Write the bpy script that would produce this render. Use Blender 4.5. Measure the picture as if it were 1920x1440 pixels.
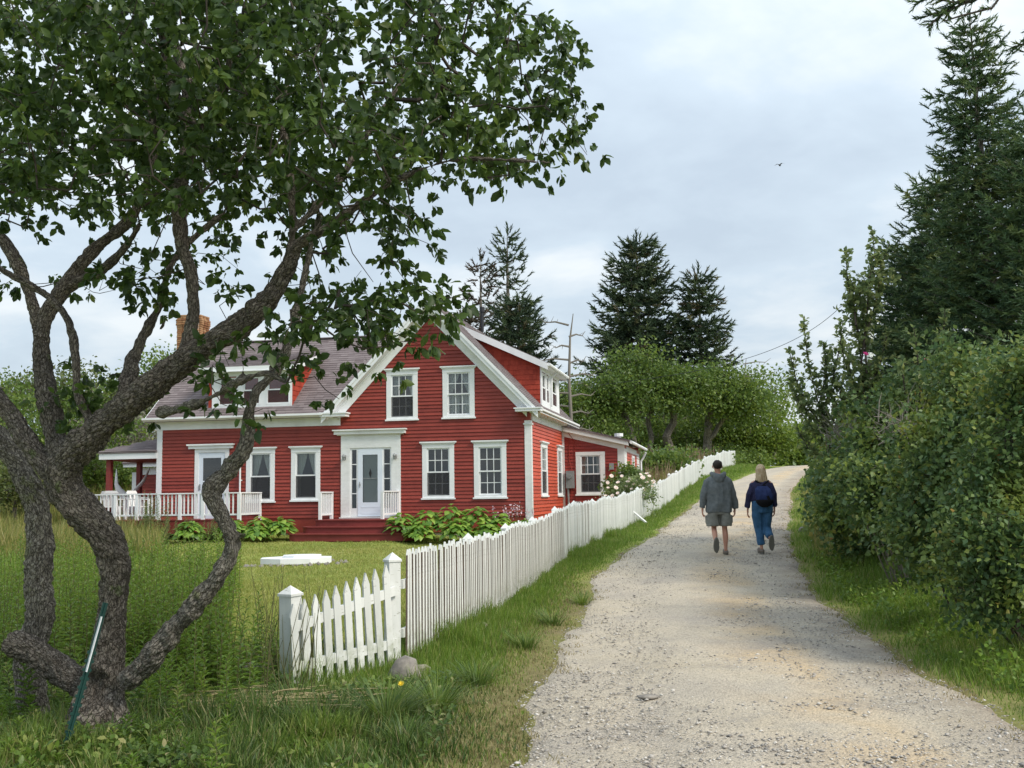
import bpy, bmesh, math, random
import numpy as np
from mathutils import Vector, Matrix
R_ = random.Random(7)
NR = np.random.default_rng(11)
rad = math.radians
for o in list(bpy.data.objects): bpy.data.objects.remove(o)
SC = bpy.context.scene
COL = SC.collection

# ------------------------------------------------------------------ camera, sky, sun, exposure
CZ = 1.65                       # eye height above the near ground
F_PX = 2000.0                   # focal length in pixels of the 1920 px wide photograph
YAW, PIT, ROL = 0.19989724, 0.10389271, 0.0139743
def rot3(p, r):
    cp, sp, cr, sr = math.cos(p), math.sin(p), math.cos(r), math.sin(r)
    return np.array([[1,0,0],[0,cp,-sp],[0,sp,cp]]) @ np.array([[cr,0,sr],[0,1,0],[-sr,0,cr]])
R0 = rot3(PIT, ROL)
cam_d = bpy.data.cameras.new('camera'); cam = bpy.data.objects.new('camera', cam_d); COL.objects.link(cam)
cam_d.sensor_width = 36; cam_d.lens = 36*F_PX/1920; cam_d.clip_end = 3000; cam_d.clip_start = 0.05
mw = Matrix.Identity(4)
for i in range(3):
    mw[i][0] = R0[i,0]; mw[i][1] = R0[i,2]; mw[i][2] = -R0[i,1]
mw.translation = (0, 0, CZ)
cam.matrix_world = mw
SC.camera = cam
SC.view_settings.view_transform = 'Standard'; SC.view_settings.look = 'None'
SC.view_settings.exposure = 1.17; SC.view_settings.gamma = 1; SC.view_settings.use_curve_mapping = False
SUN_AZ, SUN_EL = rad(124), rad(44)       # azimuth clockwise from the view direction
wd = bpy.data.worlds.new('World'); SC.world = wd; wd.use_nodes = True
nt = wd.node_tree; nt.nodes.clear()
N = nt.nodes.new; L = nt.links.new
out = N('ShaderNodeOutputWorld'); bg = N('ShaderNodeBackground'); bg.inputs[1].default_value = 0.091
sky = N('ShaderNodeTexSky'); sky.sky_type = 'NISHITA'; sky.sun_disc = False
sky.sun_elevation = SUN_EL; sky.sun_rotation = SUN_AZ; sky.air_density = 1.0; sky.dust_density = 2.0
tc = N('ShaderNodeTexCoord'); sep = N('ShaderNodeSeparateXYZ'); L(tc.outputs['Generated'], sep.inputs[0])
def wmath(op, a, b=None, clamp=False):
    m = N('ShaderNodeMath'); m.operation = op; m.use_clamp = clamp
    for k, x in enumerate((a, b)):
        if x is None: continue
        if isinstance(x, (int, float)): m.inputs[k].default_value = x
        else: L(x, m.inputs[k])
    return m.outputs[0]
zc = wmath('ADD', wmath('MAXIMUM', sep.outputs[2], 0.0), 0.22)
cx_, cy_ = wmath('DIVIDE', sep.outputs[0], zc), wmath('DIVIDE', sep.outputs[1], zc)
cmb = N('ShaderNodeCombineXYZ'); L(cx_, cmb.inputs[0]); L(cy_, cmb.inputs[1])
def wnoise(scale, detail, rough, seedz, dist=0.0):
    mp = N('ShaderNodeMapping'); mp.inputs[1].default_value = (seedz, seedz*1.7, seedz*.3); mp.inputs[3].default_value = (1, 1.0, 1)
    mp.inputs[2].default_value = (0, 0, .5)
    L(cmb.outputs[0], mp.inputs[0])
    n = N('ShaderNodeTexNoise'); n.inputs['Scale'].default_value = scale; n.inputs['Detail'].default_value = detail
    n.inputs['Roughness'].default_value = rough; n.inputs['Distortion'].default_value = dist
    L(mp.outputs[0], n.inputs[0]); return n.outputs[0]
n1 = wnoise(1.5, 7, .52, 3.1, .3); n2 = wnoise(4.2, 6, .5, 9.3, .2); n3 = wnoise(.8, 3, .5, 5.5)
mixn = wmath('ADD', wmath('MULTIPLY', n1, .55), wmath('ADD', wmath('MULTIPLY', n2, .25), wmath('MULTIPLY', n3, .2)))
cr = N('ShaderNodeValToRGB'); L(mixn, cr.inputs[0])
e = cr.color_ramp.elements
e[0].position = .40; e[0].color = (2.98, 3.5, 4.05, 1); e[1].position = .60; e[1].color = (4.75, 5.05, 5.22, 1)
m_ = cr.color_ramp.elements.new(.5); m_.color = (3.5, 4.08, 4.6, 1)
mx = N('ShaderNodeMix'); mx.data_type = 'RGBA'; mx.inputs[0].default_value = .93
L(sky.outputs[0], mx.inputs[6]); L(cr.outputs[0], mx.inputs[7])
# layer thins towards the horizon: a little bluer and dimmer there, brighter overhead
g = wmath('ADD', wmath('MULTIPLY', wmath('MAXIMUM', sep.outputs[2], 0.0), .72), .82)
gm = N('ShaderNodeVectorMath'); gm.operation = 'SCALE'; L(mx.outputs[2], gm.inputs[0]); L(g, gm.inputs['Scale'])
L(gm.outputs[0], bg.inputs[0]); L(bg.outputs[0], out.inputs[0])
sd = bpy.data.lights.new('sun', 'SUN'); sun = bpy.data.objects.new('sun', sd); COL.objects.link(sun)
sd.energy = 1.5; sd.angle = rad(18); sd.color = (1.0, .93, .82)
sdir = Vector((math.sin(SUN_AZ)*math.cos(SUN_EL), math.cos(SUN_AZ)*math.cos(SUN_EL), math.sin(SUN_EL)))
sun.rotation_euler = sdir.to_track_quat('Z', 'Y').to_euler()

# ------------------------------------------------------------------ measuring helper: photo pixel + distance -> point
def P(x, y, d):
    r = R0 @ np.array([(x-960)/F_PX, 1, -(y-720)/F_PX]); r = r*d/r[1]
    return Vector((r[0], r[1], r[2]+CZ))

# ------------------------------------------------------------------ mesh helpers
class MB:
    def __init__(s): s.v = []; s.f = []; s.m = []; s.a = []
    def add(s, vs, fs, mi=0, a=0.5):
        b = len(s.v); s.v.extend([tuple(x) for x in vs]); s.a.extend([a]*len(vs))
        s.f.extend([tuple(i+b for i in f) for f in fs]); s.m.extend([mi]*len(fs)); return s
    def box(s, x0, x1, y0, y1, z0, z1, mi=0, a=.5):
        v = [(x0,y0,z0),(x1,y0,z0),(x1,y1,z0),(x0,y1,z0),(x0,y0,z1),(x1,y0,z1),(x1,y1,z1),(x0,y1,z1)]
        return s.add(v, [(3,2,1,0),(4,5,6,7),(0,1,5,4),(1,2,6,5),(2,3,7,6),(3,0,4,7)], mi, a)
    def prism(s, pts, d, mi=0, a=.5):
        """closed polygon pts (3d) pushed by vector d"""
        n = len(pts); pts = [Vector(p) for p in pts]; d = Vector(d)
        v = pts + [p+d for p in pts]
        f = [tuple(range(n))[::-1], tuple(range(n, 2*n))] + [(i, (i+1)%n, (i+1)%n+n, i+n) for i in range(n)]
        return s.add(v, f, mi, a)
    def bar(s, p0, p1, w, h, up=(0,0,1), mi=0, a=.5):
        p0, p1 = Vector(p0), Vector(p1); d = (p1-p0).normalized(); u = Vector(up)
        sx = d.cross(u).normalized()*w/2; sz = sx.cross(d).normalized()*h/2
        v = [p0-sx-sz,p0+sx-sz,p0+sx+sz,p0-sx+sz,p1-sx-sz,p1+sx-sz,p1+sx+sz,p1-sx+sz]
        return s.add(v, [(0,1,2,3),(7,6,5,4),(0,4,5,1),(1,5,6,2),(2,6,7,3),(3,7,4,0)], mi, a)
    def tube(s, path, rads, n=8, cap=True, mi=0, a=.5, jit=0, flat=1.0):
        path = [Vector(p) for p in path]; K = len(path)
        if isinstance(rads, (int, float)): rads = [rads]*K
        vs = []; ref = None
        for i, p in enumerate(path):
            t = (path[min(i+1,K-1)]-path[max(i-1,0)])
            t = t.normalized() if t.length > 1e-9 else Vector((0,0,1))
            if ref is None: ref = Vector((1,0,0)) if abs(t.x) < .8 else Vector((0,1,0))
            x = (ref - t*ref.dot(t)).normalized(); y = t.cross(x); ref = x
            for k in range(n):
                an = 2*math.pi*k/n; r = rads[i]*(1+(R_.uniform(-jit,jit) if jit else 0))
                vs.append(p + x*math.cos(an)*r + y*math.sin(an)*r*flat)
        fs = [(i*n+k, i*n+(k+1)%n, (i+1)*n+(k+1)%n, (i+1)*n+k) for i in range(K-1) for k in range(n)]
        if cap: fs += [tuple(range(n))[::-1], tuple((K-1)*n+k for k in range(n))]
        return s.add(vs, fs, mi, a)
    def loft(s, rings, n=20, ex=2.0, mi=0, cap=True, fold=None, a=.5):
        """rings of (cx,cy,cz,rx,ry); fold(angle, t)->radius factor"""
        vs = []; K = len(rings)
        for i, (cx, cy, cz, rx, ry) in enumerate(rings):
            for k in range(n):
                an = 2*math.pi*k/n; c, q = math.cos(an), math.sin(an)
                fx = abs(c)**(2/ex)*(1 if c >= 0 else -1); fy = abs(q)**(2/ex)*(1 if q >= 0 else -1)
                w = fold(an, i/(K-1)) if fold else 1
                vs.append((cx+rx*fx*w, cy+ry*fy*w, cz))
        fs = [(i*n+k, i*n+(k+1)%n, (i+1)*n+(k+1)%n, (i+1)*n+k) for i in range(K-1) for k in range(n)]
        if cap: fs += [tuple(range(n))[::-1], tuple((K-1)*n+k for k in range(n))]
        return s.add(vs, fs, mi, a)
    def mesh(s, name, mats, smooth=False):
        me = bpy.data.meshes.new(name); me.from_pydata(s.v, [], s.f)
        for m in (mats if isinstance(mats, (list, tuple)) else [mats]): me.materials.append(m)
        if any(s.m): me.polygons.foreach_set('material_index', s.m)
        at = me.attributes.new('rnd', 'FLOAT', 'POINT'); at.data.foreach_set('value', s.a)
        if smooth: me.shade_smooth()
        me.update(); return me
def bevel(o, w=.006, seg=1):
    m = o.modifiers.new('bevel', 'BEVEL'); m.width = w; m.segments = seg; m.limit_method = 'ANGLE'; return o
def obj(name, mb, mats=None, parent=None, smooth=False, loc=None, rot=None, kind=None):
    me = mb.mesh(name, mats, smooth) if isinstance(mb, MB) else mb
    o = bpy.data.objects.new(name, me); COL.objects.link(o)
    if parent: o.parent = parent
    if loc is not None: o.location = loc
    if rot is not None: o.rotation_euler = rot
    if kind: o['kind'] = kind
    return o
def tag(o, label, cat, group=None, kind=None):
    o['label'] = label; o['category'] = cat
    if group: o['group'] = group
    if kind: o['kind'] = kind
    return o
def thing(name, label, cat, loc=(0,0,0), rz=0, group=None):
    o = bpy.data.objects.new(name, None); COL.objects.link(o); o.location = loc; o.rotation_euler = (0,0,rz)
    o.empty_display_size = .2
    return tag(o, label, cat, group)
def big_mesh(name, V, F, mats, rnd=None, smooth=False):
    """V (n,3) float, F (m,3) int: fast triangle mesh"""
    me = bpy.data.meshes.new(name); V = np.asarray(V, np.float32); F = np.asarray(F, np.int32)
    me.vertices.add(len(V)); me.vertices.foreach_set('co', V.ravel())
    me.loops.add(F.size); me.loops.foreach_set('vertex_index', F.ravel())
    me.polygons.add(len(F)); me.polygons.foreach_set('loop_start', np.arange(0, F.size, 3, dtype=np.int32))
    me.update(calc_edges=True)
    for m in (mats if isinstance(mats, (list, tuple)) else [mats]): me.materials.append(m)
    if rnd is not None:
        at = me.attributes.new('rnd', 'FLOAT', 'POINT'); at.data.foreach_set('value', np.asarray(rnd, np.float32))
    if smooth: me.shade_smooth()
    return me
def nrm(a): return a/np.maximum(np.linalg.norm(a, axis=-1, keepdims=True), 1e-9)
def scatter(T, TF, pos, d, n, scale, rnd):
    """template T (k,3): x across, y along, z normal -> instances at pos with along d and normal n"""
    d = nrm(d); x = nrm(np.cross(d, n)); n2 = np.cross(x, d)
    if np.ndim(scale) == 1: scale = np.stack([scale]*3, 1)
    t = T[None]*scale[:,None,:]
    V = pos[:,None]+t[...,0:1]*x[:,None]+t[...,1:2]*d[:,None]+t[...,2:3]*n2[:,None]
    k = len(T); Fc = TF[None]+np.arange(len(pos))[:,None,None]*k
    return V.reshape(-1,3), Fc.reshape(-1,3), np.repeat(rnd, k)
def cat(parts):
    Vs, Fs, As, b = [], [], [], 0
    for V, Fc, A in parts:
        Vs.append(V); Fs.append(Fc+b); As.append(A); b += len(V)
    return np.concatenate(Vs), np.concatenate(Fs), np.concatenate(As)
def rdir(n, up=0.0):
    v = NR.normal(size=(n,3)); v = nrm(v); v[:,2] += up; return nrm(v)
LEAF_T = np.array([(0,0,0),(-.30,.38,.07),(.30,.38,.07),(0,.42,0),(-.22,.75,.03),(.22,.75,.03),(0,1,-.10)]); LEAF_T[:,2] *= 1
LEAF_F = np.array([(0,3,1),(0,2,3),(1,3,4),(3,2,5),(3,6,4),(3,5,6)])
LEAF2_T = np.array([(0,0,0),(-.33,.5,.08),(.33,.5,.08),(0,1,-.06)]); LEAF2_F = np.array([(0,3,1),(0,2,3)])
def lerp_tab(tab, x): return np.interp(x, [t[0] for t in tab], [t[1] for t in tab])
def smooth01(x): x = np.clip(x, 0, 1); return x*x*(3-2*x)
def hash_noise(x, y, s=1.0, seed=0):
    """smooth value noise, vectorised"""
    x = np.asarray(x, float)/s; y = np.asarray(y, float)/s
    xi, yi = np.floor(x), np.floor(y); fx, fy = smooth01(x-xi), smooth01(y-yi)
    def h(a, b): v = np.sin(a*127.1+b*311.7+seed*74.7)*43758.5453; return v-np.floor(v)
    return (h(xi,yi)*(1-fx)+h(xi+1,yi)*fx)*(1-fy)+(h(xi,yi+1)*(1-fx)+h(xi+1,yi+1)*fx)*fy

# ------------------------------------------------------------------ materials
def mat(name, base=None, rough=.6, **k):
    m = bpy.data.materials.new(name); m.use_nodes = True; t = m.node_tree
    b = t.nodes['Principled BSDF']
    if base: b.inputs['Base Color'].default_value = (*base, 1)
    b.inputs['Roughness'].default_value = rough
    b.inputs['Specular IOR Level'].default_value = k.get('spec', .3)
    b.inputs['Metallic'].default_value = k.get('metal', 0)
    return m, t, b
def nd(t, typ, **k):
    n = t.nodes.new(typ)
    for a, v in k.items():
        if a in n.inputs: n.inputs[a].default_value = v
        else: setattr(n, a, v)
    return n
def ramp(t, fac, stops):
    r = t.nodes.new('ShaderNodeValToRGB'); t.links.new(fac, r.inputs[0]); el = r.color_ramp.elements
    while len(el) < len(stops): el.new(.5)
    for i, (p, c) in enumerate(stops): el[i].position = p; el[i].color = (*c, 1)
    return r.outputs[0]
def noise(t, scale, detail=5, rough=.55, vec=None, dist=0):
    n = nd(t, 'ShaderNodeTexNoise'); n.inputs['Scale'].default_value = scale; n.inputs['Detail'].default_value = detail
    n.inputs['Roughness'].default_value = rough; n.inputs['Distortion'].default_value = dist
    if vec is None: vec = nd(t, 'ShaderNodeTexCoord').outputs['Object']
    t.links.new(vec, n.inputs[0]); return n.outputs[0]
def mixc(t, fac, a, b, mode='MIX'):
    m = t.nodes.new('ShaderNodeMix'); m.data_type = 'RGBA'; m.blend_type = mode
    for sock, v in ((0, fac), (6, a), (7, b)):
        if isinstance(v, (int, float)): m.inputs[sock].default_value = v
        elif isinstance(v, tuple): m.inputs[sock].default_value = (*v, 1)
        else: t.links.new(v, m.inputs[sock])
    return m.outputs[2]
def scaled(t, sc, kind='Object'):
    tcn = nd(t, 'ShaderNodeTexCoord'); mp = nd(t, 'ShaderNodeMapping'); mp.inputs[3].default_value = sc
    t.links.new(tcn.outputs[kind], mp.inputs[0]); return mp.outputs[0]
def bump(t, b, h, strength=.5, dist=.01):
    n = nd(t, 'ShaderNodeBump'); n.inputs['Strength'].default_value = strength; n.inputs['Distance'].default_value = dist
    t.links.new(h, n.inputs['Height']); t.links.new(n.outputs[0], b.inputs['Normal'])
def attr(t, name='rnd'):
    a = nd(t, 'ShaderNodeAttribute'); a.attribute_name = name; return a.outputs['Fac']
def painted(name, c1, c2, worn=None, wornc=(.28,.26,.24), rough=.5, sc=(3,3,9), amt=.62):
    m, t, b = mat(name, None, rough)
    v = scaled(t, sc); n = noise(t, 1.3, 8, .6, v)
    col = ramp(t, n, [(.35, c1), (.65, c2)])
    col = mixc(t, .38, col, ramp(t, attr(t), [(0, tuple(x*.72 for x in c1)), (1, tuple(min(1, x*1.22) for x in c2))]))
    col = mixc(t, 1.0, col, ramp(t, noise(t, .9, 6, .6, scaled(t, (1,1,.45))), [(.32, (.86,.85,.84)), (.5, (1,1,1)), (.7, (1.05,1.04,1.03))]), 'MULTIPLY')
    if worn:
        n2 = noise(t, 14, 8, .7, scaled(t, (1,1,3.5))); f = ramp(t, n2, [(amt, (0,0,0)), (amt+.05, (1,1,1))])
        col = mixc(t, f, col, wornc)
    t.links.new(col, b.inputs['Base Color'])
    bump(t, b, noise(t, 60, 3, .6, scaled(t, (1,1,1))), .12, .002)
    return m
M = {}
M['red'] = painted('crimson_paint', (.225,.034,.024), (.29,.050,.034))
M['red_side'] = painted('sunlit_faded_red_paint', (.43,.064,.034), (.52,.086,.043))  # sunlight on the side walls put into the colour, over some fading
M['red_worn'] = painted('peeling_red_paint', (.24,.030,.024), (.33,.05,.035), True, (.36,.27,.20), amt=.66)
M['red_step'] = painted('deck_red_paint', (.175,.030,.028), (.235,.044,.038), rough=.55)
M['red_shingle'] = painted('red_cheek_paint', (.30,.036,.020), (.38,.056,.030), rough=.7)
M['white'] = painted('white_paint', (.72,.74,.76), (.80,.81,.82))
M['white_worn'] = painted('weathered_white_paint', (.66,.67,.66), (.78,.79,.79), True, (.38,.36,.33), amt=.70)
M['white_fence'] = painted('fence_white_paint', (.64,.66,.63), (.76,.77,.75), True, (.36,.36,.31), amt=.60, sc=(14,14,2.2))
mf_ = M['white_fence']; t = mf_.node_tree; b = t.nodes['Principled BSDF']; src = b.inputs['Base Color'].links[0].from_socket
tcf = nd(t, 'ShaderNodeTexCoord'); spf = nd(t, 'ShaderNodeSeparateXYZ'); t.links.new(tcf.outputs['Object'], spf.inputs[0]); mrf = nd(t, 'ShaderNodeMapRange'); t.links.new(spf.outputs[2], mrf.inputs[0]); mrf.inputs[1].default_value = .42; mrf.inputs[2].default_value = 0.0
wn_ = nd(t, 'ShaderNodeNewGeometry'); fn_ = mixc(t, 1.0, ramp(t, noise(t, 9, 6, .7, wn_.outputs['Position']), [(.42,(0,0,0)),(.6,(.85,.85,.85))]), mrf.outputs[0], 'MULTIPLY')
t.links.new(mixc(t, fn_, src, (.30,.33,.21)), b.inputs['Base Color'])
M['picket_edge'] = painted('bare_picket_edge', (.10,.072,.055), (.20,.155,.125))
M['grey_metal'] = mat('grey_metal', (.28,.29,.29), .45, metal=.4)[0]
M['dark_metal'] = mat('dark_metal', (.04,.04,.045), .5, metal=.5)[0]
M['door_paint'] = mat('pale_blue_door', (.66,.72,.80), .35)[0]
M['curtain'], t, b = mat('curtain_cloth', (.74,.73,.70), .9)
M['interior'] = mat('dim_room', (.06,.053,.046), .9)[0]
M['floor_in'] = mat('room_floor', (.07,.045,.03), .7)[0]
# glass: mostly see-through with sky reflection
m, t, b = mat('window_glass'); M['glass'] = m
o_ = t.nodes['Material Output']; gl = nd(t, 'ShaderNodeBsdfGlossy'); gl.inputs['Roughness'].default_value = .03
tr = nd(t, 'ShaderNodeBsdfTransparent'); tr.inputs[0].default_value = (.86,.89,.89,1); ms = nd(t, 'ShaderNodeMixShader')
fr = nd(t, 'ShaderNodeFresnel'); fr.inputs[0].default_value = 1.5
fm = nd(t, 'ShaderNodeMath', operation='MULTIPLY_ADD'); t.links.new(fr.outputs[0], fm.inputs[0]); fm.inputs[1].default_value = 1.0; fm.inputs[2].default_value = .03
t.links.new(fm.outputs[0], ms.inputs[0]); t.links.new(tr.outputs[0], ms.inputs[1]); t.links.new(gl.outputs[0], ms.inputs[2]); t.links.new(ms.outputs[0], o_.inputs[0])
m, t, b = mat('insect_screen'); M['screen'] = m     # half-open mesh over the lower sashes
o_ = t.nodes['Material Output']; tr = nd(t, 'ShaderNodeBsdfTransparent'); ms = nd(t, 'ShaderNodeMixShader'); ms.inputs[0].default_value = .45
b.inputs['Base Color'].default_value = (.045,.045,.05,1); t.links.new(tr.outputs[0], ms.inputs[1]); t.links.new(b.outputs[0], ms.inputs[2]); t.links.new(ms.outputs[0], o_.inputs[0])
# roof shingles
m, t, b = mat('asphalt_shingle', None, .85); M['shingle'] = m
c = ramp(t, attr(t), [(0, (.125,.100,.102)), (.5, (.17,.140,.142)), (1, (.225,.19,.19))])
c = mixc(t, .35, c, ramp(t, noise(t, 1.2, 7, .6), [(.3, (.11,.085,.085)), (.7, (.24,.20,.20))]))
c = mixc(t, ramp(t, noise(t, 22, 3, .5), [(.74, (0,0,0)), (.78, (1,1,1))]), c, (.36,.35,.31))
t.links.new(c, b.inputs['Base Color']); bump(t, b, noise(t, 180, 2), .4, .004)
m, t, b = mat('yellow_brick', None, .9); M['brick'] = m
t.links.new(ramp(t, attr(t), [(0, (.24,.105,.05)), (.5, (.32,.165,.08)), (1, (.38,.22,.115))]), b.inputs['Base Color']); bump(t, b, noise(t, 90, 4), .4, .004)
M['mortar'] = mat('mortar', (.34,.31,.27), .95)[0]
def leafmat(name, stops, trans=.35, rough=.45, patch=None, spec=.35):
    m, t, b = mat(name, None, rough, spec=spec)
    c = ramp(t, attr(t), stops)
    if patch:
        n = noise(t, patch[0], 4, .5); c = mixc(t, ramp(t, n, [(patch[1], (0,0,0)), (patch[1]+.14, (1,1,1))]), c, ramp(t, attr(t), patch[2]))
    t.links.new(c, b.inputs['Base Color'])
    tl = nd(t, 'ShaderNodeBsdfTranslucent'); hs = nd(t, 'ShaderNodeHueSaturation'); hs.inputs['Value'].default_value = 1.5; hs.inputs['Hue'].default_value = .485
    t.links.new(c, hs.inputs['Color']); t.links.new(hs.outputs[0], tl.inputs[0])
    ms = nd(t, 'ShaderNodeMixShader'); ms.inputs[0].default_value = trans
    t.links.new(b.outputs[0], ms.inputs[1]); t.links.new(tl.outputs[0], ms.inputs[2]); t.links.new(ms.outputs[0], t.nodes['Material Output'].inputs[0])
    return m
M['apple_leaf'] = leafmat('apple_leaf', [(0, (.022,.044,.013)), (.5, (.044,.084,.018)), (.85, (.085,.14,.028)), (1, (.16,.19,.045))], .42)
M['rose_leaf'] = leafmat('rose_hedge_leaf', [(0, (.050,.105,.040)), (.5, (.088,.155,.052)), (.85, (.16,.215,.055)), (.96, (.26,.26,.06)), (1, (.32,.15,.045))], .3, patch=(1.3,.50,[(0, (.12,.18,.035)), (.7, (.20,.26,.05)), (1, (.34,.31,.07))]))
M['shoot_leaf'] = leafmat('sapling_leaf', [(0, (.10,.15,.065)), (.6, (.17,.235,.09)), (1, (.29,.33,.13))], .45)
M['spruce'] = leafmat('spruce_needles', [(0, (.040,.080,.040)), (.5, (.078,.135,.055)), (.85, (.12,.18,.065)), (1, (.13,.16,.05))], .18, .6)
M['spruce_far'] = leafmat('far_spruce_needles', [(0, (.028,.050,.028)), (.6, (.050,.082,.038)), (.93, (.085,.115,.045)), (1, (.12,.09,.05))], .15, .7)
M['spruce_brown'] = leafmat('brown_spruce_needles', [(0, (.055,.045,.032)), (.6, (.09,.062,.042)), (1, (.05,.065,.035))], .1, .8)
M['wood_leaf'] = leafmat('woodland_leaf', [(0, (.05,.092,.022)), (.5, (.10,.165,.032)), (1, (.19,.25,.045))], .35)
M['bush_leaf'] = leafmat('bright_bush_leaf', [(0, (.07,.12,.022)), (.5, (.125,.195,.03)), (1, (.21,.27,.05))], .4)  # lighter yellow-green leaf colour for the roadside bushes
M['hill_leaf'] = leafmat('hillside_leaf', [(0, (.06,.085,.03)), (.5, (.10,.13,.035)), (1, (.17,.19,.06))], .35)
M['grey_scrub'] = leafmat('grey_scrub_leaf', [(0, (.12,.12,.09)), (1, (.20,.19,.13))], .3)
M['hosta'] = leafmat('hosta_leaf', [(0, (.09,.19,.03)), (.6, (.16,.29,.04)), (1, (.28,.40,.07))], .3, .4)
M['grass'] = leafmat('verge_blade', [(0, (.075,.14,.022)), (.5, (.13,.225,.03)), (.85, (.19,.28,.045)), (1, (.34,.31,.13))], .38)
M['grass_dark'] = leafmat('foreground_blade', [(0, (.042,.080,.020)), (.5, (.075,.135,.028)), (.85, (.13,.20,.042)), (.95, (.20,.22,.08)), (1, (.38,.33,.17))], .35, patch=(1.1,.48,[(0, (.075,.14,.022)), (.6, (.15,.235,.035)), (1, (.30,.32,.10))]))
M['grass_dry'] = leafmat('dry_blade', [(0, (.12,.12,.045)), (.5, (.24,.20,.09)), (1, (.38,.32,.17))], .3)
M['lawn_blade'] = leafmat('lawn_blade', [(0, (.17,.215,.05)), (.5, (.25,.285,.066)), (1, (.40,.38,.13))], .35)
M['meadow'] = leafmat('meadow_blade', [(0, (.10,.14,.035)), (.5, (.20,.22,.05)), (1, (.36,.30,.12))], .35)
M['seed_head'] = leafmat('brown_seed_head', [(0, (.16,.11,.06)), (1, (.34,.26,.17))], .2, .8)
M['petal'] = leafmat('rose_petal', [(0, (.80,.66,.58)), (1, (.85,.80,.76))], .3)
M['pink'] = leafmat('pink_petal', [(0, (.75,.04,.25)), (1, (.80,.10,.33))], .3)
M['lilac'] = leafmat('pale_lilac_petal', [(0, (.60,.38,.48)), (1, (.75,.58,.64))], .3)
M['yellow'] = leafmat('yellow_petal', [(0, (.75,.55,.02)), (1, (.80,.62,.05))], .2)
def bark(name, c1, c2, c3, follow=True, sc=(9,9,3), strength=.9, dist=.02, lichen=None):
    m, t, b = mat(name, None, .95, spec=.08)
    if follow: at_ = nd(t, 'ShaderNodeAttribute'); at_.attribute_name = 'barkco'; v = at_.outputs['Vector']
    else: v = scaled(t, sc)
    nn = nd(t, 'ShaderNodeTexNoise'); nn.inputs['Scale'].default_value = 1.6; nn.inputs['Detail'].default_value = 5
    t.links.new(v, nn.inputs[0]); va = nd(t, 'ShaderNodeVectorMath', operation='MULTIPLY_ADD'); va.inputs[1].default_value = (1.1,1.1,1.1)
    t.links.new(nn.outputs['Color'], va.inputs[0]); t.links.new(v, va.inputs[2])
    vo = nd(t, 'ShaderNodeTexVoronoi'); vo.feature = 'DISTANCE_TO_EDGE'; vo.inputs['Scale'].default_value = 1.5; t.links.new(va.outputs[0], vo.inputs['Vector'])
    vc = nd(t, 'ShaderNodeTexVoronoi'); vc.inputs['Scale'].default_value = 1.5; t.links.new(va.outputs[0], vc.inputs['Vector'])
    co = nd(t, 'ShaderNodeTexCoord').outputs['Object']
    n = noise(t, 5.0, 9, .75, v); n2 = noise(t, 3.0, 5, .6, co)
    crack = ramp(t, vo.outputs['Distance'], [(.0, (.22,.21,.20)), (.06, (.65,.65,.65)), (.16, (1,1,1))])
    c = ramp(t, n, [(.32, c1), (.5, c2), (.66, c3)])
    c = mixc(t, .6, c, ramp(t, vc.outputs['Color'], [(.1, (.6,.6,.6)), (.5, (1.05,1.05,1.05)), (1, (1.6,1.6,1.58))]), 'MULTIPLY')
    c = mixc(t, .9, c, crack, 'MULTIPLY')
    c = mixc(t, .6, c, ramp(t, n2, [(.3, (.75,.73,.7)), (.7, (1.3,1.3,1.27))]), 'MULTIPLY')
    if lichen:
        f = ramp(t, noise(t, 5.5, 6, .65, co), [(lichen[0], (0,0,0)), (lichen[0]+.06, (1,1,1))]); c = mixc(t, f, c, mixc(t, .8, lichen[1], crack, 'MULTIPLY'))
    t.links.new(c, b.inputs['Base Color'])
    ad = nd(t, 'ShaderNodeMath', operation='MULTIPLY_ADD'); t.links.new(crack, ad.inputs[0]); ad.inputs[1].default_value = 1.0; t.links.new(n, ad.inputs[2])
    bump(t, b, ad.outputs[0], strength, dist); return m
M['bark'] = bark('apple_bark', (.145,.12,.10), (.27,.235,.20), (.44,.405,.35), True, None, 1.0, .03, (.62, (.24,.27,.14)))
M['bark_pale'] = bark('pale_apple_bark', (.20,.175,.15), (.37,.335,.29), (.56,.52,.45), True, None, 1.0, .028, (.60, (.34,.34,.20)))
M['bark_far'] = bark('far_bark', (.11,.10,.09), (.20,.18,.155), (.32,.29,.25), False, (9,9,3), .5, .02)
M['deadwood'] = mat('grey_deadwood', (.20,.18,.155), .95)[0]
M['twig'] = mat('twig_bark', (.055,.045,.036), .9)[0]
M['stem'] = mat('weed_stem', (.10,.10,.04), .8)[0]
M['straw'] = mat('straw', (.42,.34,.19), .8)[0]
M['rock'], t, b = mat('grey_rock', None, .9)
t.links.new(ramp(t, noise(t, 7, 8, .65), [(.3, (.13,.12,.11)), (.7, (.34,.31,.27))]), b.inputs['Base Color']); bump(t, b, noise(t, 25, 6), .6, .01)
M['block'], t, b = mat('concrete_block', None, .95)
t.links.new(ramp(t, noise(t, 9, 8, .65), [(.3, (.24,.22,.17)), (.7, (.36,.32,.25))]), b.inputs['Base Color']); bump(t, b, noise(t, 60, 5), .5, .006)
m, t, b = mat('gravel_stone', None, .9); M['stone'] = m
t.links.new(ramp(t, attr(t), [(0, (.20,.19,.18)), (.3, (.31,.285,.255)), (.75, (.44,.405,.36)), (1, (.60,.57,.52))]), b.inputs['Base Color'])
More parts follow.
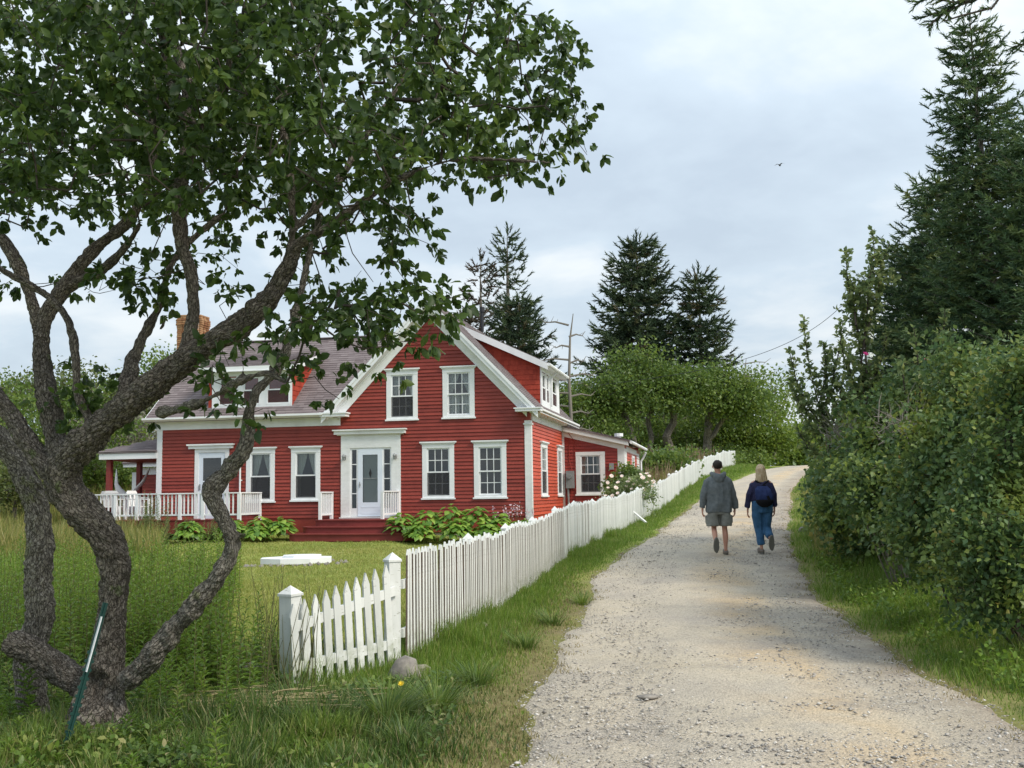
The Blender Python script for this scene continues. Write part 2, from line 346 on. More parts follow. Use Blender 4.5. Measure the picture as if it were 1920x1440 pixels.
# gravel road
m, t, b = mat('gravel_road', None, .95, spec=.15); M['road'] = m
co = nd(t, 'ShaderNodeTexCoord').outputs['Object']
big = noise(t, .55, 5, .55, co, .4)
fine = noise(t, 38, 6, .75, co); vo = nd(t, 'ShaderNodeTexVoronoi'); vo.inputs['Scale'].default_value = 55; t.links.new(co, vo.inputs['Vector'])
vo2 = nd(t, 'ShaderNodeTexVoronoi'); vo2.inputs['Scale'].default_value = 24; t.links.new(co, vo2.inputs['Vector'])
c = ramp(t, big, [(.32, (.40,.36,.305)), (.5, (.50,.44,.35)), (.62, (.48,.42,.325)), (.75, (.50,.42,.305))])
c = mixc(t, .75, c, ramp(t, fine, [(.30, (.28,.28,.29)), (.46, (.92,.92,.92)), (.62, (1.12,1.11,1.09)), (.75, (1.55,1.52,1.46))]), 'MULTIPLY')
spk = ramp(t, vo.outputs['Color'], [(.0, (.38,.38,.40)), (.30, (.95,.95,.95)), (.7, (1.05,1.05,1.05)), (1, (1.35,1.33,1.28))]); c = mixc(t, .6, c, spk, 'MULTIPLY')
uu = attr(t, 'across'); tan_ = ramp(t, uu, [(.0,(0,0,0)),(.42,(0,0,0)),(.58,(.8,.8,.8)),(.70,(.8,.8,.8)),(.80,(0,0,0))]); tan_ = mixc(t, 1.0, tan_, ramp(t, noise(t, .8, 4), [(.35,(0,0,0)),(.65,(1,1,1))]), 'MULTIPLY')
c = mixc(t, tan_, c, mixc(t, 1.0, c, (1.10,.93,.70), 'MULTIPLY'))
gry = ramp(t, uu, [(.0,(.2,.2,.2)),(.10,(.75,.75,.75)),(.34,(.55,.55,.55)),(.46,(0,0,0)),(.76,(0,0,0)),(.86,(.8,.8,.8)),(1,(.3,.3,.3))]); gry = mixc(t, 1.0, gry, ramp(t, noise(t, 1.7, 5), [(.38,(.0,.0,.0)),(.66,(.7,.7,.7))]), 'MULTIPLY')
c = mixc(t, gry, c, mixc(t, 1.0, c, (.78,.80,.84), 'MULTIPLY'))
g2 = noise(t, 1.1, 4, .6, co); c = mixc(t, mixc(t, 1.0, ramp(t, g2, [(.50, (0,0,0)), (.66, (.5,.5,.5))]), ramp(t, vo2.outputs['Color'], [(.25, (.3,.3,.3)), (.7, (1,1,1))]), 'MULTIPLY'), c, (.25,.235,.225))
edge = attr(t, 'edge'); c = mixc(t, mixc(t, 1.0, edge, ramp(t, noise(t, 3, 5), [(.3, (.2,.2,.2)), (.7, (1,1,1))]), 'MULTIPLY'), c, (.21,.165,.125))
t.links.new(c, b.inputs['Base Color'])
ad = nd(t, 'ShaderNodeMath', operation='MULTIPLY_ADD'); t.links.new(vo.outputs['Distance'], ad.inputs[0]); ad.inputs[1].default_value = -.8; t.links.new(fine, ad.inputs[2]); bump(t, b, ad.outputs[0], .9, .014)
# grassy ground
m, t, b = mat('grassy_ground', None, .95, spec=.1); M['ground'] = m
co = nd(t, 'ShaderNodeTexCoord').outputs['Object']
c = ramp(t, noise(t, .35, 6, .6, co, .3), [(.3, (.15,.20,.04)), (.5, (.21,.25,.056)), (.68, (.31,.29,.10))])
c = mixc(t, .6, c, ramp(t, noise(t, 30, 6, .7, co), [(.25, (.45,.45,.45)), (.75, (1.5,1.5,1.5))]), 'MULTIPLY')
dry = attr(t, 'dry'); c = mixc(t, dry, c, ramp(t, noise(t, 12, 6, .7, co), [(.3, (.10,.085,.045)), (.7, (.24,.20,.10))]))
t.links.new(c, b.inputs['Base Color']); bump(t, b, noise(t, 22, 6, .7, co), .6, .03)

# ------------------------------------------------------------------ terrain and road
FENCE_TAB = [(9.5,-1.92),(10.4,-1.12),(12.7,-.54),(15.5,-.06),(18.2,.42),(22,1.18),(26,2.13),(30.5,3.33),(34.5,4.48),(40,6.0),(47,7.75),(53,9.55),(58,11.2),(64,13.27)]
RL = [(-6,-.7),(6.5,-.13),(8.9,.11),(12,.45),(14.2,.84),(15.6,1.02),(16.6,1.12),(18.2,1.32),(20,1.80),(25.3,3.2),(32,4.95),(40,7.25),(48,10.1),(56,13.0),(64,16.3),(75,21.5),(90,30),(110,42)]
RR = [(-6,3.2),(6.5,3.42),(8.9,3.62),(12,3.98),(14.2,4.25),(17.1,4.65),(20,5.2),(25.3,6.5),(32,8.3),(40,10.4),(48,13.0),(56,15.9),(64,19.2),(75,24.4),(90,33),(110,45)]
ZR = [(-8,-1.65),(6.5,-1.67),(8.9,-1.67),(12,-1.65),(14.2,-1.6),(17.1,-1.5),(20,-1.25),(25.3,-.97),(32,-.58),(40,.08),(48,.6),(56,1.12),(64,1.5),(75,1.75),(100,1.6),(400,.5)]
ZL = [(-8,-1.72),(9.5,-1.64),(12.7,-1.52),(18,-1.42),(23,-1.40),(27,-1.44),(31,-1.37),(36,-1.06),(45,-.3),(60,1.1),(75,2.0),(100,2.6),(400,4)]
def edgeL(Y): return lerp_tab(RL, Y)+(hash_noise(Y, 0, .9, 1)-.5)*.24+(hash_noise(Y, 3, .28, 2)-.5)*.10
def edgeR(Y): return lerp_tab(RR, Y)+(hash_noise(Y, 7, 1.1, 3)-.5)*.26+(hash_noise(Y, 9, .3, 4)-.5)*.10
def base_h(X, Y):
    X, Y = np.asarray(X, float), np.asarray(Y, float)
    zr, zl = lerp_tab(ZR, Y), lerp_tab(ZL, Y)
    # knots softened
    for q in (-1.2, 1.2): zr = zr+lerp_tab(ZR, Y+q); zl = zl+lerp_tab(ZL, Y+q)
    zr, zl = zr/3, zl/3
    xf = lerp_tab(FENCE_TAB, Y); s = smooth01((X-xf+2.0)/4.0)
    z = zl*(1-s)+zr*s
    xr = lerp_tab(RR, Y); z = z+smooth01((X-xr-.3)/4)*.45
    # hill rising far left and behind
    z = z+smooth01((Y-42)/90)*smooth01((-X+2)/50)*5.0
    return z+CZ
def hgt(X, Y):
    X, Y = np.asarray(X, float), np.asarray(Y, float)
    z = base_h(X, Y); xl, xr = lerp_tab(RL, Y), lerp_tab(RR, Y)
    off = np.maximum(xl-X, X-xr)           # >0 outside the road
    rough = (hash_noise(X, Y, 1.3, 5)-.5)*.10+(hash_noise(X, Y, .45, 6)-.5)*.04
    return z+np.clip(off/1.2, 0, 1)*rough-smooth01((-off+.05)/.35)*.05
def ground_pt(x, y, z=0.0): return Vector((x, y, float(hgt(x, y))+z))
def grid_sheet(name, xs, ys, mats, hf, attrs):
    XX, YY = np.meshgrid(xs, ys); ZZ = hf(XX, YY); V = np.stack([XX, YY, ZZ], -1).reshape(-1,3)
    nx, ny = len(xs), len(ys); i = (np.arange(ny-1)[:,None]*nx+np.arange(nx-1)[None]).ravel()
    F = np.concatenate([np.stack([i, i+1, i+nx+1], 1), np.stack([i, i+nx+1, i+nx], 1)])
    me = big_mesh(name, V, F, mats, smooth=True)
    for an, af in attrs.items():
        at = me.attributes.new(an, 'FLOAT', 'POINT'); at.data.foreach_set('value', af(XX, YY).ravel().astype(np.float32))
    return me
def spaced(segs):
    o = []
    for a, b, st in segs: o.extend(np.arange(a, b, st))
    return np.array(o+[segs[-1][1]])
def dry_f(X, Y):
    off = np.maximum(edgeL(Y)-X, X-edgeR(Y))
    nearL = (edgeL(Y)-X > 0)
    band = np.clip(1-off/(.75+.5*hash_noise(X, Y, .8, 8)), 0, 1)
    return np.where(nearL, band*np.clip((19-Y)/3, 0, 1), band*.6)
xs = spaced([(-400,-60,20),(-60,-14,2),(-14,16,.33),(16,60,2),(60,400,20)]); ys = spaced([(-8,34,.33),(34,90,1.2),(90,500,20)])
ground = obj('lawn', grid_sheet('lawn', xs, ys, M['ground'], hgt, {'dry': dry_f})); ground['kind'] = 'structure'
# gravel road strip
ys = spaced([(-6,30,.15),(30,110,.6)]); us = np.linspace(0, 1, 29)
UU, YY = np.meshgrid(us, ys); XX = edgeL(YY)*(1-UU)+edgeR(YY)*UU
ZZ = base_h(XX, YY)+.012+(hash_noise(XX, YY, .9, 9)-.5)*.02+np.sin(UU*math.pi)*.035+(hash_noise(XX, YY, .22, 19)-.5)*.008
ZZ -= .02*np.exp(-((UU-.24)/.09)**2)+.02*np.exp(-((UU-.76)/.09)**2)
ZZ[:,0] -= .05; ZZ[:,-1] -= .05
V = np.stack([XX,YY,ZZ],-1).reshape(-1,3); nx = len(us); i = (np.arange(len(ys)-1)[:,None]*nx+np.arange(nx-1)[None]).ravel()
me = big_mesh('gravel_road', V, np.concatenate([np.stack([i,i+1,i+nx+1],1), np.stack([i,i+nx+1,i+nx],1)]), M['road'], smooth=True)
at = me.attributes.new('edge', 'FLOAT', 'POINT')
at2 = me.attributes.new('across', 'FLOAT', 'POINT'); at2.data.foreach_set('value', UU.ravel().astype(np.float32)); at = me.attributes['edge']
W_ = XX[:,-1:]-XX[:,:1]; at.data.foreach_set('value', np.clip(1-(1-UU)*W_/.8, 0, 1).ravel().astype(np.float32)*.9)
road = obj('gravel_road', me); road['kind'] = 'structure'
def road_h(X, Y):
    u = (X-edgeL(Y))/(edgeR(Y)-edgeL(Y)); return base_h(X, Y)+.012+np.sin(np.clip(u,0,1)*math.pi)*.03

# ------------------------------------------------------------------ the house (local frame: x along the front, y into it, z up)
Mw = P(693, 870, 33.6); HX, HY = Mw.x, Mw.y
HZ = CZ-1.2
def hz(z): return z+1.2          # heights were measured from eye level
ROTH = -YAW
house = thing('farmhouse', 'red clapboard farmhouse with white trim, front gable and mauve shingle roof beyond the lawn', 'house', (HX, HY, HZ), ROTH)
def H2W(u, w, z=0):
    c, s = math.cos(ROTH), math.sin(ROTH); return Vector((HX+c*u-s*w, HY+s*u+c*w, HZ+hz(z)))
UR = 5.15; UL = -7.28; PKU, PKZ, SLR = 1.98, 6.20, 1.04
# ---- walls with real openings
def wall_faces(mb, u0, u1, z0, top, holes, y, yth=.12, mi=0, jamb=True):
    cuts = sorted({u0, u1, *[h[0] for h in holes], *[h[1] for h in holes], *([PKU] if u0 < PKU < u1 else []), *np.linspace(u0, u1, 9)})
    cuts = [c for c in cuts if u0 <= c <= u1]
    for a, b in zip(cuts[:-1], cuts[1:]):
        if b-a < 1e-6: continue
        mid = (a+b)/2; seg = [(z0, None)]; hs = sorted([h for h in holes if h[0] < mid < h[1]], key=lambda h: h[2])
        zc_ = z0
        for h in hs:
            if h[2] > zc_: mb.add([(a,y,zc_),(b,y,zc_),(b,y,h[2]),(a,y,h[2])], [(0,1,2,3)], mi)
            zc_ = h[3]
        mb.add([(a,y,zc_),(b,y,zc_),(b,y,top(b-1e-7)),(a,y,top(a+1e-7))], [(0,1,2,3)], mi)
    if jamb:
        for h in holes:
            a, b, c, d = h; mb.add([(a,y,c),(a,y,d),(a,y+yth,d),(a,y+yth,c)], [(0,1,2,3)], mi); mb.add([(b,y,c),(b,y+yth,c),(b,y+yth,d),(b,y,d)], [(0,1,2,3)], mi)
            mb.add([(a,y,c),(a,y+yth,c),(b,y+yth,c),(b,y,c)], [(0,1,2,3)], mi); mb.add([(a,y,d),(b,y,d),(b,y+yth,d),(a,y+yth,d)], [(0,1,2,3)], mi)
def courses(u0, u1, z0, zt, top, holes, pitch=.112, th=.034):
    """clapboard pieces (list of MB) on plane y=0, facing -y"""
    outl = []; z = z0
    while z < zt-.02:
        za, zb = z, z+pitch+.012; inter = [(u0, u1)]
        for h in holes:
            if h[2] < zb-.02 and h[3] > za+.02:
                nn = []
                for a, b in inter:
                    if h[0] > a: nn.append((a, min(b, h[0])))
                    if h[1] < b: nn.append((max(a, h[1]), b))
                inter = [q for q in nn if q[1]-q[0] > .03]
        for a, b in inter:
            # trim to the roof line
            g_ = np.linspace(a, b, 60); ok = [x for x in g_ if top(x) > za+.05]
            if len(ok) < 2: continue
            a2, b2 = ok[0], ok[-1]
            mbp = MB(); t0 = th*R_.uniform(.88, 1.15); j = R_.uniform(-.0025, .0025); aa = R_.random()
            mbp.add([(a2,-t0,za+j),(b2,-t0,za+j),(b2,-.004,zb),(a2,-.004,zb),(a2,0,za+j),(b2,0,za+j)], [(0,1,2,3),(4,5,1,0),(0,3,4),(1,5,2)], 0, aa)
            outl.append(mbp)
        z += pitch
    return outl
def frame_empty(loc, rz): return Matrix.Translation(loc) @ Matrix.Rotation(rz, 4, 'Z')
# ---- window unit: local x across, y inwards (front casing face at y = -.045), origin bottom-left of casing on the wall plane
def window(parent, x, z, w, h, loc=(0,0,0), rz=0, cas=.15, head=.20, cap=True, grid=(3,2), lower_grid=True, curtain=None, sill=True, screen=True, wm='white', ajar=0.0, name='window'):
    base = Vector(loc)+Matrix.Rotation(rz, 3, 'Z') @ Vector((x, 0, z))
    f = MB(); T0 = -.045
    f.box(0, cas, T0, .02, 0, h-head); f.box(w-cas, w, T0, .02, 0, h-head); f.box(-.004, w+.004, T0-.006, .02, h-head, h-.045); f.box(cas, w-cas, T0+.004, .03, 0, .075 if cas > .08 else .055)
    if cap:
        f.prism([(-.075,T0-.06,h-.045),(w+.075,T0-.06,h-.045),(w+.075,.02,h-.045),(-.075,.02,h-.045)], (0,0,.045)); f.prism([(-.04,T0-.03,h-.08),(w+.04,T0-.03,h-.08),(w+.04,.02,h-.08),(-.04,.02,h-.08)], (0,0,.032))
    W = obj(name, f, M[wm], parent, loc=base, rot=(0,0,rz))
    if sill:
        s_ = MB(); s_.box(-.035, w+.035, T0-.035, .02, -.05, 0.0); obj('sill', s_, M[wm], W)
    gx0, gx1, gz0, gz1 = cas, w-cas, .05, h-head
    mid = (gz0+gz1)/2; sf = MB(); st = .042
    for (a, b, yy) in ((mid-.02, gz1, 0.0), (gz0, mid+.02, .035)):
        sf.box(gx0, gx0+st, yy-.02, yy+.02, a, b); sf.box(gx1-st, gx1, yy-.02, yy+.02, a, b); sf.box(gx0+st, gx1-st, yy-.02, yy+.02, a, a+st*(1.5 if yy else 1)); sf.box(gx0+st, gx1-st, yy-.02, yy+.02, b-st, b)
    obj('sash', sf, M['white'], W)
    for (a, b, yy, gr) in ((mid-.02+st, gz1-st, .0, True), (gz0+st*1.5, mid+.02-st, .035, lower_grid)):
        g_ = MB(); g_.box(gx0+st, gx1-st, yy-.002, yy+.002, a, b); obj('pane', g_, M['glass'], W)
        if gr and grid:
            mg = MB()
            for k in range(1, grid[0]): xx = gx0+st+(gx1-gx0-2*st)*k/grid[0]; mg.box(xx-.011, xx+.011, yy-.012, yy+.008, a, b)
            for k in range(1, grid[1]): zz = a+(b-a)*k/grid[1]; mg.box(gx0+st, gx1-st, yy-.0125, yy+.0085, zz-.011, zz+.011)
            obj('muntin', mg, M['white'], W)
    if screen:
        sc_ = MB(); sc_.box(gx0+.01, gx1-.01, -.018, -.016, gz0+.01, mid-.02); obj('insect_screen', sc_, M['screen'], W)
    if curtain:
        cu = MB(); yc = .16
        def drape(xa_t, xb_t, xa_b, xb_b, z_t, z_b, ny=8, nx=22):
            vs = []; 
            for j in range(ny+1):
                tt = j/ny; zz = z_t+(z_b-z_t)*tt; e_ = tt**1.3
                for i2 in range(nx+1):
                    q = i2/nx; xa = xa_t+(xa_b-xa_t)*e_; xb = xb_t+(xb_b-xb_t)*e_
                    vs.append((xa+(xb-xa)*q, yc+.022*math.sin(q*30+tt*1.5)+.008*math.sin(q*71), zz))
            cu.add(vs, [(j*(nx+1)+i2, j*(nx+1)+i2+1, (j+1)*(nx+1)+i2+1, (j+1)*(nx+1)+i2) for j in range(ny) for i2 in range(nx)])
        if curtain == 'tie':
            drape(gx0, (gx0+gx1)/2-.01, gx0-.02, gx0+.10, gz1+.02, mid-.1); drape((gx0+gx1)/2+.01, gx1, gx1-.10, gx1+.02, gz1+.02, mid-.1)
            drape(gx0-.02, gx0+.10, gx0-.02, gx0+.09, mid-.1, gz0); 
        if curtain == 'tie2':
            drape(gx0, gx0+.30, gx0-.02, gx0+.10, gz1+.02, mid-.06); drape(gx1-.27, gx1, gx1-.10, gx1+.02, gz1+.02, mid-.06)
        if curtain == 'cafe':
            drape(gx0, (gx0+gx1)/2-.02, gx0-.02, gx0+.08, gz1, mid-.02); drape((gx0+gx1)/2+.02, gx1, gx1-.08, gx1+.02, gz1, mid-.02)
            drape(gx0-.02, (gx0+gx1)/2-.01, gx0-.02, (gx0+gx1)/2-.02, mid, gz0); drape((gx0+gx1)/2+.015, gx1+.02, (gx0+gx1)/2+.03, gx1+.02, mid, gz0)
        if curtain == 'side':
            drape(gx0-.02, gx0+.2, gx0-.02, gx0+.16, gz1, gz0); drape(gx1-.16, gx1+.02, gx1-.12, gx1+.02, gz1, gz0)
        obj('curtain', cu, M['curtain'], W, smooth=True)
    return W
# front openings (inside the casing) and trim rectangles
zb = hz(-.05)
FW = dict(  # name: (u0, w, z0, h)
    w1=(-4.15, .98, hz(-.08), 1.73), w2=(-2.61, .98, hz(-.06), 1.71), lw1=(1.73, 1.02, zb, 1.74), lw2=(3.38, 1.02, zb, 1.74),
    gw1=(.57, 1.02, hz(2.42), 1.60), gw2=(2.40, 1.02, hz(2.43), 1.60))
def trim_rect(v): u, w, z, h = v; return (u, u+w, z, z+h)
def open_rect(v, cas=.15, head=.20): u, w, z, h = v; return (u+cas, u+w-cas, z+.05, z+h-head)
DOOR = (-5.95, -4.75, hz(-.62), hz(1.64)); ENTRY = (-.93, 1.03, hz(-.62), hz(1.95))
trims = [trim_rect(v) for v in FW.values()]+[DOOR, ENTRY]
opens = [open_rect(v) for v in FW.values()]+[(-5.82,-4.88,hz(-.55),hz(1.5)), (-.62,.72,hz(-.5),hz(1.55))]
def gable_top(u): return hz(PKZ)-SLR*abs(u-PKU)-.30
def front_top(u): return max(hz(2.30) if u < -.96 else 0, gable_top(u)) if u > -1.75 else hz(2.30)
Z0 = hz(-.62)
w = MB(); wall_faces(w, UL, UR, hz(-1.1), lambda u: max(hz(2.5) if u < PKU else 0, hz(PKZ)-SLR*abs(u-PKU)-.08) if u > -1.3 else hz(2.5), opens, 0.0)
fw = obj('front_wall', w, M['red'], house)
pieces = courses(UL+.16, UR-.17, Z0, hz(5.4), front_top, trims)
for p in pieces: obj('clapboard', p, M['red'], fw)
# side wall facing the road
SIDE = Matrix.Rotation(math.pi/2, 3, 'Z'); RS = math.pi/2
def side_top(x): return hz(2.30)
sw = [(1.62, 1.22, hz(-.02), 1.74), (4.95, 1.1, hz(-.02), 1.76)]
s_op = [open_rect(v) for v in sw]; s_tr = [trim_rect(v) for v in sw]
w = MB(); wall_faces(w, 0, 8.2, hz(-1.1), lambda u: hz(2.62), s_op, 0.0)
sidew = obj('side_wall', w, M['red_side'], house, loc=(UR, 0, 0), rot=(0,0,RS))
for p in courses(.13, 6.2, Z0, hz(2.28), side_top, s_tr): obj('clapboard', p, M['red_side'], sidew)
# remaining outer walls and dim rooms behind the windows
w = MB()
w.box(UL-.0, UL+.05, .06, 7.1, hz(-1.1), hz(2.6)); w.prism([(UL,.06,hz(2.6)),(UL,7.1,hz(2.6)),(UL,3.4,hz(5.5))], (.05,0,0))
w.box(UL, -1.5, 7.05, 7.1, hz(-1.1), hz(2.6)); w.box(-1.5, UR-.02, 8.15, 8.2, hz(-1.1), hz(2.6)); w.prism([(-1.5,8.15,hz(2.6)),(UR-.02,8.15,hz(2.6)),(PKU,8.15,hz(6.1))], (0,.05,0))
obj('back_wall', w, M['red'], house)
w = MB(); w.box(UL+.06, UR-.13, .35, 6.9, hz(-.62), hz(-.56), 1); w.box(UL+.06, UR-.13, .14, 6.9, hz(2.1), hz(2.2)); w.box(UL+.06, UR-.13, 3.0, 3.1, hz(-.56), hz(2.1)); w.prism([(-.9,3.6,hz(2.2)),(4.8,3.6,hz(2.2)),(PKU,3.6,hz(5.1))], (0,.1,0))
for u in (-1.4, 3.0): w.box(u, u+.1, .3, 3.0, hz(-.56), hz(2.1))
obj('interior', w, [M['interior'], M['floor_in']], house)
cfg = dict(w1=dict(grid=None, curtain='tie'), w2=dict(grid=None, curtain='tie'), lw1={}, lw2=dict(screen=False), gw1=dict(curtain='tie2'), gw2=dict(curtain='cafe', screen=False))
for k, v in FW.items(): window(house, v[0], v[2], v[1], v[3], **cfg[k])
for v in sw: window(house, v[0], v[2], v[1], v[3], loc=(UR,0,0), rz=RS, curtain='side', grid=(3,2), lower_grid=False)
# ---- trim
t_ = MB()
t_.box(UL-.03, UL+.16, -.04, -.002, Z0, hz(2.28)); obj('corner_board', t_, M['white'], house)
t_ = MB(); t_.box(UR-.17, UR+.04, -.045, .0, Z0-.12, hz(2.27)); t_.box(UR+.0, UR+.04, 0, .13, Z0-.12, hz(2.27)); t_.box(UR-.20, UR+.07, -.075, .16, hz(2.14), hz(2.19)); obj('corner_board', t_, M['white_worn'], house)
t_ = MB(); t_.box(UL-.05, -.96, -.05, .0, hz(2.28), hz(2.53)); t_.box(UL-.36, -1.2, -.33, -.05, hz(2.53), hz(2.56)); obj('frieze_board', t_, M['white'], house)
t_ = MB()   # eaves gutter of the left part
t_.prism([(UL-.36,-.36,hz(2.54)),(UL-.36,-.45,hz(2.60)),(UL-.36,-.45,hz(2.66)),(UL-.36,-.36,hz(2.66))], (abs(UL)+.36-1.42,0,0)); t_.box(-1.52,-.66,-.40,-.046,hz(2.54),hz(2.63)); t_.box(-1.52,-.62,-.43,-.046,hz(2.63),hz(2.67)); obj('gutter', t_, M['white'], house)
t_ = MB(); t_.box(4.76, 5.55, -.38, -.05, hz(2.53), hz(2.61)); t_.box(4.72, 5.57, -.41, -.047, hz(2.61), hz(2.645)); obj('cornice_return', t_, M['white'], house)
t_ = MB(); t_.box(UR, UR+.045, .16, 6.17, hz(2.27), hz(2.5)); t_.box(UR+.0, UR+.33, -.04, 8.2, hz(2.505), hz(2.53)); obj('frieze_board', t_, M['white_worn'], house)
t_ = MB(); t_.prism([(5.40,-.36,hz(2.53)),(5.53,-.36,hz(2.58)),(5.53,-.36,hz(2.64)),(5.40,-.36,hz(2.64))], (0,8.75,0))
for k in range(15): t_.box(UR+.05, 5.40, .4+k*.55, .45+k*.55, hz(2.45), hz(2.504))
t_.tube([(5.46,8.3,hz(2.55)),(5.46,8.4,hz(2.42)),(5.3,8.42,hz(2.30))], .04, 8); obj('gutter', t_, M['white_worn'], house)
# rakes: moulded fascia standing out on the overhang, sloped frieze on the wall
for sgn, nm in ((1,'rake_board'), (-1,'rake_board')):
    r_ = MB()
    def rk(u, off): return hz(PKZ)-SLR*abs(u-PKU)-off
    ue = PKU+sgn*3.47
    def quad(y0, y1, o0, o1, ua=PKU, ub=ue):
        pts = [(ua,y0,rk(ua,o0)),(ub,y0,rk(ub,o0)),(ub,y0,rk(ub,o1)),(ua,y0,rk(ua,o1))]
        r_.prism(pts, (0,y1-y0,0))
    quad(-.37, -.34, .0, .12); quad(-.345, -.30, .09, .26); quad(-.34, -.05, .235, .265, ub=PKU+sgn*3.36)
    quad(-.05, -.028, .27, .62, ub=PKU+sgn*(3.08 if sgn > 0 else 3.03)); quad(-.09, -.05, .27, .33, ub=PKU+sgn*3.2)
    obj(nm, r_, M['white'], house)
# ---- roofs
def shingle_field(name, O, A, B, la, lb, inside, parent, row=.14, tab=.30, kind='stuff'):
    """O origin at the eave, A unit along, B unit up the slope"""
    O, A, B = Vector(O), Vector(A).normalized(), Vector(B).normalized(); Nn = A.cross(B).normalized()
    mbs = MB(); nr = int(lb/row)+1
    for r in range(nr):
        b0, b1 = r*row, min(lb, (r+1)*row+.02); off = R_.uniform(0, tab) if r else 0; x = -off
        while x < la:
            wd_ = tab*R_.uniform(.8, 1.15); x0, x1 = max(0, x), min(la, x+wd_-.006)
            if x1-x0 > .03 and inside((x0+x1)/2, (b0+b1)/2):
                h_ = .014+R_.uniform(0, .006); j = R_.uniform(-.006, .006)
                pts = [O+A*x0+B*(b0+j)+Nn*h_, O+A*x1+B*(b0+j)+Nn*h_, O+A*x1+B*b1+Nn*.003, O+A*x0+B*b1+Nn*.003, O+A*x0+B*(b0+j)-Nn*.004, O+A*x1+B*(b0+j)-Nn*.004]
                mbs.add(pts, [(0,1,2,3),(4,5,1,0),(0,3,4),(1,5,2)], 0, R_.random())
            x += wd_
    return obj(name, mbs, M['shingle'], parent, kind=kind)
ME = 2.62; MR = 5.62; ms_ = (MR-ME)/3.75            # main roof: eave at y=-.35, ridge at y=3.4
u_v = PKU-(PKZ-MR)/SLR
rf = MB()
fr_poly = [(UL-.31,-.35,hz(ME)),(-1.46,-.35,hz(ME)),(u_v,3.4,hz(MR)),(UL-.31,3.4,hz(MR))]
rf.prism(fr_poly, (0,0,-.10)); rf.prism([(UL-.31,3.4,hz(MR)),(u_v+.0,3.4,hz(MR)),(u_v,7.15,hz(ME)),(UL-.31,7.15,hz(ME))], (0,0,-.10))
roof = obj('roof', rf, M['shingle'], house)
lb = math.hypot(3.75, MR-ME)
def in_main(a, b):
    y = b/lb*3.75; u = UL-.31+a; return u < -1.46+(u_v+1.46)*(y/3.75)-.02 and not (-5.60 < u < -2.63 and y > .46 and y < 2.6)
shingle_field('shingles', (UL-.31,-.35,hz(ME)), (1,0,0), (0,3.75,MR-ME), 9.6, lb, in_main, roof)
rc = MB(); rc.bar((UL-.31,3.4,hz(MR)+.015),(u_v,3.4,hz(MR)+.015), .24, .03, a=.9); obj('ridge_cap', rc, M['shingle'], roof)
lr = MB(); lr.prism([(UL-.335,-.36,hz(ME)),(UL-.335,3.4,hz(MR)),(UL-.335,3.4,hz(MR)-.22),(UL-.335,-.36,hz(ME)-.10)], (.025,0,0)); lr.prism([(UL-.335,3.4,hz(MR)),(UL-.335,7.16,hz(ME)),(UL-.335,7.16,hz(ME)-.1),(UL-.335,3.4,hz(MR)-.22)], (.025,0,0)); obj('rake_board', lr, M['white'], house)
EU = PKU+3.47; gz = lambda u: hz(PKZ)-SLR*abs(u-PKU)
rf = MB(); rf.prism([(PKU,-.36,hz(PKZ)),(EU,-.36,gz(EU)),(EU,8.4,gz(EU)),(PKU,8.4,hz(PKZ))], (0,0,-.08)); rf.prism([(PKU,-.36,hz(PKZ)),(PKU,8.4,hz(PKZ)),(PKU-3.47,8.4,gz(EU)),(PKU-3.47,-.36,gz(EU))], (0,0,-.08))
groof = obj('roof', rf, M['shingle'], house)
lg = math.hypot(3.47, 3.47*SLR)
DW0, DW1, DU, DZT = 2.0, 5.7, 5.13, 4.30       # side dormer: along the wall, its front plane, top height
def in_g(a, b): return not (DW0-.05 < -.37+a < DW1+.05 and b/lg*3.47 > (EU-DU) and b/lg*3.47 < 3.2)
shingle_field('shingles', (EU+.03,-.37,gz(EU)-.03), (0,1,0), (-1,0,SLR), 8.76, lg+.03, in_g, groof, tab=.3)
shingle_field('shingles', (PKU-3.47,8.4,gz(EU)), (0,-1,0), (1,0,SLR), 8.76, lg, lambda a, b: True, groof, tab=.6, row=.2)
# ---- chimney of single bricks
chx, chy = -7.93, 3.4; ch = MB(); ch.box(chx-.40, chx+.40, chy-.36, chy+.36, hz(4.8), hz(6.35)); chim = obj('chimney', ch, M['mortar'], house)
bm_ = {}
def brick_mesh(kx):
    if kx not in bm_: b_ = MB().box(-.096,.096,-.045,.045,-.03,.03, a=kx/5); bm_[kx] = b_.mesh('brick', M['brick'])
    return bm_[kx]
z = hz(5.4); row_i = 0
while z < hz(6.62):
    ext = .045 if row_i in (12, 13, 14) else (.02 if row_i == 11 else 0)
    for side in range(4):
        n_ = 4 if side % 2 == 0 else 3
        for k in range(n_):
            q = (k+.5)/n_-.5; o2 = (.06 if row_i % 2 else -.06)*(1 if k not in (0, n_-1) else .4)
            lx, ly, rz_ = [(q*.8+o2*.5, -.40-ext, 0), (.42+ext, q*.72, math.pi/2), (q*.8, .40+ext, 0), (-.42-ext, q*.72+o2*.4, math.pi/2)][side]
            if side == 2: continue
            obj('brick', brick_mesh(R_.randrange(6)), None, chim, loc=(chx+lx, chy+ly, z+.033), rot=(0,0,rz_+R_.uniform(-.01,.01)))
    z += .0745; row_i += 1
c_ = MB(); c_.box(chx-.36, chx+.36, chy-.32, chy+.32, hz(6.34), hz(6.62)); obj('flue', c_, M['mortar'], chim)
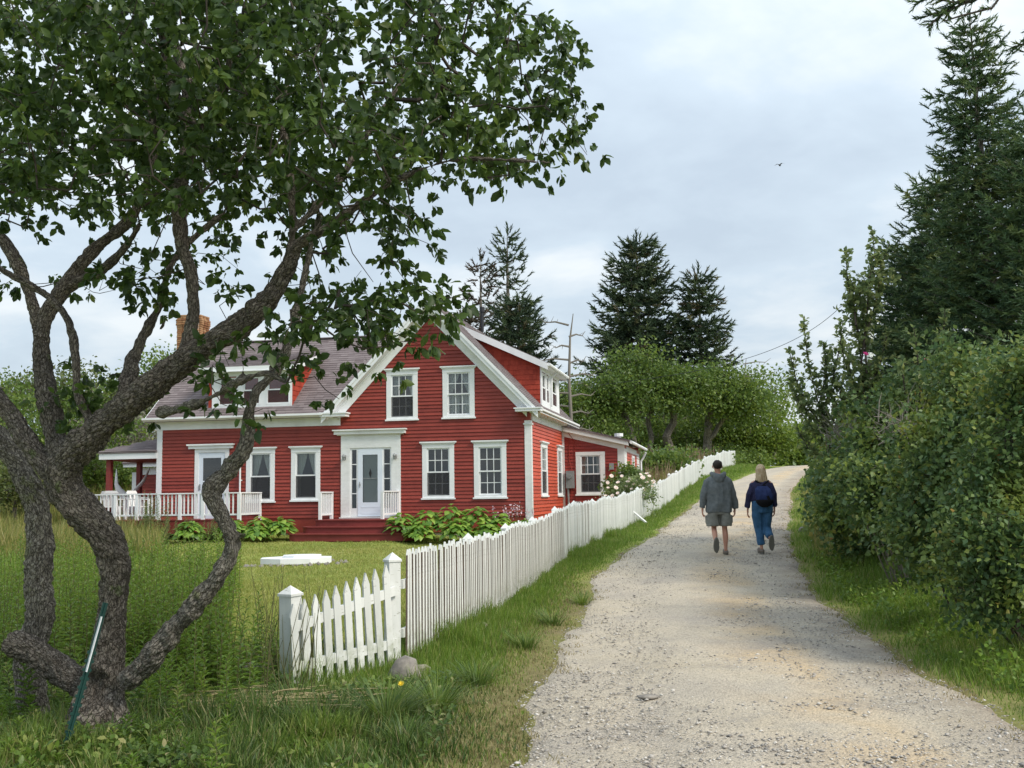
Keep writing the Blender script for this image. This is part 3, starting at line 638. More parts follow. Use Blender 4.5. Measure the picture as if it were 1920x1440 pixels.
# ---- left shed dormer with three windows
DL0, DL1, DLY, DLT = -5.57, -2.65, .10, 4.24
yb = 2.35; ztop = ME+ms_*(yb+.35)+.04
dm = MB()
dm.add([(DL0,DLY,hz(2.9)),(DL1,DLY,hz(2.9)),(DL1,DLY,hz(DLT)),(DL0,DLY,hz(DLT))], [(0,1,2,3)])
for u in (DL0, DL1): dm.add([(u,DLY,hz(2.8)),(u,DLY,hz(DLT)),(u,yb,hz(ztop)),(u,yb,hz(ztop)-.4)], [(0,1,2,3) if u < -4 else (3,2,1,0)])
dorm = obj('dormer', dm, M['red_shingle'], house)
def cheek_shingles(parent, loc, rz_, L_, zlo, zhi, flip=False):
    """rows of cedar shingles on a triangular cheek"""
    sh = MB(); z = zlo(0) if not flip else min(zlo(0), zlo(L_))
    z = min(zlo(0), zlo(L_)); rowi = 0
    while z < max(zhi(0), zhi(L_)):
        x = -R_.uniform(0, .12)
        while x < L_:
            wv = R_.uniform(.09, .17); x0, x1 = max(0, x), min(L_, x+wv-.004); m2 = (x0+x1)/2
            if x1-x0 > .02 and z+.16 > zlo(m2) and z+.02 < zhi(m2):
                zb_ = max(z+R_.uniform(-.004,.004), zlo(m2)-.12); zt_ = min(z+.18, zhi(m2)+.02)
                if zt_ > zb_: sh.add([(x0,-.018,zb_),(x1,-.018,zb_),(x1,-.004,zt_),(x0,-.004,zt_),(x0,0,zb_),(x1,0,zb_)], [(0,1,2,3),(4,5,1,0),(0,3,4),(1,5,2)], 0, R_.random())
            x += wv
        z += .165; rowi += 1
    return obj('cheek_shingles', sh, M['red_shingle'], parent, loc=loc, rot=(0,0,rz_), kind='stuff')
LL = yb-DLY
cheek_shingles(dorm, (DL1,DLY,0), math.pi/2, LL, lambda x: hz(ME+ms_*(DLY+x+.35)), lambda x: hz(DLT)+(hz(ztop)-hz(DLT))*x/LL)
w_ = MB(); w_.box(DL0+.05, DL1-.0, DLY-.04, DLY-.003, hz(2.93), hz(4.2)); 
casing = MB()
wx = [(-5.20,.62),(-4.36,.62),(-3.52,.80)]
for a, b, c, d in ((DL0+.14, DL1-.0, 2.93, 3.03), (DL0+.14, DL1, 3.98, 4.2)): casing.box(a, b, DLY-.04, DLY-.003, hz(c), hz(d))
prev = DL0+.14
for x, wv in wx+[(DL1, 0)]:
    casing.box(prev, x, DLY-.038, DLY-.003, hz(3.03), hz(3.98)); prev = x+wv
obj('dormer_casing', casing, M['white'], dorm)
for x, wv in wx:
    window(house, x, hz(3.03), wv, .95, loc=(0,DLY-.004,0), cas=.04, head=.04, cap=False, sill=False, grid=None, screen=True, curtain='side' if wv < .7 else None, name='dormer_window')
b_ = MB(); b_.box(DL0+.12, DL1-.12, DLY+.3, DLY+.34, hz(2.9), hz(4.1)); obj('room_wall', b_, M['interior'], dorm)
dr = MB(); A0 = hz(DLT)+.0; B0 = hz(ztop)+.12
dr.prism([(DL0-.2,DLY-.28,A0-.02),(DL1+.2,DLY-.28,A0-.02),(DL1+.2,yb+.1,B0),(DL0-.2,yb+.1,B0)], (0,0,.05)); obj('roof', dr, M['shingle'], dorm)
Bv = Vector((0, yb+.38-DLY, B0-A0+.02)); shingle_field('roof_shingles', (DL0-.2,DLY-.28,A0+.035), (1,0,0), Bv, DL1-DL0+.4, Bv.length, lambda a, b: True, dorm)
dt = MB()
for u in (DL0-.22, DL1+.18): dt.prism([(u,DLY-.29,A0+.03),(u,yb+.1,B0+.04),(u,yb+.1,B0-.14),(u,DLY-.29,A0-.15)], (.035,0,0))
dt.box(DL0-.2, DL1+.2, DLY-.30, DLY-.27, A0-.12, A0+.03); dt.box(DL0-.1, DL1+.1, DLY-.33, DLY+.02, A0-.135, A0-.11); obj('fascia', dt, M['white'], dorm)
# ---- right shed dormer
dm = MB(); rz_ = lambda u: hz(PKZ)-SLR*(u-PKU)
ut = 2.55
for y in (DW0, DW1): dm.add([(DU,y,rz_(DU)-.1),(DU,y,hz(DZT)),(ut,y,hz(5.52)),(ut,y,rz_(ut)-.3)], [(3,2,1,0) if y == DW0 else (0,1,2,3)])
dm.add([(DU,DW0,hz(2.8)),(DU,DW1,hz(2.8)),(DU,DW1,hz(DZT)),(DU,DW0,hz(DZT))], [(0,1,2,3)])
dorm2 = obj('dormer', dm, M['red_shingle'], house)
Lc = DU-ut
cheek_shingles(dorm2, (ut,DW0,0), 0, Lc, lambda x: rz_(ut+x), lambda x: hz(5.52)+(hz(DZT)-hz(5.52))*x/Lc)
cs = MB(); wy = [(2.16,.72),(3.0,.55),(3.9,1.3)]
prev = DW0
for y, wv in wy+[(DW1,0)]:
    cs.box(DU+.002, DU+.04, prev+.001, y, hz(3.03), hz(4.02)); prev = y+wv
cs.box(DU+.002, DU+.045, DW0, DW1, hz(2.86), hz(3.03)); cs.box(DU+.002, DU+.045, DW0, DW1, hz(4.02), hz(4.26)); obj('dormer_casing', cs, M['white'], dorm2)
for y, wv in wy: window(house, y, hz(3.03), wv, .99, loc=(DU+.003,0,0), rz=RS, cas=.06, head=.06, cap=False, sill=False, grid=None, curtain='side', name='dormer_window')
dr = MB(); dr.prism([(DU+.28,DW0-.2,hz(DZT)-.10),(DU+.28,DW1+.2,hz(DZT)-.10),(PKU+.1,DW1+.2,hz(5.80)),(PKU+.1,DW0-.2,hz(5.80))], (0,0,.05)); obj('roof', dr, M['shingle'], dorm2)
Bv = Vector((PKU+.1-DU-.28, 0, 5.80-DZT+.10)); shingle_field('roof_shingles', (DU+.28,DW0-.2,hz(DZT)-.045), (0,1,0), Bv, DW1-DW0+.4, Bv.length, lambda a, b: True, dorm2)
dt = MB()
for y in (DW0-.22, DW1+.2): dt.prism([(DU+.29,y,hz(DZT)-.055),(PKU+.1,y,hz(5.84)),(PKU+.1,y,hz(5.60)),(DU+.29,y,hz(DZT)-.27)], (0,.03,0))
dt.tube([(DU+.33,DW0-.2,hz(DZT)-.10),(DU+.33,DW1+.25,hz(DZT)-.10)], .055, 8); dt.box(DU+.04, DU+.3, DW0-.18, DW1+.18, hz(DZT)-.17, hz(DZT)-.14)
dt.tube([(DU+.33,3.72,hz(DZT)-.14),(DU+.10,3.72,hz(DZT)-.32),(DU+.10,3.72,hz(2.98))], .035, 8); obj('fascia', dt, M['white'], dorm2)
vp_ = MB(); vp_.tube([(PKU+.5,5.2,hz(5.9)),(PKU+.5,5.2,hz(6.75))], .06, 10); vp_.tube([(PKU+.5,5.2,hz(6.62)),(PKU+.5,5.2,hz(6.8))], .10, 10); obj('stove_pipe', vp_, M['dark_metal'], house)
# ---- side doors and entrance
d = MB(); u0, u1, z0, z1 = DOOR
d.box(u0,u0+.14,-.045,.02,z0,z1-.12); d.box(u1-.14,u1,-.045,.02,z0,z1-.12); d.box(u0,u1,-.05,.02,z1-.12,z1); d.box(u0-.2,u1+.14,-.11,-.002,z1,z1+.10); d.box(u0-.25,u1+.19,-.16,-.003,z1+.10,z1+.15)
dfr = obj('side_door', d, M['white'], house)
d = MB(); a, b = u0+.14, u1-.14; d.box(a,a+.14,-.02,.02,z0,z1-.12); d.box(b-.14,b,-.02,.02,z0,z1-.12); d.box(a+.14,b-.14,-.02,.02,z1-.3,z1-.12); d.box(a+.14,b-.14,-.02,.02,z0,z0+.75); d.box(a+.14,b-.14,-.018,.015,z0+1.18,z0+1.22); obj('storm_door', d, M['door_paint'], dfr)
d = MB(); d.box(a+.14,b-.14,-.004,.0,z0+.75,z1-.3); obj('pane', d, M['glass'], dfr)
d = MB(); d.tube([(a+.05,-.06,z0+.95),(a+.05,-.06,z0+1.1)], .012, 6); d.box(a+.035,a+.065,-.045,-.02,z0+.93,z0+1.12); obj('handle', d, M['grey_metal'], dfr)
# entrance surround
u0, u1, z0, z1 = ENTRY
d = MB(); d.box(u0,u0+.30,-.06,.02,z0,z1-.40); d.box(u1-.30,u1,-.06,.02,z0,z1-.40); d.box(u0,u1,-.062,.02,z1-.40,z1); d.box(u0-.20,u1+.17,-.17,-.003,z1+.03,z1+.14); d.box(u0-.24,u1+.21,-.22,-.004,z1+.14,z1+.18); d.box(u0-.12,u1+.10,-.11,-.002,z1,z1+.03)
ent = obj('entrance_surround', d, M['white_worn'], house)
d = MB(); sx = [(-.63,-.40),(.46,.71)]
zt = z1-.40
d.box(-.63,.73,-.03,.02,zt-.06,zt); d.box(-.63,-.58,-.03,.02,z0,zt-.06); d.box(.68,.73,-.03,.02,z0,zt-.06); d.box(-.42,-.37,-.03,.02,z0,zt-.06); d.box(.43,.48,-.03,.02,z0,zt-.06); d.box(-.58,-.42,-.03,.02,z0,z0+.28); d.box(.48,.68,-.03,.02,z0,z0+.28)
for s0, s1 in ((-.58,-.42),(.48,.68)):
    for k in range(1, 4): zz = z0+.28+(zt-.06-z0-.28)*k/4; d.box(s0,s1,-.025,.01,zz-.014,zz+.014)
obj('sidelight_frame', d, M['white'], ent)
for s0, s1 in ((-.58,-.42),(.48,.68)): d = MB(); d.box(s0,s1,-.006,-.002,z0+.28,zt-.06); obj('sidelight', d, M['glass'], ent)
d = MB(); a, b = -.37, .43
d.box(a,a+.15,-.045,.0,z0+.02,zt-.06); d.box(b-.15,b,-.045,.0,z0+.02,zt-.06); d.box(a+.15,b-.15,-.045,.0,zt-.22,zt-.06); d.box(a+.15,b-.15,-.045,.0,z0+.02,z0+.46)
d.box(a+.11,b-.11,-.05,-.045,z0+.30,z0+.34); d.box(a+.11,b-.11,-.05,-.045,z0+.10,z0+.14)
fd = obj('storm_door', bevel(obj('x', d, M['door_paint'], ent), .004).data, None, ent); bpy.data.objects.remove(bpy.data.objects['x'])
d = MB(); d.box(a+.15,b-.15,-.022,-.018,z0+.46,zt-.22); obj('pane', d, M['glass'], ent)
m_d = mat('inner_door_grey', (.42,.43,.42), .6)[0]; d = MB(); d.box(a,b,.05,.09,z0+.02,zt-.06); obj('inner_door', d, m_d, ent)
d = MB(); d.box(a+.15,b-.15,-.03,-.016,z0+1.2,z0+1.22); obj('glazing_bar', d, M['grey_metal'], ent)
d = MB(); d.prism([(.03,-.03,z0+1.22),(.075,-.03,z0+1.36),(.03,-.03,z0+1.52),(-.015,-.03,z0+1.36)], (0,.01,0)); obj('door_ornament', d, M['dark_metal'], ent)
d = MB(); d.tube([(a+.07,-.08,z0+.92),(a+.07,-.08,z0+1.10)], .012, 6); d.box(a+.05,a+.09,-.075,-.045,z0+.98,z0+1.04); obj('handle', d, M['grey_metal'], ent)
for u in (-.80, .87):
    d = MB(); zz = hz(1.26); d.tube([(u,-.06,zz+.02),(u,-.16,zz+.07)], .018, 6); d.tube([(u,-.16,zz-.10),(u,-.16,zz+.02)], [.04,.055], 6); d.tube([(u,-.16,zz+.02),(u,-.16,zz+.05),(u,-.16,zz+.09)], [.075,.06,.012], 8); d.box(u-.04,u+.04,-.075,-.06,zz-.07,zz+.07)
    obj('wall_lantern', d, M['grey_metal'], house)
# ---- entrance platform and curved steps
def slab(uL, uR, yf, z0, z1, r=.45, bow=.10, mi=0):
    pts = [(uL, -.005), (uL, yf+r)]
    for k in range(1, 9): an = math.pi+k/8*math.pi/2; pts.append((uL+r+r*math.cos(an), yf+r+r*math.sin(an)))
    for k in range(1, 8): q = k/8; pts.append((uL+r+(uR-uL-2*r)*q, yf-bow*math.sin(q*math.pi)))
    for k in range(0, 9): an = 1.5*math.pi+k/8*math.pi/2; pts.append((uR-r+r*math.cos(an), yf+r+r*math.sin(an)))
    pts.append((uR, -.005)); return pts
steps = []
for i, (uL, uR, yf, zt_) in enumerate([(-1.42,1.35,-1.15,-.66),(-1.72,1.62,-1.5,-.86),(-2.02,1.9,-1.85,-1.06)]):
    d = MB(); pts = slab(uL, uR, yf, 0, 0, r=.30 if i == 0 else .42)
    d.prism([(p[0],p[1],hz(zt_)-.035-.19) for p in pts], (0,0,.19)); obj('riser', d, M['red_step'], house)
    pts = slab(uL-.03, uR+.03, yf-.035, 0, 0, r=.32 if i == 0 else .44); d = MB(); d.prism([(p[0],p[1]-.001,hz(zt_)-.035) for p in pts], (0,0,.035)); obj('tread', d, M['red_step'], house)
d = MB(); d.box(u0-.02,u1+.02,-.16,-.064,z0-.03,z0+.005); obj('threshold', d, M['white_worn'], house)
def railing(name, p0, p1, h, nb, posts, parent=None, zlow=.12, pw=.09, bal=.038, capm=None):
    """posts: fractions along the run with a post"""
    p0, p1 = Vector(p0), Vector(p1); d_ = p1-p0; L_ = d_.length; ang = math.atan2(d_.y, d_.x)
    root = obj(name, MB().box(-.03,L_+.03,-.055,.055,h-.035,h), M['white'], parent, loc=p0, rot=(0,0,ang))
    obj('bottom_rail', MB().box(0,L_,-.02,.02,zlow,zlow+.05), M['white'], root)
    for f in posts: obj('post', MB().box(f*L_-pw/2,f*L_+pw/2,-pw/2+.002,pw/2-.002,-.06,h-.036), M['white'], root)
    bmsh = MB().box(-bal/2,bal/2,-bal/2,bal/2,zlow+.05,h-.036).mesh('baluster', M['white'])
    for k in range(nb):
        x = L_*(k+.5)/nb
        if any(abs(x-f*L_) < pw*.7 for f in posts): continue
        obj('baluster', bmsh, None, root, loc=(x,0,0))
    return root
railing('stair_railing', (-1.22,-1.05,hz(-.66)), (-1.22,-.10,hz(-.66)), .85, 7, (0,1), house)
railing('stair_railing', (.55+.22,-1.05,hz(-.66)), (.55+.42,-.10,hz(-.66)), .85, 7, (0,1), house)
# ---- right rear wing: front (peeling red) wall at w=6.2
WY, WU0, WU1 = 6.2, UR, 7.38
wtop = lambda u: hz(2.30)-.245*(u-UR)
wv = (5.66-.0, 1.05, hz(0.0), 1.56)
w = MB(); wall_faces(w, WU0, WU1, hz(-1.1), wtop, [open_rect(wv, .17, .17)], WY); wing = obj('wing_wall', w, M['red_worn'], house)
mbs = MB()
for p in courses(WU0+.10, WU1-.20, Z0, hz(2.4), lambda u: wtop(u)-.16, [trim_rect(wv)]): mbs.add(p.v, p.f, 0, p.a[0])
obj('clapboard_siding', mbs, M['red_worn'], wing, loc=(0,WY,0), kind='stuff')
window(house, wv[0], wv[2], wv[1], wv[3], loc=(0,WY,0), cas=.17, head=.17, cap=False, curtain='side', wm='white_worn', lower_grid=True)
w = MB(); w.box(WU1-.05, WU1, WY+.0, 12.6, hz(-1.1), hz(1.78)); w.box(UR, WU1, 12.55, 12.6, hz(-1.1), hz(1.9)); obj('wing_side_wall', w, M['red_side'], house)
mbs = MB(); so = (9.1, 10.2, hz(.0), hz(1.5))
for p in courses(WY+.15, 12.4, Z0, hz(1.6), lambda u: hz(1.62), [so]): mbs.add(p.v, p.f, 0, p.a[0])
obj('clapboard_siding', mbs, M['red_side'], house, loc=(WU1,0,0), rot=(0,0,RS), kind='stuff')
window(house, 9.1, hz(.0), 1.1, 1.5, loc=(WU1+.002,0,0), rz=RS, cas=.14, head=.14, cap=False, curtain=None)
w = MB(); w.box(UR+.06,WU1-.15,WY+1.9,WY+2.0,hz(-.6),hz(1.8)); w.box(UR+.06,WU1-.15,WY+.2,WY+2,hz(-.6),hz(-.55)); obj('room_wall', w, M['interior'], house)
t_ = MB(); t_.box(WU1-.21, WU1+.035, WY-.04, WY+.0, Z0, hz(1.72)); t_.box(WU1+.0, WU1+.035, WY, WY+.9, Z0, hz(1.62)); t_.box(WU1+.0, WU1+.03, 11.4, 12.6, Z0, hz(1.62)); t_.box(WU1, WU1+.03, WY+.9, 11.4, hz(1.5), hz(1.72)); obj('corner_board', t_, M['white_worn'], house)
t_ = MB(); t_.box(UR+.0, UR+.10, WY-.04, WY, Z0, hz(2.2)); obj('corner_board', t_, M['white_worn'], house)
t_ = MB(); t_.prism([(UR,WY-.05,wtop(UR)),(WU1+.04,WY-.05,wtop(WU1+.04)),(WU1+.04,WY-.05,wtop(WU1+.04)-.20),(UR,WY-.05,wtop(UR)-.20)], (0,.048,0)); t_.prism([(UR,WY-.22,wtop(UR)+.14),(WU1+.2,WY-.22,wtop(WU1+.2)+.14),(WU1+.2,WY-.22,wtop(WU1+.2)),(UR,WY-.22,wtop(UR))], (0,.03,0)); t_.prism([(UR,WY-.19,wtop(UR)+.01),(WU1+.2,WY-.19,wtop(WU1+.2)+.01),(WU1+.2,WY-.19,wtop(WU1+.2)-.015),(UR,WY-.19,wtop(UR)-.015)], (0,.15,0)); obj('rake_board', t_, M['white_worn'], house)
rf = MB(); pz = lambda u: wtop(u)+.14
rf.prism([(UR,WY-.25,pz(UR)),(WU1+.25,WY-.25,pz(WU1+.25)),(WU1+.25,12.9,pz(WU1+.25)),(UR,12.9,pz(UR))], (0,0,.05)); wroof = obj('roof', rf, M['shingle'], house)
Bv = Vector((-(WU1+.25-UR),0,pz(UR)-pz(WU1+.25))); shingle_field('shingles', (WU1+.26,WY-.26,pz(WU1+.25)+.053), (0,1,0), Bv, 6.95, Bv.length, lambda a, b: True, wroof, row=.16)
t_ = MB(); zz = hz(1.72); t_.tube([(WU1+.30,WY-.2,pz(WU1+.3)),(WU1+.30,12.95,pz(WU1+.3))], .06, 8); t_.tube([(WU1+.30,12.7,zz-.02),(WU1+.18,12.75,zz-.25),(WU1+.08,12.75,zz-.4),(WU1+.08,12.75,hz(-.6))], .045, 8); obj('gutter', t_, M['white'], house)
t_ = MB(); t_.tube([(6.9,9.4,wtop(6.9)+.15),(6.9,9.4,wtop(6.9)+.38)], .09, 10); t_.tube([(6.9,9.4,wtop(6.9)+.34),(6.9,9.4,wtop(6.9)+.46)], .17, 10); obj('roof_vent', t_, M['white'], house)
# meter box, pipes and cables on the wing wall
t_ = MB(); t_.box(5.31,5.60,WY-.20,WY-.05,hz(.22),hz(.84)); t_.tube([(5.44,WY-.2,hz(.64)),(5.44,WY-.28,hz(.64))], .085, 12); met = obj('electricity_meter', t_, M['grey_metal'], house)
t_ = MB(); t_.tube([(5.38,WY-.12,hz(.22)),(5.38,WY-.12,hz(-.75))], .035, 8); obj('conduit', t_, M['grey_metal'], met)
t_ = MB(); t_.tube([(5.50,WY-.12,hz(.22)),(5.50,WY-.1,hz(-.05)),(5.44,WY-.08,hz(-.3))], .012, 6); t_.tube([(5.42,WY-.05,hz(2.0)),(5.43,WY-.05,hz(1.2)),(5.53,WY-.06,hz(.84))], .011, 6); t_.tube([(5.35,WY-.06,hz(2.28)),(5.55,WY-.06,hz(2.02)),(5.64,WY-.05,hz(1.9)),(5.63,WY-.05,hz(.6)),(5.66,WY-.05,hz(-.3))], .009, 6); obj('cable', t_, M['red_worn'], met)
t_ = MB(); t_.box(6.87,7.03,WY-.12,WY-.05,hz(.86),hz(1.09)); gb = obj('utility_box', t_, M['grey_metal'], house)
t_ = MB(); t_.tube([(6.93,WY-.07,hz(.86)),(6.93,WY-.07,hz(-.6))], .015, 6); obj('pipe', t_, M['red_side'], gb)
t_ = MB(); t_.box(5.55,5.78,WY-.14,WY-.05,hz(-.42),hz(-.25)); obj('vent_hood', t_, M['grey_metal'], house)
# white downspout between the left windows
t_ = MB(); t_.tube([(-4.33,-.10,hz(1.55)),(-4.33,-.10,hz(-.5))], .03, 8); t_.box(-4.37,-4.29,-.07,-.02,hz(.58),hz(.62)); obj('downspout', t_, M['white'], house)
# ---- foundation behind the plants
t_ = MB(); t_.box(UL+.05, UR-.05, .03, .08, hz(-1.4), Z0+.02); t_.box(UR-.08, UR-.03, .08, 8, hz(-1.4), Z0+.02); t_.box(UR, WU1-.05, WY+.03, WY+.08, hz(-1.4), Z0+.02); obj('foundation', t_, M['block'], house)
# ---- side porch on the left with hipped roof, and rear ell
t_ = MB(); PU0, PU1 = -9.75, UL-.0
for (u, y) in ((-9.12, .15), (-9.9, 3.3), (-7.95, 3.3)):
    t_.box(u-.08, u+.08, y-.08, y+.08, hz(-.6), hz(1.4)); obj('porch_post', t_, M['red_step'], house); t_ = MB()
t_.prism([(-9.35,-.02,hz(1.36)),(UL+.02,-.02,hz(1.36)),(UL+.02,3.5,hz(1.36)),(-10.1,3.5,hz(1.36))], (0,0,.04)); obj('porch_ceiling', t_, M['red_step'], house)
t_ = MB(); t_.box(-9.37, UL-.01, -.08, -.04, hz(1.36), hz(1.55)); t_.bar((-9.37,-.06,hz(1.455)), (-10.12,3.5,hz(1.455)), .04, .19); obj('fascia', t_, M['white'], house)
rf = MB(); rf.prism([(-9.40,-.12,hz(1.56)),(UL-.01,-.12,hz(1.56)),(UL-.01,1.7,hz(2.12)),(-8.2,1.7,hz(2.02))], (0,0,.04)); rf.prism([(-9.40,-.12,hz(1.56)),(-8.2,1.7,hz(2.02)),(UL-.01,1.7,hz(2.12)),(UL-.01,3.5,hz(1.56)),(-10.15,3.5,hz(1.56))], (0,0,.035)); proof = obj('porch_roof', rf, M['shingle'], house)
Bv = Vector((0,1.82,.53)); shingle_field('shingles', (-9.40,-.13,hz(1.605)), (1,0,0), Bv, 2.1, Bv.length, lambda a, b: a > b*.62, proof)
w = MB(); w.box(-11.9, UL, 6.3, 6.4, hz(-1.1), hz(1.1)); w.box(-11.9,-11.8,6.4,9.5,hz(-1.1),hz(1.1)); ell = obj('rear_ell_wall', w, M['red'], house)
mbs = MB()
for p in courses(-11.7, -9.9, Z0, hz(1.0), lambda u: hz(1.02), []): mbs.add(p.v, p.f, 0, p.a[0])
obj('clapboard_siding', mbs, M['red'], ell, loc=(0,6.3,0), kind='stuff')
t_ = MB(); t_.box(-11.95,-11.7,6.22,6.30,Z0,hz(1.1)); t_.box(-11.7,UL,6.23,6.30,hz(1.0),hz(1.28)); t_.box(-12.2,UL,5.98,6.05,hz(1.3),hz(1.42)); t_.box(-9.9,-9.7,6.22,6.3,Z0,hz(1.0)); t_.tube([(-9.98,6.1,hz(1.3)),(-10.05,6.15,hz(1.1)),(-10.05,6.18,hz(-.6))], .045, 8); obj('ell_trim', t_, M['white'], ell)
rf = MB(); rf.prism([(-12.25,5.95,hz(1.42)),(UL,5.95,hz(1.42)),(UL,7.9,hz(1.95)),(-12.25,7.9,hz(1.95))], (0,0,.06)); obj('ell_roof', rf, M['shingle'], ell)
window(house, -9.7, hz(-.1), 1.2, 1.3, loc=(0,6.25,0), cas=.1, head=.1, cap=False, grid=None, curtain=None)
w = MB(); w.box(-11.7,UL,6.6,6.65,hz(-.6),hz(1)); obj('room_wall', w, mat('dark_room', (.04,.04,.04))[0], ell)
# ---- deck
DK0, DK1, DKF = -10.3, -3.62, -1.6
t_ = MB(); t_.prism([(-9.4,DKF,hz(-.68)),(DK1,DKF,hz(-.68)),(DK1,-.05,hz(-.68)),(UL-.05,-.05,hz(-.68)),(UL-.05,6.2,hz(-.68)),(-11.6,6.2,hz(-.68)),(-11.6,1.6,hz(-.68))], (0,0,.04)); deck = obj('deck', t_, M['red_step'], house)
t_ = MB(); t_.box(-9.4, DK1, DKF, DKF+.04, hz(-1.05), hz(-.69)); t_.bar((-9.4,DKF,hz(-.87)),(-11.6,1.6,hz(-.87)), .04, .36); t_.box(DK1-.04,DK1,DKF,-.06,hz(-1.05),hz(-.69)); obj('deck_skirt', t_, M['red_step'], deck)
k_b = MB()
for k in range(10): k_b.box(-9.4, DK1+.02, DKF-.02+k*.155, DKF-.02+k*.155+.14, hz(-.64)+.002, hz(-.64)+.028, a=R_.random())
obj('deck_boards', k_b, M['red_step'], deck, kind='stuff')
railing('deck_railing', (-9.35,DKF+.05,hz(-.61)), (DK1-.02,DKF+.05,hz(-.61)), .82, 42, (.0,.135,.27,.40,.53,.655,.79,1.0), house, pw=.1)
railing('deck_railing', (-11.55,1.6,hz(-.61)), (-9.37,DKF+.07,hz(-.61)), .82, 26, (.0,.33,.66), house, pw=.1)
railing('deck_railing', (DK1-.03,DKF+.1,hz(-.61)), (DK1-.03,-.06,hz(-.61)), .82, 10, (1.0,), house, pw=.08)

# ------------------------------------------------------------------ picket fence
def fence_x(y): return float(lerp_tab(FENCE_TAB, y))
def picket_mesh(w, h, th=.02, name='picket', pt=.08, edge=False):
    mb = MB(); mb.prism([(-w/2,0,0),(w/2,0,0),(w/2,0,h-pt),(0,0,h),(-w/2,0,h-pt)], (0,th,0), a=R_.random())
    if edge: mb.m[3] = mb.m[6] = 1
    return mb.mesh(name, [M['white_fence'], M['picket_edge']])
def post_mb(w, h, cap=True):
    mb = MB(); mb.box(-w/2,w/2,-w/2,w/2,-.15,h)
    if cap: c = w*.58; mb.add([(-c,-c,h),(c,-c,h),(c,c,h),(-c,c,h),(-c,-c,h+.02),(c,-c,h+.02),(c,c,h+.02),(-c,c,h+.02),(0,0,h+.09)], [(3,2,1,0),(0,1,5,4),(1,2,6,5),(2,3,7,6),(3,0,4,7),(4,5,8),(5,6,8),(6,7,8),(7,4,8)])
    return mb
pts = []                       # centre line sampled finely from the tall end post on
yy = 10.4
while yy < 64: pts.append(Vector((fence_x(yy), yy, 0))); yy += .05
sm = [sum((pts[min(max(i+k,0),len(pts)-1)] for k in range(-16,17)), Vector())/33 for i in range(len(pts))]; sm[0] = pts[0]
FB = thing('picket_fence', 'long white picket fence climbing beside the gravel road up to the trees', 'fence', (sm[0].x, sm[0].y, float(hgt(sm[0].x, sm[0].y))))
fo = FB.location.copy()
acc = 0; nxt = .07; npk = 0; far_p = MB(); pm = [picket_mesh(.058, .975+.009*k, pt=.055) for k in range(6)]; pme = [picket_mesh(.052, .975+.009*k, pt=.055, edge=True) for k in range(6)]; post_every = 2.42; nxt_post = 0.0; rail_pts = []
pm_post = post_mb(.10, 1.035).mesh('post', M['white_fence'])
for i in range(1, len(sm)):
    a, b = sm[i-1], sm[i]; seg = (b-a).length; ang = math.atan2(b.y-a.y, b.x-a.x); nrm_ = Vector((math.sin(ang), -math.cos(ang), 0))  # towards the road
    while acc+seg >= nxt:
        f_ = (nxt-acc)/seg; p = a.lerp(b, f_); q = p+nrm_*.075; z = float(hgt(p.x, p.y))+.075+.012*math.sin(nxt*1.3)
        if npk < 300:
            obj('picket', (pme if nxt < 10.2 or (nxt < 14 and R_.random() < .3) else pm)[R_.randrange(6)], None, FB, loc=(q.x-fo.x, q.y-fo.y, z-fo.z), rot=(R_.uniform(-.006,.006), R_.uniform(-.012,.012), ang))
        else:
            ca, sa = math.cos(ang)*.03, math.sin(ang)*.03; h_ = .99; q = q-fo; z -= fo.z
            far_p.prism([(q.x-ca,q.y-sa,z),(q.x+ca,q.y+sa,z),(q.x+ca,q.y+sa,z+h_-.07),(q.x,q.y,z+h_),(q.x-ca,q.y-sa,z+h_-.07)], (-nrm_.x*.02,-nrm_.y*.02,0), a=R_.random())
        npk += 1; nxt += .0905 if npk < 300 else .085
    while acc+seg >= nxt_post:
        p = a.lerp(b, (nxt_post-acc)/seg) if nxt_post > 0 else a; z = float(hgt(p.x, p.y))
        if nxt_post > 0: obj('post', pm_post, None, FB, loc=(p.x-fo.x, p.y-fo.y, z-fo.z), rot=(0,0,ang+R_.uniform(-.03,.03)))
        nxt_post += post_every
    acc += seg
    if i % 12 == 0 or i == 1: rail_pts.append((a+nrm_*.034, float(hgt(a.x, a.y))))
obj('pickets', far_p, M['white_fence'], FB, kind='stuff')
for h_ in (.30, .76):
    for (p, z0_), (q, z1_) in zip(rail_pts[:-1], rail_pts[1:]):
        mb = MB(); mb.bar((p.x-fo.x, p.y-fo.y, z0_+h_-fo.z), (q.x-fo.x, q.y-fo.y, z1_+h_-fo.z), .035, .085); obj('rail', mb, M['white_fence'], FB)
obj('post', post_mb(.118, 1.00), M['white_fence'], FB, loc=(-.05,-.06,-.02), rot=(0,0,.55))
bx = MB(); pb = Vector((fence_x(30.5), 30.5, 0)); zb_ = float(hgt(pb.x, pb.y)); bx.bar((pb.x+.05-fo.x, pb.y-fo.y, zb_+.5-fo.z), (pb.x+.62-fo.x, pb.y-.35-fo.y, zb_-.02-fo.z), .10, .04); obj('brace', bx, M['white_fence'], FB)
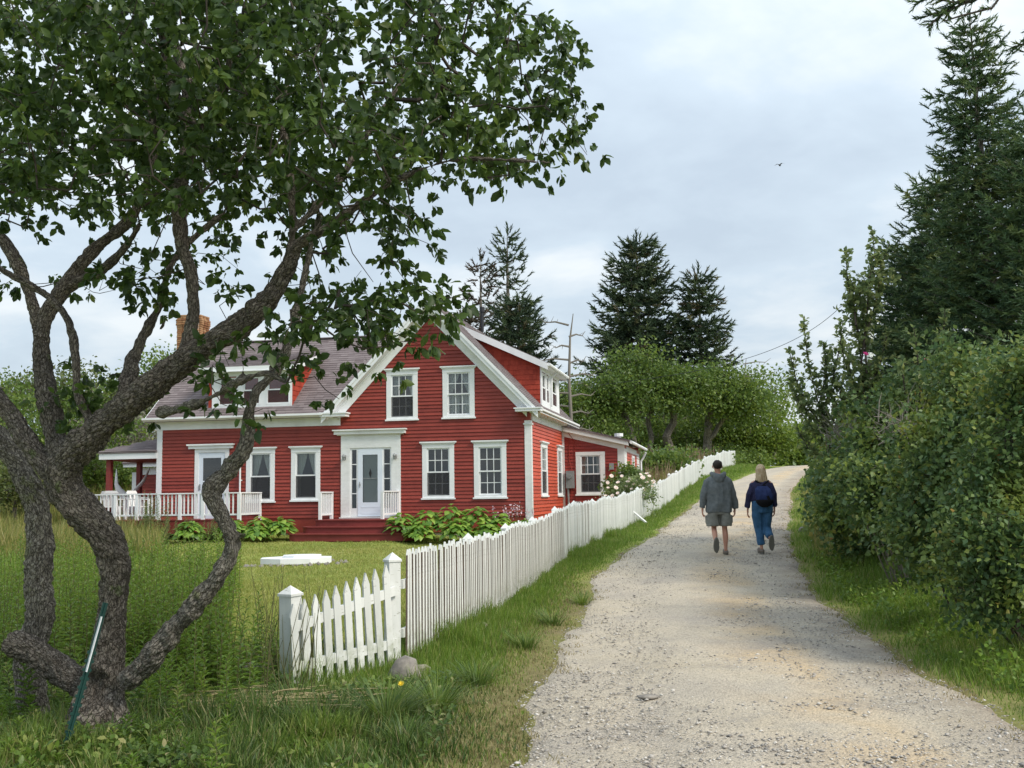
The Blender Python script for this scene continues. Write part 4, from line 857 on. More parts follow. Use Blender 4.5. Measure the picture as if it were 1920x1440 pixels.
# short end panel whose pickets get lower towards its end post
E0, E1 = Vector((-1.93, 9.35, 0)), Vector((-1.16, 10.30, 0))
gz0 = float(hgt(E0.x, E0.y)); EP = thing('garden_fence', 'short leaning white picket panel with wide gaps, nearest end of the fence', 'fence', (E0.x, E0.y, gz0))
dv = E1-E0; Lp = dv.length; ang = math.atan2(dv.y, dv.x)
obj('post', post_mb(.135, .80), M['white_fence'], EP, loc=(-.01,.06,0), rot=(.0,-.02,ang+.15))
n_pk = 10
for k in range(n_pk):
    f_ = (k+.15)/(n_pk-.1); h_ = .72+.22*f_; p = dv*f_; tz = gz0+(float(hgt(E1.x,E1.y))-gz0)*f_
    nv = Vector((math.sin(ang), -math.cos(ang), 0))*.07
    obj('picket', picket_mesh(.078, h_, .022, pt=.11), None, EP, loc=(p.x+nv.x, p.y+nv.y, tz-gz0+.02+.03*f_), rot=(R_.uniform(-.01,.01), -.075+R_.uniform(-.012,.012), ang))
for h0, h1 in ((.20,.27),(.54,.76)):
    mb = MB(); nv = Vector((math.sin(ang), -math.cos(ang), 0))*.045; mb.bar(nv+Vector((0,0,h0)), dv+nv+Vector((0,0,h1)), .035, .085); obj('rail', mb, M['white_fence'], EP)

# ------------------------------------------------------------------ stones, blocks, well cover
def rock_mb(sx, sy, sz, seed=0, n=2, rough=.18):
    bm = bmesh.new(); bmesh.ops.create_icosphere(bm, subdivisions=n, radius=1); r = random.Random(seed); ph = [r.uniform(0,6) for _ in range(6)]
    mb = MB(); vs = []
    for v in bm.verts:
        c = v.co; k = 1+rough*(math.sin(3*c.x+ph[0])+math.sin(4*c.y+ph[1])+math.sin(5*c.z+ph[2])+.6*math.sin(9*c.x+7*c.y+ph[3]))*.5
        vs.append((c.x*sx*k, c.y*sy*k, c.z*sz*k))
    mb.add(vs, [tuple(v.index for v in f.verts) for f in bm.faces]); bm.free(); return mb
def put_px(x, y, d, dz=0): p = P(x, y, d); return Vector((p.x, p.y, float(hgt(p.x, p.y))+dz))
r1 = obj('rock', rock_mb(.17,.15,.16,3), M['rock'], smooth=True, loc=put_px(760,1275,9.6,.08)); tag(r1, 'dark rounded rock at the foot of the tall post where the two fence panels meet', 'rock')
r2 = obj('rock', rock_mb(.24,.16,.09,5), M['rock'], smooth=True, loc=put_px(495,1270,10.0,.04)); tag(r2, 'flat grey rock half sunk in the weeds left of the end post', 'rock')
r3 = obj('flat_stone', rock_mb(.10,.045,.02,8), M['grey_metal'] if False else M['rock'], smooth=True, loc=(0,0,0)); p = P(1215,1307,8.75); r3.location = (p.x, p.y, float(road_h(p.x,p.y))+.012); tag(r3, 'single flat pale stone lying in the middle of the gravel road', 'stone')
blk = [(788,1255,9.85,.16,.13,'pale square concrete block beside the dark rock under the fence'),(895,1165,12.45,.17,.13,'square block in the grass under the close-set pickets'),(1042,1052,20.2,.22,.14,'grey block wedged under the fence where the lawn side drops'),(1136,1012,26.4,.20,.16,'grey block at the fence bottom just before the brace')]
for i, (x, y, d, s1, s2, lab) in enumerate(blk):
    mb = MB().box(-s1/2,s1/2,-.09,.09,-.04,s2); o = obj('block', mb, M['block'], loc=put_px(x,y,d), rot=(0,0,.3+.3*i)); bevel(o, .012, 2); tag(o, lab, 'block', 'blocks under the fence')
p = P(1388,965,27); wst = obj('stone', rock_mb(.13,.10,.09,12), M['petal'] if False else M['rock'], smooth=True, loc=put_px(1505,965,25.5,.03)); tag(wst, 'pale stone at the right edge of the road below the hedge', 'stone')
wc = put_px(556,1058,22.6); WELL = thing('well_cover', 'low white octagonal wooden cover lying on the lawn', 'cover', wc, .15)
mb = MB(); mb.prism([(.78*math.cos(math.pi/8+k*math.pi/4), .62*math.sin(math.pi/8+k*math.pi/4), .05) for k in range(8)], (0,0,.11)); obj('base', bevel(obj('tmpb', mb, M['white'], WELL), .01).data, None, WELL); bpy.data.objects.remove(bpy.data.objects['tmpb'])
mb = MB(); mb.prism([(.42*math.cos(math.pi/8+k*math.pi/4)+.12, .34*math.sin(math.pi/8+k*math.pi/4), .162) for k in range(8)], (0,0,.05)); obj('lid', mb, M['white'], WELL)
NB = 46; bst = rock_mb(.055,.045,.035,4,1).mesh('border_stone', M['rock']); BS = []
for k in range(NB):
    an = 2*math.pi*k/NB; rr = R_.uniform(.95,1.15); x, y = wc.x+rr*.95*math.cos(an)+R_.uniform(-.05,.05), wc.y+rr*.80*math.sin(an); s_ = R_.uniform(.6,1.5)
    o = obj('border_stone', bst, None, loc=(x, y, float(hgt(x,y))+.01), rot=(0,0,R_.uniform(0,6))); o.scale = (s_, s_, s_); tag(o, 'small grey stone edging the white octagonal cover on the lawn', 'stone', 'edging stones round the white cover')

# ------------------------------------------------------------------ gravel: loose stones on the road
n = 34000; Yg = 5.5*np.exp(NR.uniform(0, math.log(34/5.5), n)); ug = NR.uniform(0.0, 1.0, n); Xg = edgeL(Yg)*(1-ug)+edgeR(Yg)*ug
keep = (hash_noise(Xg, Yg, .7, 31)*.7+hash_noise(Xg, Yg, 2.1, 32)*.5+.55*np.abs(ug-.5) > NR.uniform(.35, 1.05, n)); Xg, Yg, ug = Xg[keep], Yg[keep], ug[keep]; n = len(Xg)
OCT = np.array([(1,0,0),(.2,1,0),(-1,.1,0),(-.1,-1,0),(.1,.1,.8),(0,0,-.5)]); OCF = np.array([(0,1,4),(1,2,4),(2,3,4),(3,0,4),(1,0,5),(2,1,5),(3,2,5),(0,3,5)])
sz = np.minimum(NR.gamma(1.8, .0026, n), .02)+.0028+.00014*Yg; pos = np.stack([Xg, Yg, road_h(Xg, Yg)+sz*.15], 1)
dd = rdir(n); dd[:,2] *= .15; up = rdir(n)*.25; up[:,2] += 1
V, F, A = scatter(OCT, OCF, pos, dd, up, np.stack([sz*NR.uniform(.7,1.3,n), sz*NR.uniform(.8,1.6,n), sz*NR.uniform(.5,.9,n)], 1), NR.uniform(0, 1, n))
g_ = obj('gravel', big_mesh('gravel', V, F, M['stone'], A)); tag(g_, 'loose grey and tan stones scattered over the road', 'gravel', kind='stuff')

# ------------------------------------------------------------------ grass and weeds
BL_T = np.array([(-.5,0,0),(.5,0,0),(-.42,.36,.06),(.42,.36,.06),(-.28,.70,.24),(.28,.70,.24),(0,1,.55)]); BL_F = np.array([(0,1,3),(0,3,2),(2,3,5),(2,5,4),(4,5,6)])
BS_T = np.array([(-.5,0,0),(.5,0,0),(-.3,.6,.15),(.3,.6,.15),(0,1,.4)]); BS_F = np.array([(0,1,3),(0,3,2),(2,3,4)])
TR_T = np.array([(-.5,0,0),(.5,0,0),(0,1,.3)]); TR_F = np.array([(0,1,2)])
def blades(X, Y, h, w, T=BS_T, TF=BS_F, lean=.35, dz=-.01, hf=hgt, rnd=None):
    n = len(X); pos = np.stack([X, Y, hf(X, Y)+dz], 1); d = rdir(n)*lean; d[:,2] = np.abs(d[:,2])*.2+1; nn = rdir(n); nn[:,2] *= .1
    return scatter(T, TF, pos, d, nn, np.stack([w, h, h*NR.uniform(.1,1.0,n)], 1), NR.uniform(0,1,n) if rnd is None else rnd)
def sampleY(n, y0, y1): return y0*np.exp(NR.uniform(0, math.log(y1/y0), n))
def off_road(X, Y): return np.maximum(edgeL(Y)-X, X-edgeR(Y))
def patchy(X, Y, s, seed, lo): return hash_noise(X, Y, s, seed) > lo
# verge between fence and road
n = 120000; Y = sampleY(n, 9.3, 62); xl = edgeL(Y); xf = lerp_tab(FENCE_TAB, Y); u = NR.uniform(0, 1, n)**.8; X = xl-(xl-xf+.35)*u; off = off_road(X, Y)
k = (off > -.03+.1*NR.random(n)) & (NR.random(n) < .22+np.clip(off, 0, .8)+.3*(hash_noise(X, Y, .35, 43) > .5)); X, Y, off, u = X[k], Y[k], off[k], u[k]
h = (.035+.10*np.clip(off-.1, 0, 1.0)+.12*(hash_noise(X, Y, .6, 41) > .62)*np.clip(off-.3,0,1)+.03*np.exp(-((X-lerp_tab(FENCE_TAB,Y))/.25)**2))*NR.uniform(.6,1.4,len(X))
dryp = np.clip(1.1-off/.7, 0, 1)*np.clip((20-Y)/4, 0, 1); isd = NR.random(len(X)) < dryp*.75
p1 = blades(X[~isd], Y[~isd], h[~isd], .0035+.0005*Y[~isd]); 
o = obj('verge_grass', big_mesh('verge_grass', *p1[:2], M['grass'], p1[2])); tag(o, 'bright green grass verge between the picket fence and the road', 'grass', kind='stuff')
p2 = blades(X[isd], Y[isd], h[isd]*.8, .0035+.0005*Y[isd])
# foreground left
n = 105000; Y = sampleY(n, 4.6, 11.5); xl = edgeL(Y); X = xl-NR.uniform(-.03, 1, n)**1.0*(xl+.60*Y); off = off_road(X, Y)
tuft = hash_noise(X, Y, .34, 51)*.6+hash_noise(X, Y, 1.0, 52)*.4
behind = (Y > 9.4) & (X > lerp_tab([(9.3,-2.0),(10.4,-1.2),(12,-.7)], Y))
k = (off > -.02) & ~behind & (NR.random(n) < .35+tuft*.9); X, Y, off, tuft = X[k], Y[k], off[k], tuft[k]
far_in = np.clip((off-.25)/1.0, 0, 1)
h = (.03+.05*np.clip(off,0,.5)+far_in*(.07+.26*np.clip(tuft-.35,0,1)**1.2))*NR.uniform(.55,1.45,len(X))
isd = NR.random(len(X)) < np.clip(1.1-off/.75,0,1)*.7+.09
p3 = blades(X[isd], Y[isd], h[isd], .0045+.0003*Y[isd], BL_T, BL_F, .5)
n = 9000; Ye = sampleY(n, 5.0, 40); sd_ = NR.random(n) < .5; ix = np.abs(NR.normal(size=n))*.16; Xe = np.where(sd_, edgeL(Ye)+ix, edgeR(Ye)-ix); k_e = hash_noise(Xe, Ye, .3, 44) > .55; Xe, Ye = Xe[k_e], Ye[k_e]
pe = blades(Xe, Ye, NR.uniform(.012,.05,len(Xe)), .004+.0004*Ye, BS_T, BS_F, .8, 0, road_h)
V, F, A = cat([p2, p3, pe]); o = obj('dry_grass', big_mesh('dry_grass', V, F, M['grass_dry'], A)); tag(o, 'short brown trodden grass along the left edge of the road', 'grass', kind='stuff')
p1 = blades(X[~isd], Y[~isd], h[~isd], (.006+.0004*Y[~isd])*NR.uniform(.7,1.7,(~isd).sum()), BL_T, BL_F, .55)
# broad-leaved ground plants between the grass
n = 42000; Yb = sampleY(n, 4.8, 11); Xb = edgeL(Yb)-.55-NR.uniform(0,1,n)*(edgeL(Yb)+.6*Yb-.5); k = (hash_noise(Xb, Yb, .4, 61) > .42) & ~((Yb > 9.4) & (Xb > -1.9)); Xb, Yb = Xb[k], Yb[k]
pos = np.stack([Xb, Yb, hgt(Xb, Yb)+NR.uniform(.0,.16,len(Xb))*hash_noise(Xb,Yb,.5,62)*1.6], 1); d = rdir(len(Xb), .1); nn = rdir(len(Xb))*.5; nn[:,2] += 1
p4 = scatter(LEAF_T, LEAF_F, pos, d, nn, NR.uniform(.025,.065,len(Xb)), NR.random(len(Xb)))
V, F, A = cat([p1, p4]); o = obj('foreground_grass', big_mesh('foreground_grass', V, F, M['grass_dark'], A)); tag(o, 'long dark green grass and leafy weeds in the near left corner', 'grass', kind='stuff')
# big arching tussocks in front of the fence
tv = []
for (x, y, hh, nb) in [(-.95,8.0,.42,420),(-.62,8.45,.36,300),(-1.35,7.6,.36,300),(-.35,9.6,.3,220),(-1.7,8.4,.34,220),(-.75,7.3,.26,220),(.1,11.6,.26,160),(.45,13.4,.26,160),(.95,15.4,.25,150),(-2.6,7.0,.35,260)]:
    nb = int(nb); a_ = NR.uniform(0,6.28,nb); r_ = NR.uniform(0,.13,nb); X = x+np.cos(a_)*r_; Y = y+np.sin(a_)*r_; pos = np.stack([X,Y,hgt(X,Y)-.01],1)
    d = np.stack([np.cos(a_)*NR.uniform(.1,.8,nb), np.sin(a_)*NR.uniform(.1,.8,nb), np.ones(nb)],1); nn = np.stack([np.cos(a_),np.sin(a_),-.1*np.ones(nb)],1); h = hh*NR.uniform(.5,1.2,nb)
    tv.append(scatter(BL_T, BL_F, pos, d, nn, np.stack([NR.uniform(.006,.011,nb), h, h*NR.uniform(.5,1.5,nb)],1), NR.uniform(0,.93,nb)))
V, F, A = cat(tv); o = obj('grass_tussocks', big_mesh('grass_tussocks', V, F, M['grass_dark'], A)); tag(o, 'arching tussocks of long grass in front of the fence', 'grass', kind='stuff')
# mown lawn
n = 150000; Y = sampleY(n, 9.6, 34); xf = lerp_tab([(9.3,-2.0),(10.4,-1.2)]+FENCE_TAB[2:], Y); X = xf-.08-NR.uniform(0,1,n)*(xf+.34*Y+.5)
ang_ = -YAW; lx = (X-HX)*math.cos(ang_)+(Y-HY)*math.sin(ang_); ly = -(X-HX)*math.sin(ang_)+(Y-HY)*math.cos(ang_)
k = ~((ly > -.2) & (lx < 5.2) | (ly > -1.9) & (lx < 2) & (lx > -2) | (ly > -1.6) & (lx < -3.6) & (lx > -12)); X, Y = X[k], Y[k]
h = (.028+.03*hash_noise(X,Y,.8,71))*NR.uniform(.6,1.5,len(X)); p1 = blades(X, Y, h+.0006*Y, .003+.0007*Y, TR_T, TR_F, .6)
o = obj('lawn_grass', big_mesh('lawn_grass', *p1[:2], M['lawn_blade'], p1[2])); tag(o, 'mown yellow-green lawn in front of the red house', 'grass', kind='stuff')
# right-hand verge
n = 90000; Y = sampleY(n, 5.5, 60); X = edgeR(Y)+NR.uniform(-.02,1,n)**1.1*2.6; off = X-edgeR(Y); k = (off > -.02) & (NR.random(n) < .3+off); X, Y, off = X[k], Y[k], off[k]
h = (.03+.12*np.clip(off,0,1.2)+.08*(hash_noise(X,Y,.5,81) > .55))*NR.uniform(.6,1.4,len(X)); isd = (Y > 19) & (NR.random(len(X)) < .65) & (off > .4)
p1 = blades(X[~isd], Y[~isd], h[~isd], .004+.0005*Y[~isd], BS_T, BS_F, .5); p2 = blades(X[isd], Y[isd], h[isd]*1.5, .004+.0005*Y[isd])
n = 22000; Yb = sampleY(n, 6, 20); Xb = edgeR(Yb)+.25+NR.uniform(0,1,n)*2.0; k = hash_noise(Xb, Yb, .45, 63) > .45; Xb, Yb = Xb[k], Yb[k]
pos = np.stack([Xb, Yb, hgt(Xb, Yb)+NR.uniform(.02,.30,len(Xb))*hash_noise(Xb,Yb,.6,64)*1.4], 1); d = rdir(len(Xb), .1); nn = rdir(len(Xb))*.5; nn[:,2] += 1
p4 = scatter(LEAF_T, LEAF_F, pos, d, nn, NR.uniform(.03,.07,len(Xb)), NR.random(len(Xb))*.9)
V, F, A = cat([p1, p4]); o = obj('verge_grass', big_mesh('verge_grass', V, F, M['grass'], A)); tag(o, 'green grass and leafy weeds along the right edge of the road', 'grass', kind='stuff')
o = obj('dry_grass', big_mesh('dry_grass', *p2[:2], M['meadow'], p2[2])); tag(o, 'yellowing grass on the bank where the road bends past the hedge', 'grass', kind='stuff')
# meadow left of the lawn and behind the far fence
def zone(n, y0, y1, fx0, fx1, h0, h1, m, name, label, wk=.0006, T=BS_T, TF=BS_F, seed=91, holes=None):
    Y = sampleY(n, y0, y1); a, b = fx0(Y), fx1(Y); X = a+(b-a)*NR.uniform(0,1,n); k = hash_noise(X, Y, 1.1, seed) > .18
    if holes is not None: k &= ~holes(X, Y)
    X, Y = X[k], Y[k]; h = (h0+(h1-h0)*hash_noise(X, Y, .9, seed+1))*NR.uniform(.6,1.2,len(X))
    p = blades(X, Y, h, .004+wk*Y, T, TF, .3); o = obj(name, big_mesh(name, *p[:2], m, p[2])); tag(o, label, 'grass', kind='stuff')
def in_house(X, Y):
    lx = (X-HX)*math.cos(ang_)+(Y-HY)*math.sin(ang_); ly = -(X-HX)*math.sin(ang_)+(Y-HY)*math.cos(ang_)
    return (ly > -1.9) & (ly < 13) & (lx > -12) & (lx < 7.6)
zone(36000, 10.5, 34, lambda Y: -.62*Y, lambda Y: (-.235-.17*hash_noise(Y,Y*.3,2.2,15)-.045*np.abs(NR.normal(size=len(Y))))*Y, .12, .45, M['grass'], 'tall_grass', 'tall green grass behind the apple tree left of the lawn', holes=in_house)
zone(42000, 24, 75, lambda Y: -.56*Y, lambda Y: -.33*Y, .4, 1.0, M['meadow'], 'meadow_grass', 'yellow-green meadow behind the deck at far left', .0008, holes=in_house)
zone(26000, 40, 66, lambda Y: lerp_tab(FENCE_TAB, Y)-9, lambda Y: lerp_tab(FENCE_TAB, Y)-.3, .5, 1.1, M['meadow'], 'meadow_grass', 'brown seeding grass behind the far end of the picket fence', .0008, holes=in_house)
zone(2500, 42, 66, lambda Y: lerp_tab(FENCE_TAB, Y)-7, lambda Y: lerp_tab(FENCE_TAB, Y)-.8, 1.0, 1.5, M['seed_head'], 'seed_heads', 'rusty flower heads over the far picket fence', .0025, TR_T, TR_F)
# leafy tall weeds (goldenrod) around the tree and along the meadow edge
def weeds(spots, name, label, m, nl=26, leaf=.075):
    Ps, Ds, Ns, Ss, st = [], [], [], [], MB()
    for (x, y, h) in spots:
        z = float(hgt(x, y)); lx, ly = R_.uniform(-.12,.12), R_.uniform(-.12,.12); top = Vector((x+lx*h, y+ly*h, z+h))
        st.tube([(x,y,z-.02),(x+lx*h*.4,y+ly*h*.4,z+h*.5),top], [.004,.0035,.002], 3, False)
        k = np.arange(nl); t = (k+1)/nl; t = t**.8; a = k*2.4; Ps.append(np.stack([x+lx*h*t, y+ly*h*t, z+h*t],1)); Ds.append(np.stack([np.cos(a), np.sin(a), .25+.9*t**3],1)); Ns.append(np.stack([-np.cos(a)*.4,-np.sin(a)*.4,np.ones(nl)],1)); Ss.append(leaf*(1.15-.65*t)*R_.uniform(.8,1.2))
    Pp, Dd, Nn_, S = map(np.concatenate, (Ps, Ds, Ns, Ss)); T = LEAF2_T.copy(); T[:,0] *= .55; T[:,2] -= np.array([0,0,0,.1])
    V, F, A = scatter(T, LEAF2_F, Pp, Dd, Nn_, S, np.repeat(NR.random(len(spots)), nl)*.6+NR.random(len(Pp))*.4)
    o = obj(name, big_mesh(name, V, F, m, A)); tag(o, label, 'weeds', kind='stuff'); obj('stems', st, M['stem'], o, kind='stuff'); return o
sp = []
while len(sp) < 760:
    y = float(sampleY(1, 9.2, 19)[0]); x = (-.225-.10*float(hash_noise(y,y*.3,2.2,15))-abs(R_.gauss(0,.12)))*y
    if hash_noise(x, y, .9, 97) > .30: sp.append((x, y, R_.uniform(.45,1.05)))
for _ in range(120): y = R_.uniform(5.9,9.0); q_ = R_.uniform(-.56,-.26); sp.append((q_*y, y, R_.uniform(.10,.24) if (y < 7.6 and -.48 < q_ < -.28) else R_.uniform(.15,.5)))
for _ in range(60): y = R_.uniform(8.2,10.2); sp.append((R_.uniform(-3.1,-2.05), y, R_.uniform(.3,.75)))
weeds(sp, 'goldenrod', 'tall leafy green weeds between the apple tree and the lawn', M['grass'], 30, .10)
sp = [(R_.uniform(-.20,-.335)*30+R_.uniform(-.5,.5)*0+0, 0, 0) for _ in range(0)]
for _ in range(130):
    u = R_.uniform(-9.3,-3.9); q = H2W(u, R_.uniform(-2.5,-1.85)); sp.append((q.x, q.y, R_.uniform(.35,.8)))
for _ in range(26): q = H2W(R_.uniform(-6.6,-5.6), R_.uniform(-2.4,-1.9)); sp.append((q.x, q.y, R_.uniform(1.0,1.55)))
weeds(sp, 'flower_bed', 'leafy perennials growing along the front of the deck', M['shoot_leaf'], 30, .12)

# ------------------------------------------------------------------ trees grown towards attraction points
def grow(skel, attract, seg=.25, wob=.25, bias=(0,0,.15), seed=1):
    """skel: list of (point, radius, parent index); attract: (n,3). Greedy growth. Returns pts, parent, base radii, terminal node list"""
    r = np.random.default_rng(seed); cap = len(skel)+len(attract)*14; Pn = np.zeros((cap,3)); par = np.full(cap, -1); rb = np.zeros(cap); n = len(skel)
    for i, (p, rr, pa) in enumerate(skel): Pn[i] = p; rb[i] = rr; par[i] = pa
    d0 = np.array([np.min(np.linalg.norm(Pn[:n]-a, axis=1)) for a in attract]); terms = []
    for ai in np.argsort(d0):
        a = attract[ai]; d = np.linalg.norm(Pn[:n]-a, axis=1); j = int(np.argmin(d)); L_ = d[j]
        if L_ < seg*.3: terms.append(j); continue
        k = max(1, int(round(L_/seg))); k = min(k, 12); p0 = Pn[j].copy(); sag = np.array(bias)*L_*.5; w_ = r.normal(size=3)*wob*L_*.25
        prev = j
        for q in range(1, k+1):
            t = q/k; p = p0*(1-t)+a*t+(sag+w_)*math.sin(math.pi*t)+r.normal(size=3)*wob*seg*.18*(q < k)
            if n >= cap: break
            Pn[n] = p; par[n] = prev; prev = n; n += 1
        terms.append(prev)
    return Pn[:n], par[:n], rb[:n], terms
def wood_from(Pn, par, rb, n0, tip=.004, k=.5, rmax=.05, sides=5, mb=None):
    n = len(Pn); w = np.zeros(n); ch = [[] for _ in range(n)]
    for i in range(n0, n): ch[par[i]].append(i)
    for i in range(n-1, -1, -1):
        if i >= n0: w[i] = max(1, sum(w[c] for c in ch[i]))
    rr = np.minimum(rmax, tip*np.maximum(w,1)**k); mb = mb or MB(); used = set()
    for i in range(n0, n):
        if i in used: continue
        # follow the heaviest child from this start
        path = [par[i], i]; used.add(i); c = i
        while ch[c]:
            nx_ = max(ch[c], key=lambda q: w[q]); 
            if nx_ in used: break
            path.append(nx_); used.add(nx_); c = nx_
        rs = [min(rr[q], rr[i]*1.0) for q in path]; rs[0] = rr[i]; rs[-1] = min(rs[-1], tip*.6)
        mb.tube([Pn[q] for q in path], [float(x) for x in rs], sides if rs[0] > tip*2 else 4, False, a=R_.random())
    return mb, rr
def poly_mask(px, py, poly):
    ins = np.zeros(len(px), bool); n = len(poly)
    for i in range(n):
        x1, y1 = poly[i]; x2, y2 = poly[(i+1)%n]
        c = ((y1 > py) != (y2 > py)) & (px < (x2-x1)*(py-y1)/((y2-y1) if y2 != y1 else 1e-9)+x1); ins ^= c
    return ins
def P_np(px, py, d):
    r = np.stack([(px-960)/F_PX, np.ones_like(px), -(py-720)/F_PX], 1) @ R0.T; r = r*(d/r[:,1])[:,None]; r[:,2] += CZ; return r
# ---- the old apple tree (its limbs measured from the photograph, placed in depth around a trunk 7.4 m away)
LIMBS = [ # each: list of (x, y, depth, radius in px)
 [(178,1440,7.35,86),(185,1380,7.35,70),(192,1300,7.35,55),(205,1210,7.35,44),(213,1130,7.33,40),(214,1060,7.3,40),(190,1000,7.27,45),(150,955,7.25,48),(118,915,7.25,50),(125,870,7.22,48),(165,825,7.15,43),(230,765,7.05,39),(310,705,6.95,38),(390,645,6.85,37),(450,610,6.8,34),(505,560,6.72,31),(540,500,6.66,28),(565,455,6.6,24),(620,425,6.52,21),(690,370,6.42,18),(760,330,6.3,15),(850,300,6.2,11),(950,300,6.1,8),(1040,305,6.0,5)],
 [(178,1440,7.35,86),(120,1400,7.2,20),(70,1405,7.1,8)],
 [(545,490,6.66,24),(548,400,6.7,18),(540,300,6.75,16),(530,200,6.8,14),(560,90,6.9,11),(590,-40,7.0,8)],
 [(545,440,6.65,14),(640,330,6.9,13),(700,230,7.1,11),(760,140,7.2,8),(800,40,7.3,5)],
 [(345,675,6.93,28),(362,600,6.95,22),(358,520,7.0,22),(340,450,7.05,24),(338,360,7.1,24),(355,260,7.15,24),(352,160,7.2,18),(325,60,7.25,14),(320,-80,7.3,10)],
 [(355,250,7.15,16),(300,110,7.5,14),(230,60,7.6,9),(120,20,7.6,6)],
 [(350,300,7.1,14),(410,180,6.7,12),(440,80,6.5,9),(470,-30,6.4,6)],
 [(120,880,7.25,44),(100,800,7.4,36),(85,720,7.5,34),(78,650,7.6,31),(88,590,7.65,27),(130,525,7.7,26),(180,465,7.75,24),(235,420,7.8,20),(270,360,7.85,17),(290,260,7.9,14),(270,150,8.0,11)],
 [(130,535,7.7,22),(185,510,7.6,18),(230,470,7.55,14),(262,420,7.5,11)],
 [(78,640,7.6,22),(60,560,7.7,20),(20,470,7.8,18),(-40,380,7.8,14),(-60,250,7.8,10)],
 [(180,810,7.15,18),(148,740,7.2,15),(142,680,7.25,14),(132,610,7.3,13),(95,560,7.35,13),(30,520,7.4,12),(-30,490,7.4,9)],
 [(228,775,7.05,22),(242,700,7.3,20),(270,630,7.4,17),(300,570,7.5,15),(330,480,7.6,12),(420,400,7.7,10)],
 [(112,900,7.25,40),(60,840,7.35,28),(15,770,7.45,26),(-40,700,7.5,22)],
 [(100,1440,8.1,50),(62,1330,8.0,40),(55,1240,8.0,42),(72,1160,8.0,40),(72,1080,8.0,37),(76,1000,8.0,35),(64,930,8.0,33),(30,860,8.05,31),(-20,800,8.1,28)],
 [(195,1290,7.4,50),(130,1270,7.5,46),(70,1225,7.6,40),(22,1205,7.65,36)],
 [(235,1280,7.2,30),(262,1258,7.15,36),(330,1175,7.05,31),(395,1100,6.95,29),(432,1040,6.9,30),(432,1000,6.88,28),(408,950,6.85,27),(400,918,6.85,30),(430,880,6.83,25),(458,840,6.8,24),(468,790,6.8,20),(478,740,6.8,20),(512,700,6.85,19),(545,640,6.9,15),(556,590,6.95,14),(575,500,7.0,12),(600,400,7.1,9)],
 [(400,935,6.85,22),(392,912,6.80,12),(388,905,6.78,6)],
 [(440,1010,6.88,20),(458,1003,6.84,12),(462,1000,6.82,5)],
 [(300,775,6.98,14),(360,760,6.7,12),(410,738,6.6,10),(450,715,6.5,10),(500,700,6.45,10),(538,718,6.4,8)],
 [(430,735,6.6,7),(455,700,6.5,5),(452,660,6.45,3)],
 [(300,620,7.45,8),(308,603,7.45,6)],
]
tr_mb = MB(); skel = []; SKEL_PATHS = []
for li, lm_ in enumerate(LIMBS):
    sc_ = {0:.80, 1:.8, 2:.62, 3:.7, 4:.80, 7:.68, 8:.7, 9:.7, 10:.68, 11:.82, 12:.74, 13:.80, 14:.76, 15:.78, 18:.85}.get(li, .8)
    pts_ = [P(x, y, d) for x, y, d, r in lm_]; rs = [r/F_PX*d*.79*(sc_ if not (li == 0 and x > 540) else .62)*(1.06 if li == 0 and y < 850 and x <= 540 else 1) for x, y, d, r in lm_]
    # resample with Catmull-Rom for smooth bends
    q, qr = [], []
    for i in range(len(pts_)-1):
        p0, p1, p2, p3 = pts_[max(i-1,0)], pts_[i], pts_[i+1], pts_[min(i+2,len(pts_)-1)]
        for k in range(4):
            t = k/4; q.append(.5*((2*p1)+(p2-p0)*t+(2*p0-5*p1+4*p2-p3)*t*t+(3*p1-p0-3*p2+p3)*t**3)); qr.append(rs[i]*(1-t)+rs[i+1]*t)
    q.append(pts_[-1]); qr.append(rs[-1])
    ph_ = [R_.uniform(-.07,.07) for _ in range(len(qr)//5+3)]
    qr = [r_*(1+ph_[i//5]*(1-(i%5)/5)+ph_[i//5+1]*(i%5)/5) for i, r_ in enumerate(qr)]
    tr_mb.tube(q, qr, 14, True); SKEL_PATHS.append((q, qr))
    base = len(skel)
    for i, (p, r_) in enumerate(zip(q, qr)):
        if p.z > CZ+.1: skel.append((np.array(p), r_, -1))
base_pt = P(185,1395,7.35); tree0 = Vector((base_pt.x, base_pt.y, float(hgt(base_pt.x, base_pt.y))))
for k in range(7):       # root flare
    a_ = k*.9+.3; L_ = R_.uniform(.35,.55); tr_mb.tube([tree0+Vector((0,0,.38)), tree0+Vector((math.cos(a_)*L_*.42, math.sin(a_)*L_*.42, .13)), tree0+Vector((math.cos(a_)*L_, math.sin(a_)*L_, -.05))], [.11,.075,.035], 10)
knot = P(172,1300,7.2); bmk = bmesh.new(); bmesh.ops.create_icosphere(bmk, subdivisions=3, radius=1)
mbk = [ (knot.x+v.co.x*.11, knot.y+.13+v.co.y*.11, knot.z+v.co.z*.14) for v in bmk.verts]; tr_mb.add(mbk, [tuple(v.index for v in f.verts) for f in bmk.faces]); bmk.free()
APPLE = thing('apple_tree', 'gnarled old apple tree with twisting trunks filling the left foreground', 'tree', tree0)
tmp = obj('trunk_raw', tr_mb, M['bark']); rm = tmp.modifiers.new('r', 'REMESH'); rm.mode = 'VOXEL'; rm.voxel_size = .012
sm_ = tmp.modifiers.new('s', 'SMOOTH'); sm_.iterations = 3; sm_.factor = .6
dg = bpy.context.evaluated_depsgraph_get(); ev = tmp.evaluated_get(dg); me = bpy.data.meshes.new_from_object(ev)
nv = len(me.vertices); co = np.empty(nv*3, np.float32); me.vertices.foreach_get('co', co); co = co.reshape(-1,3); no = np.empty(nv*3, np.float32); me.vertices.foreach_get('normal', no); no = no.reshape(-1,3)
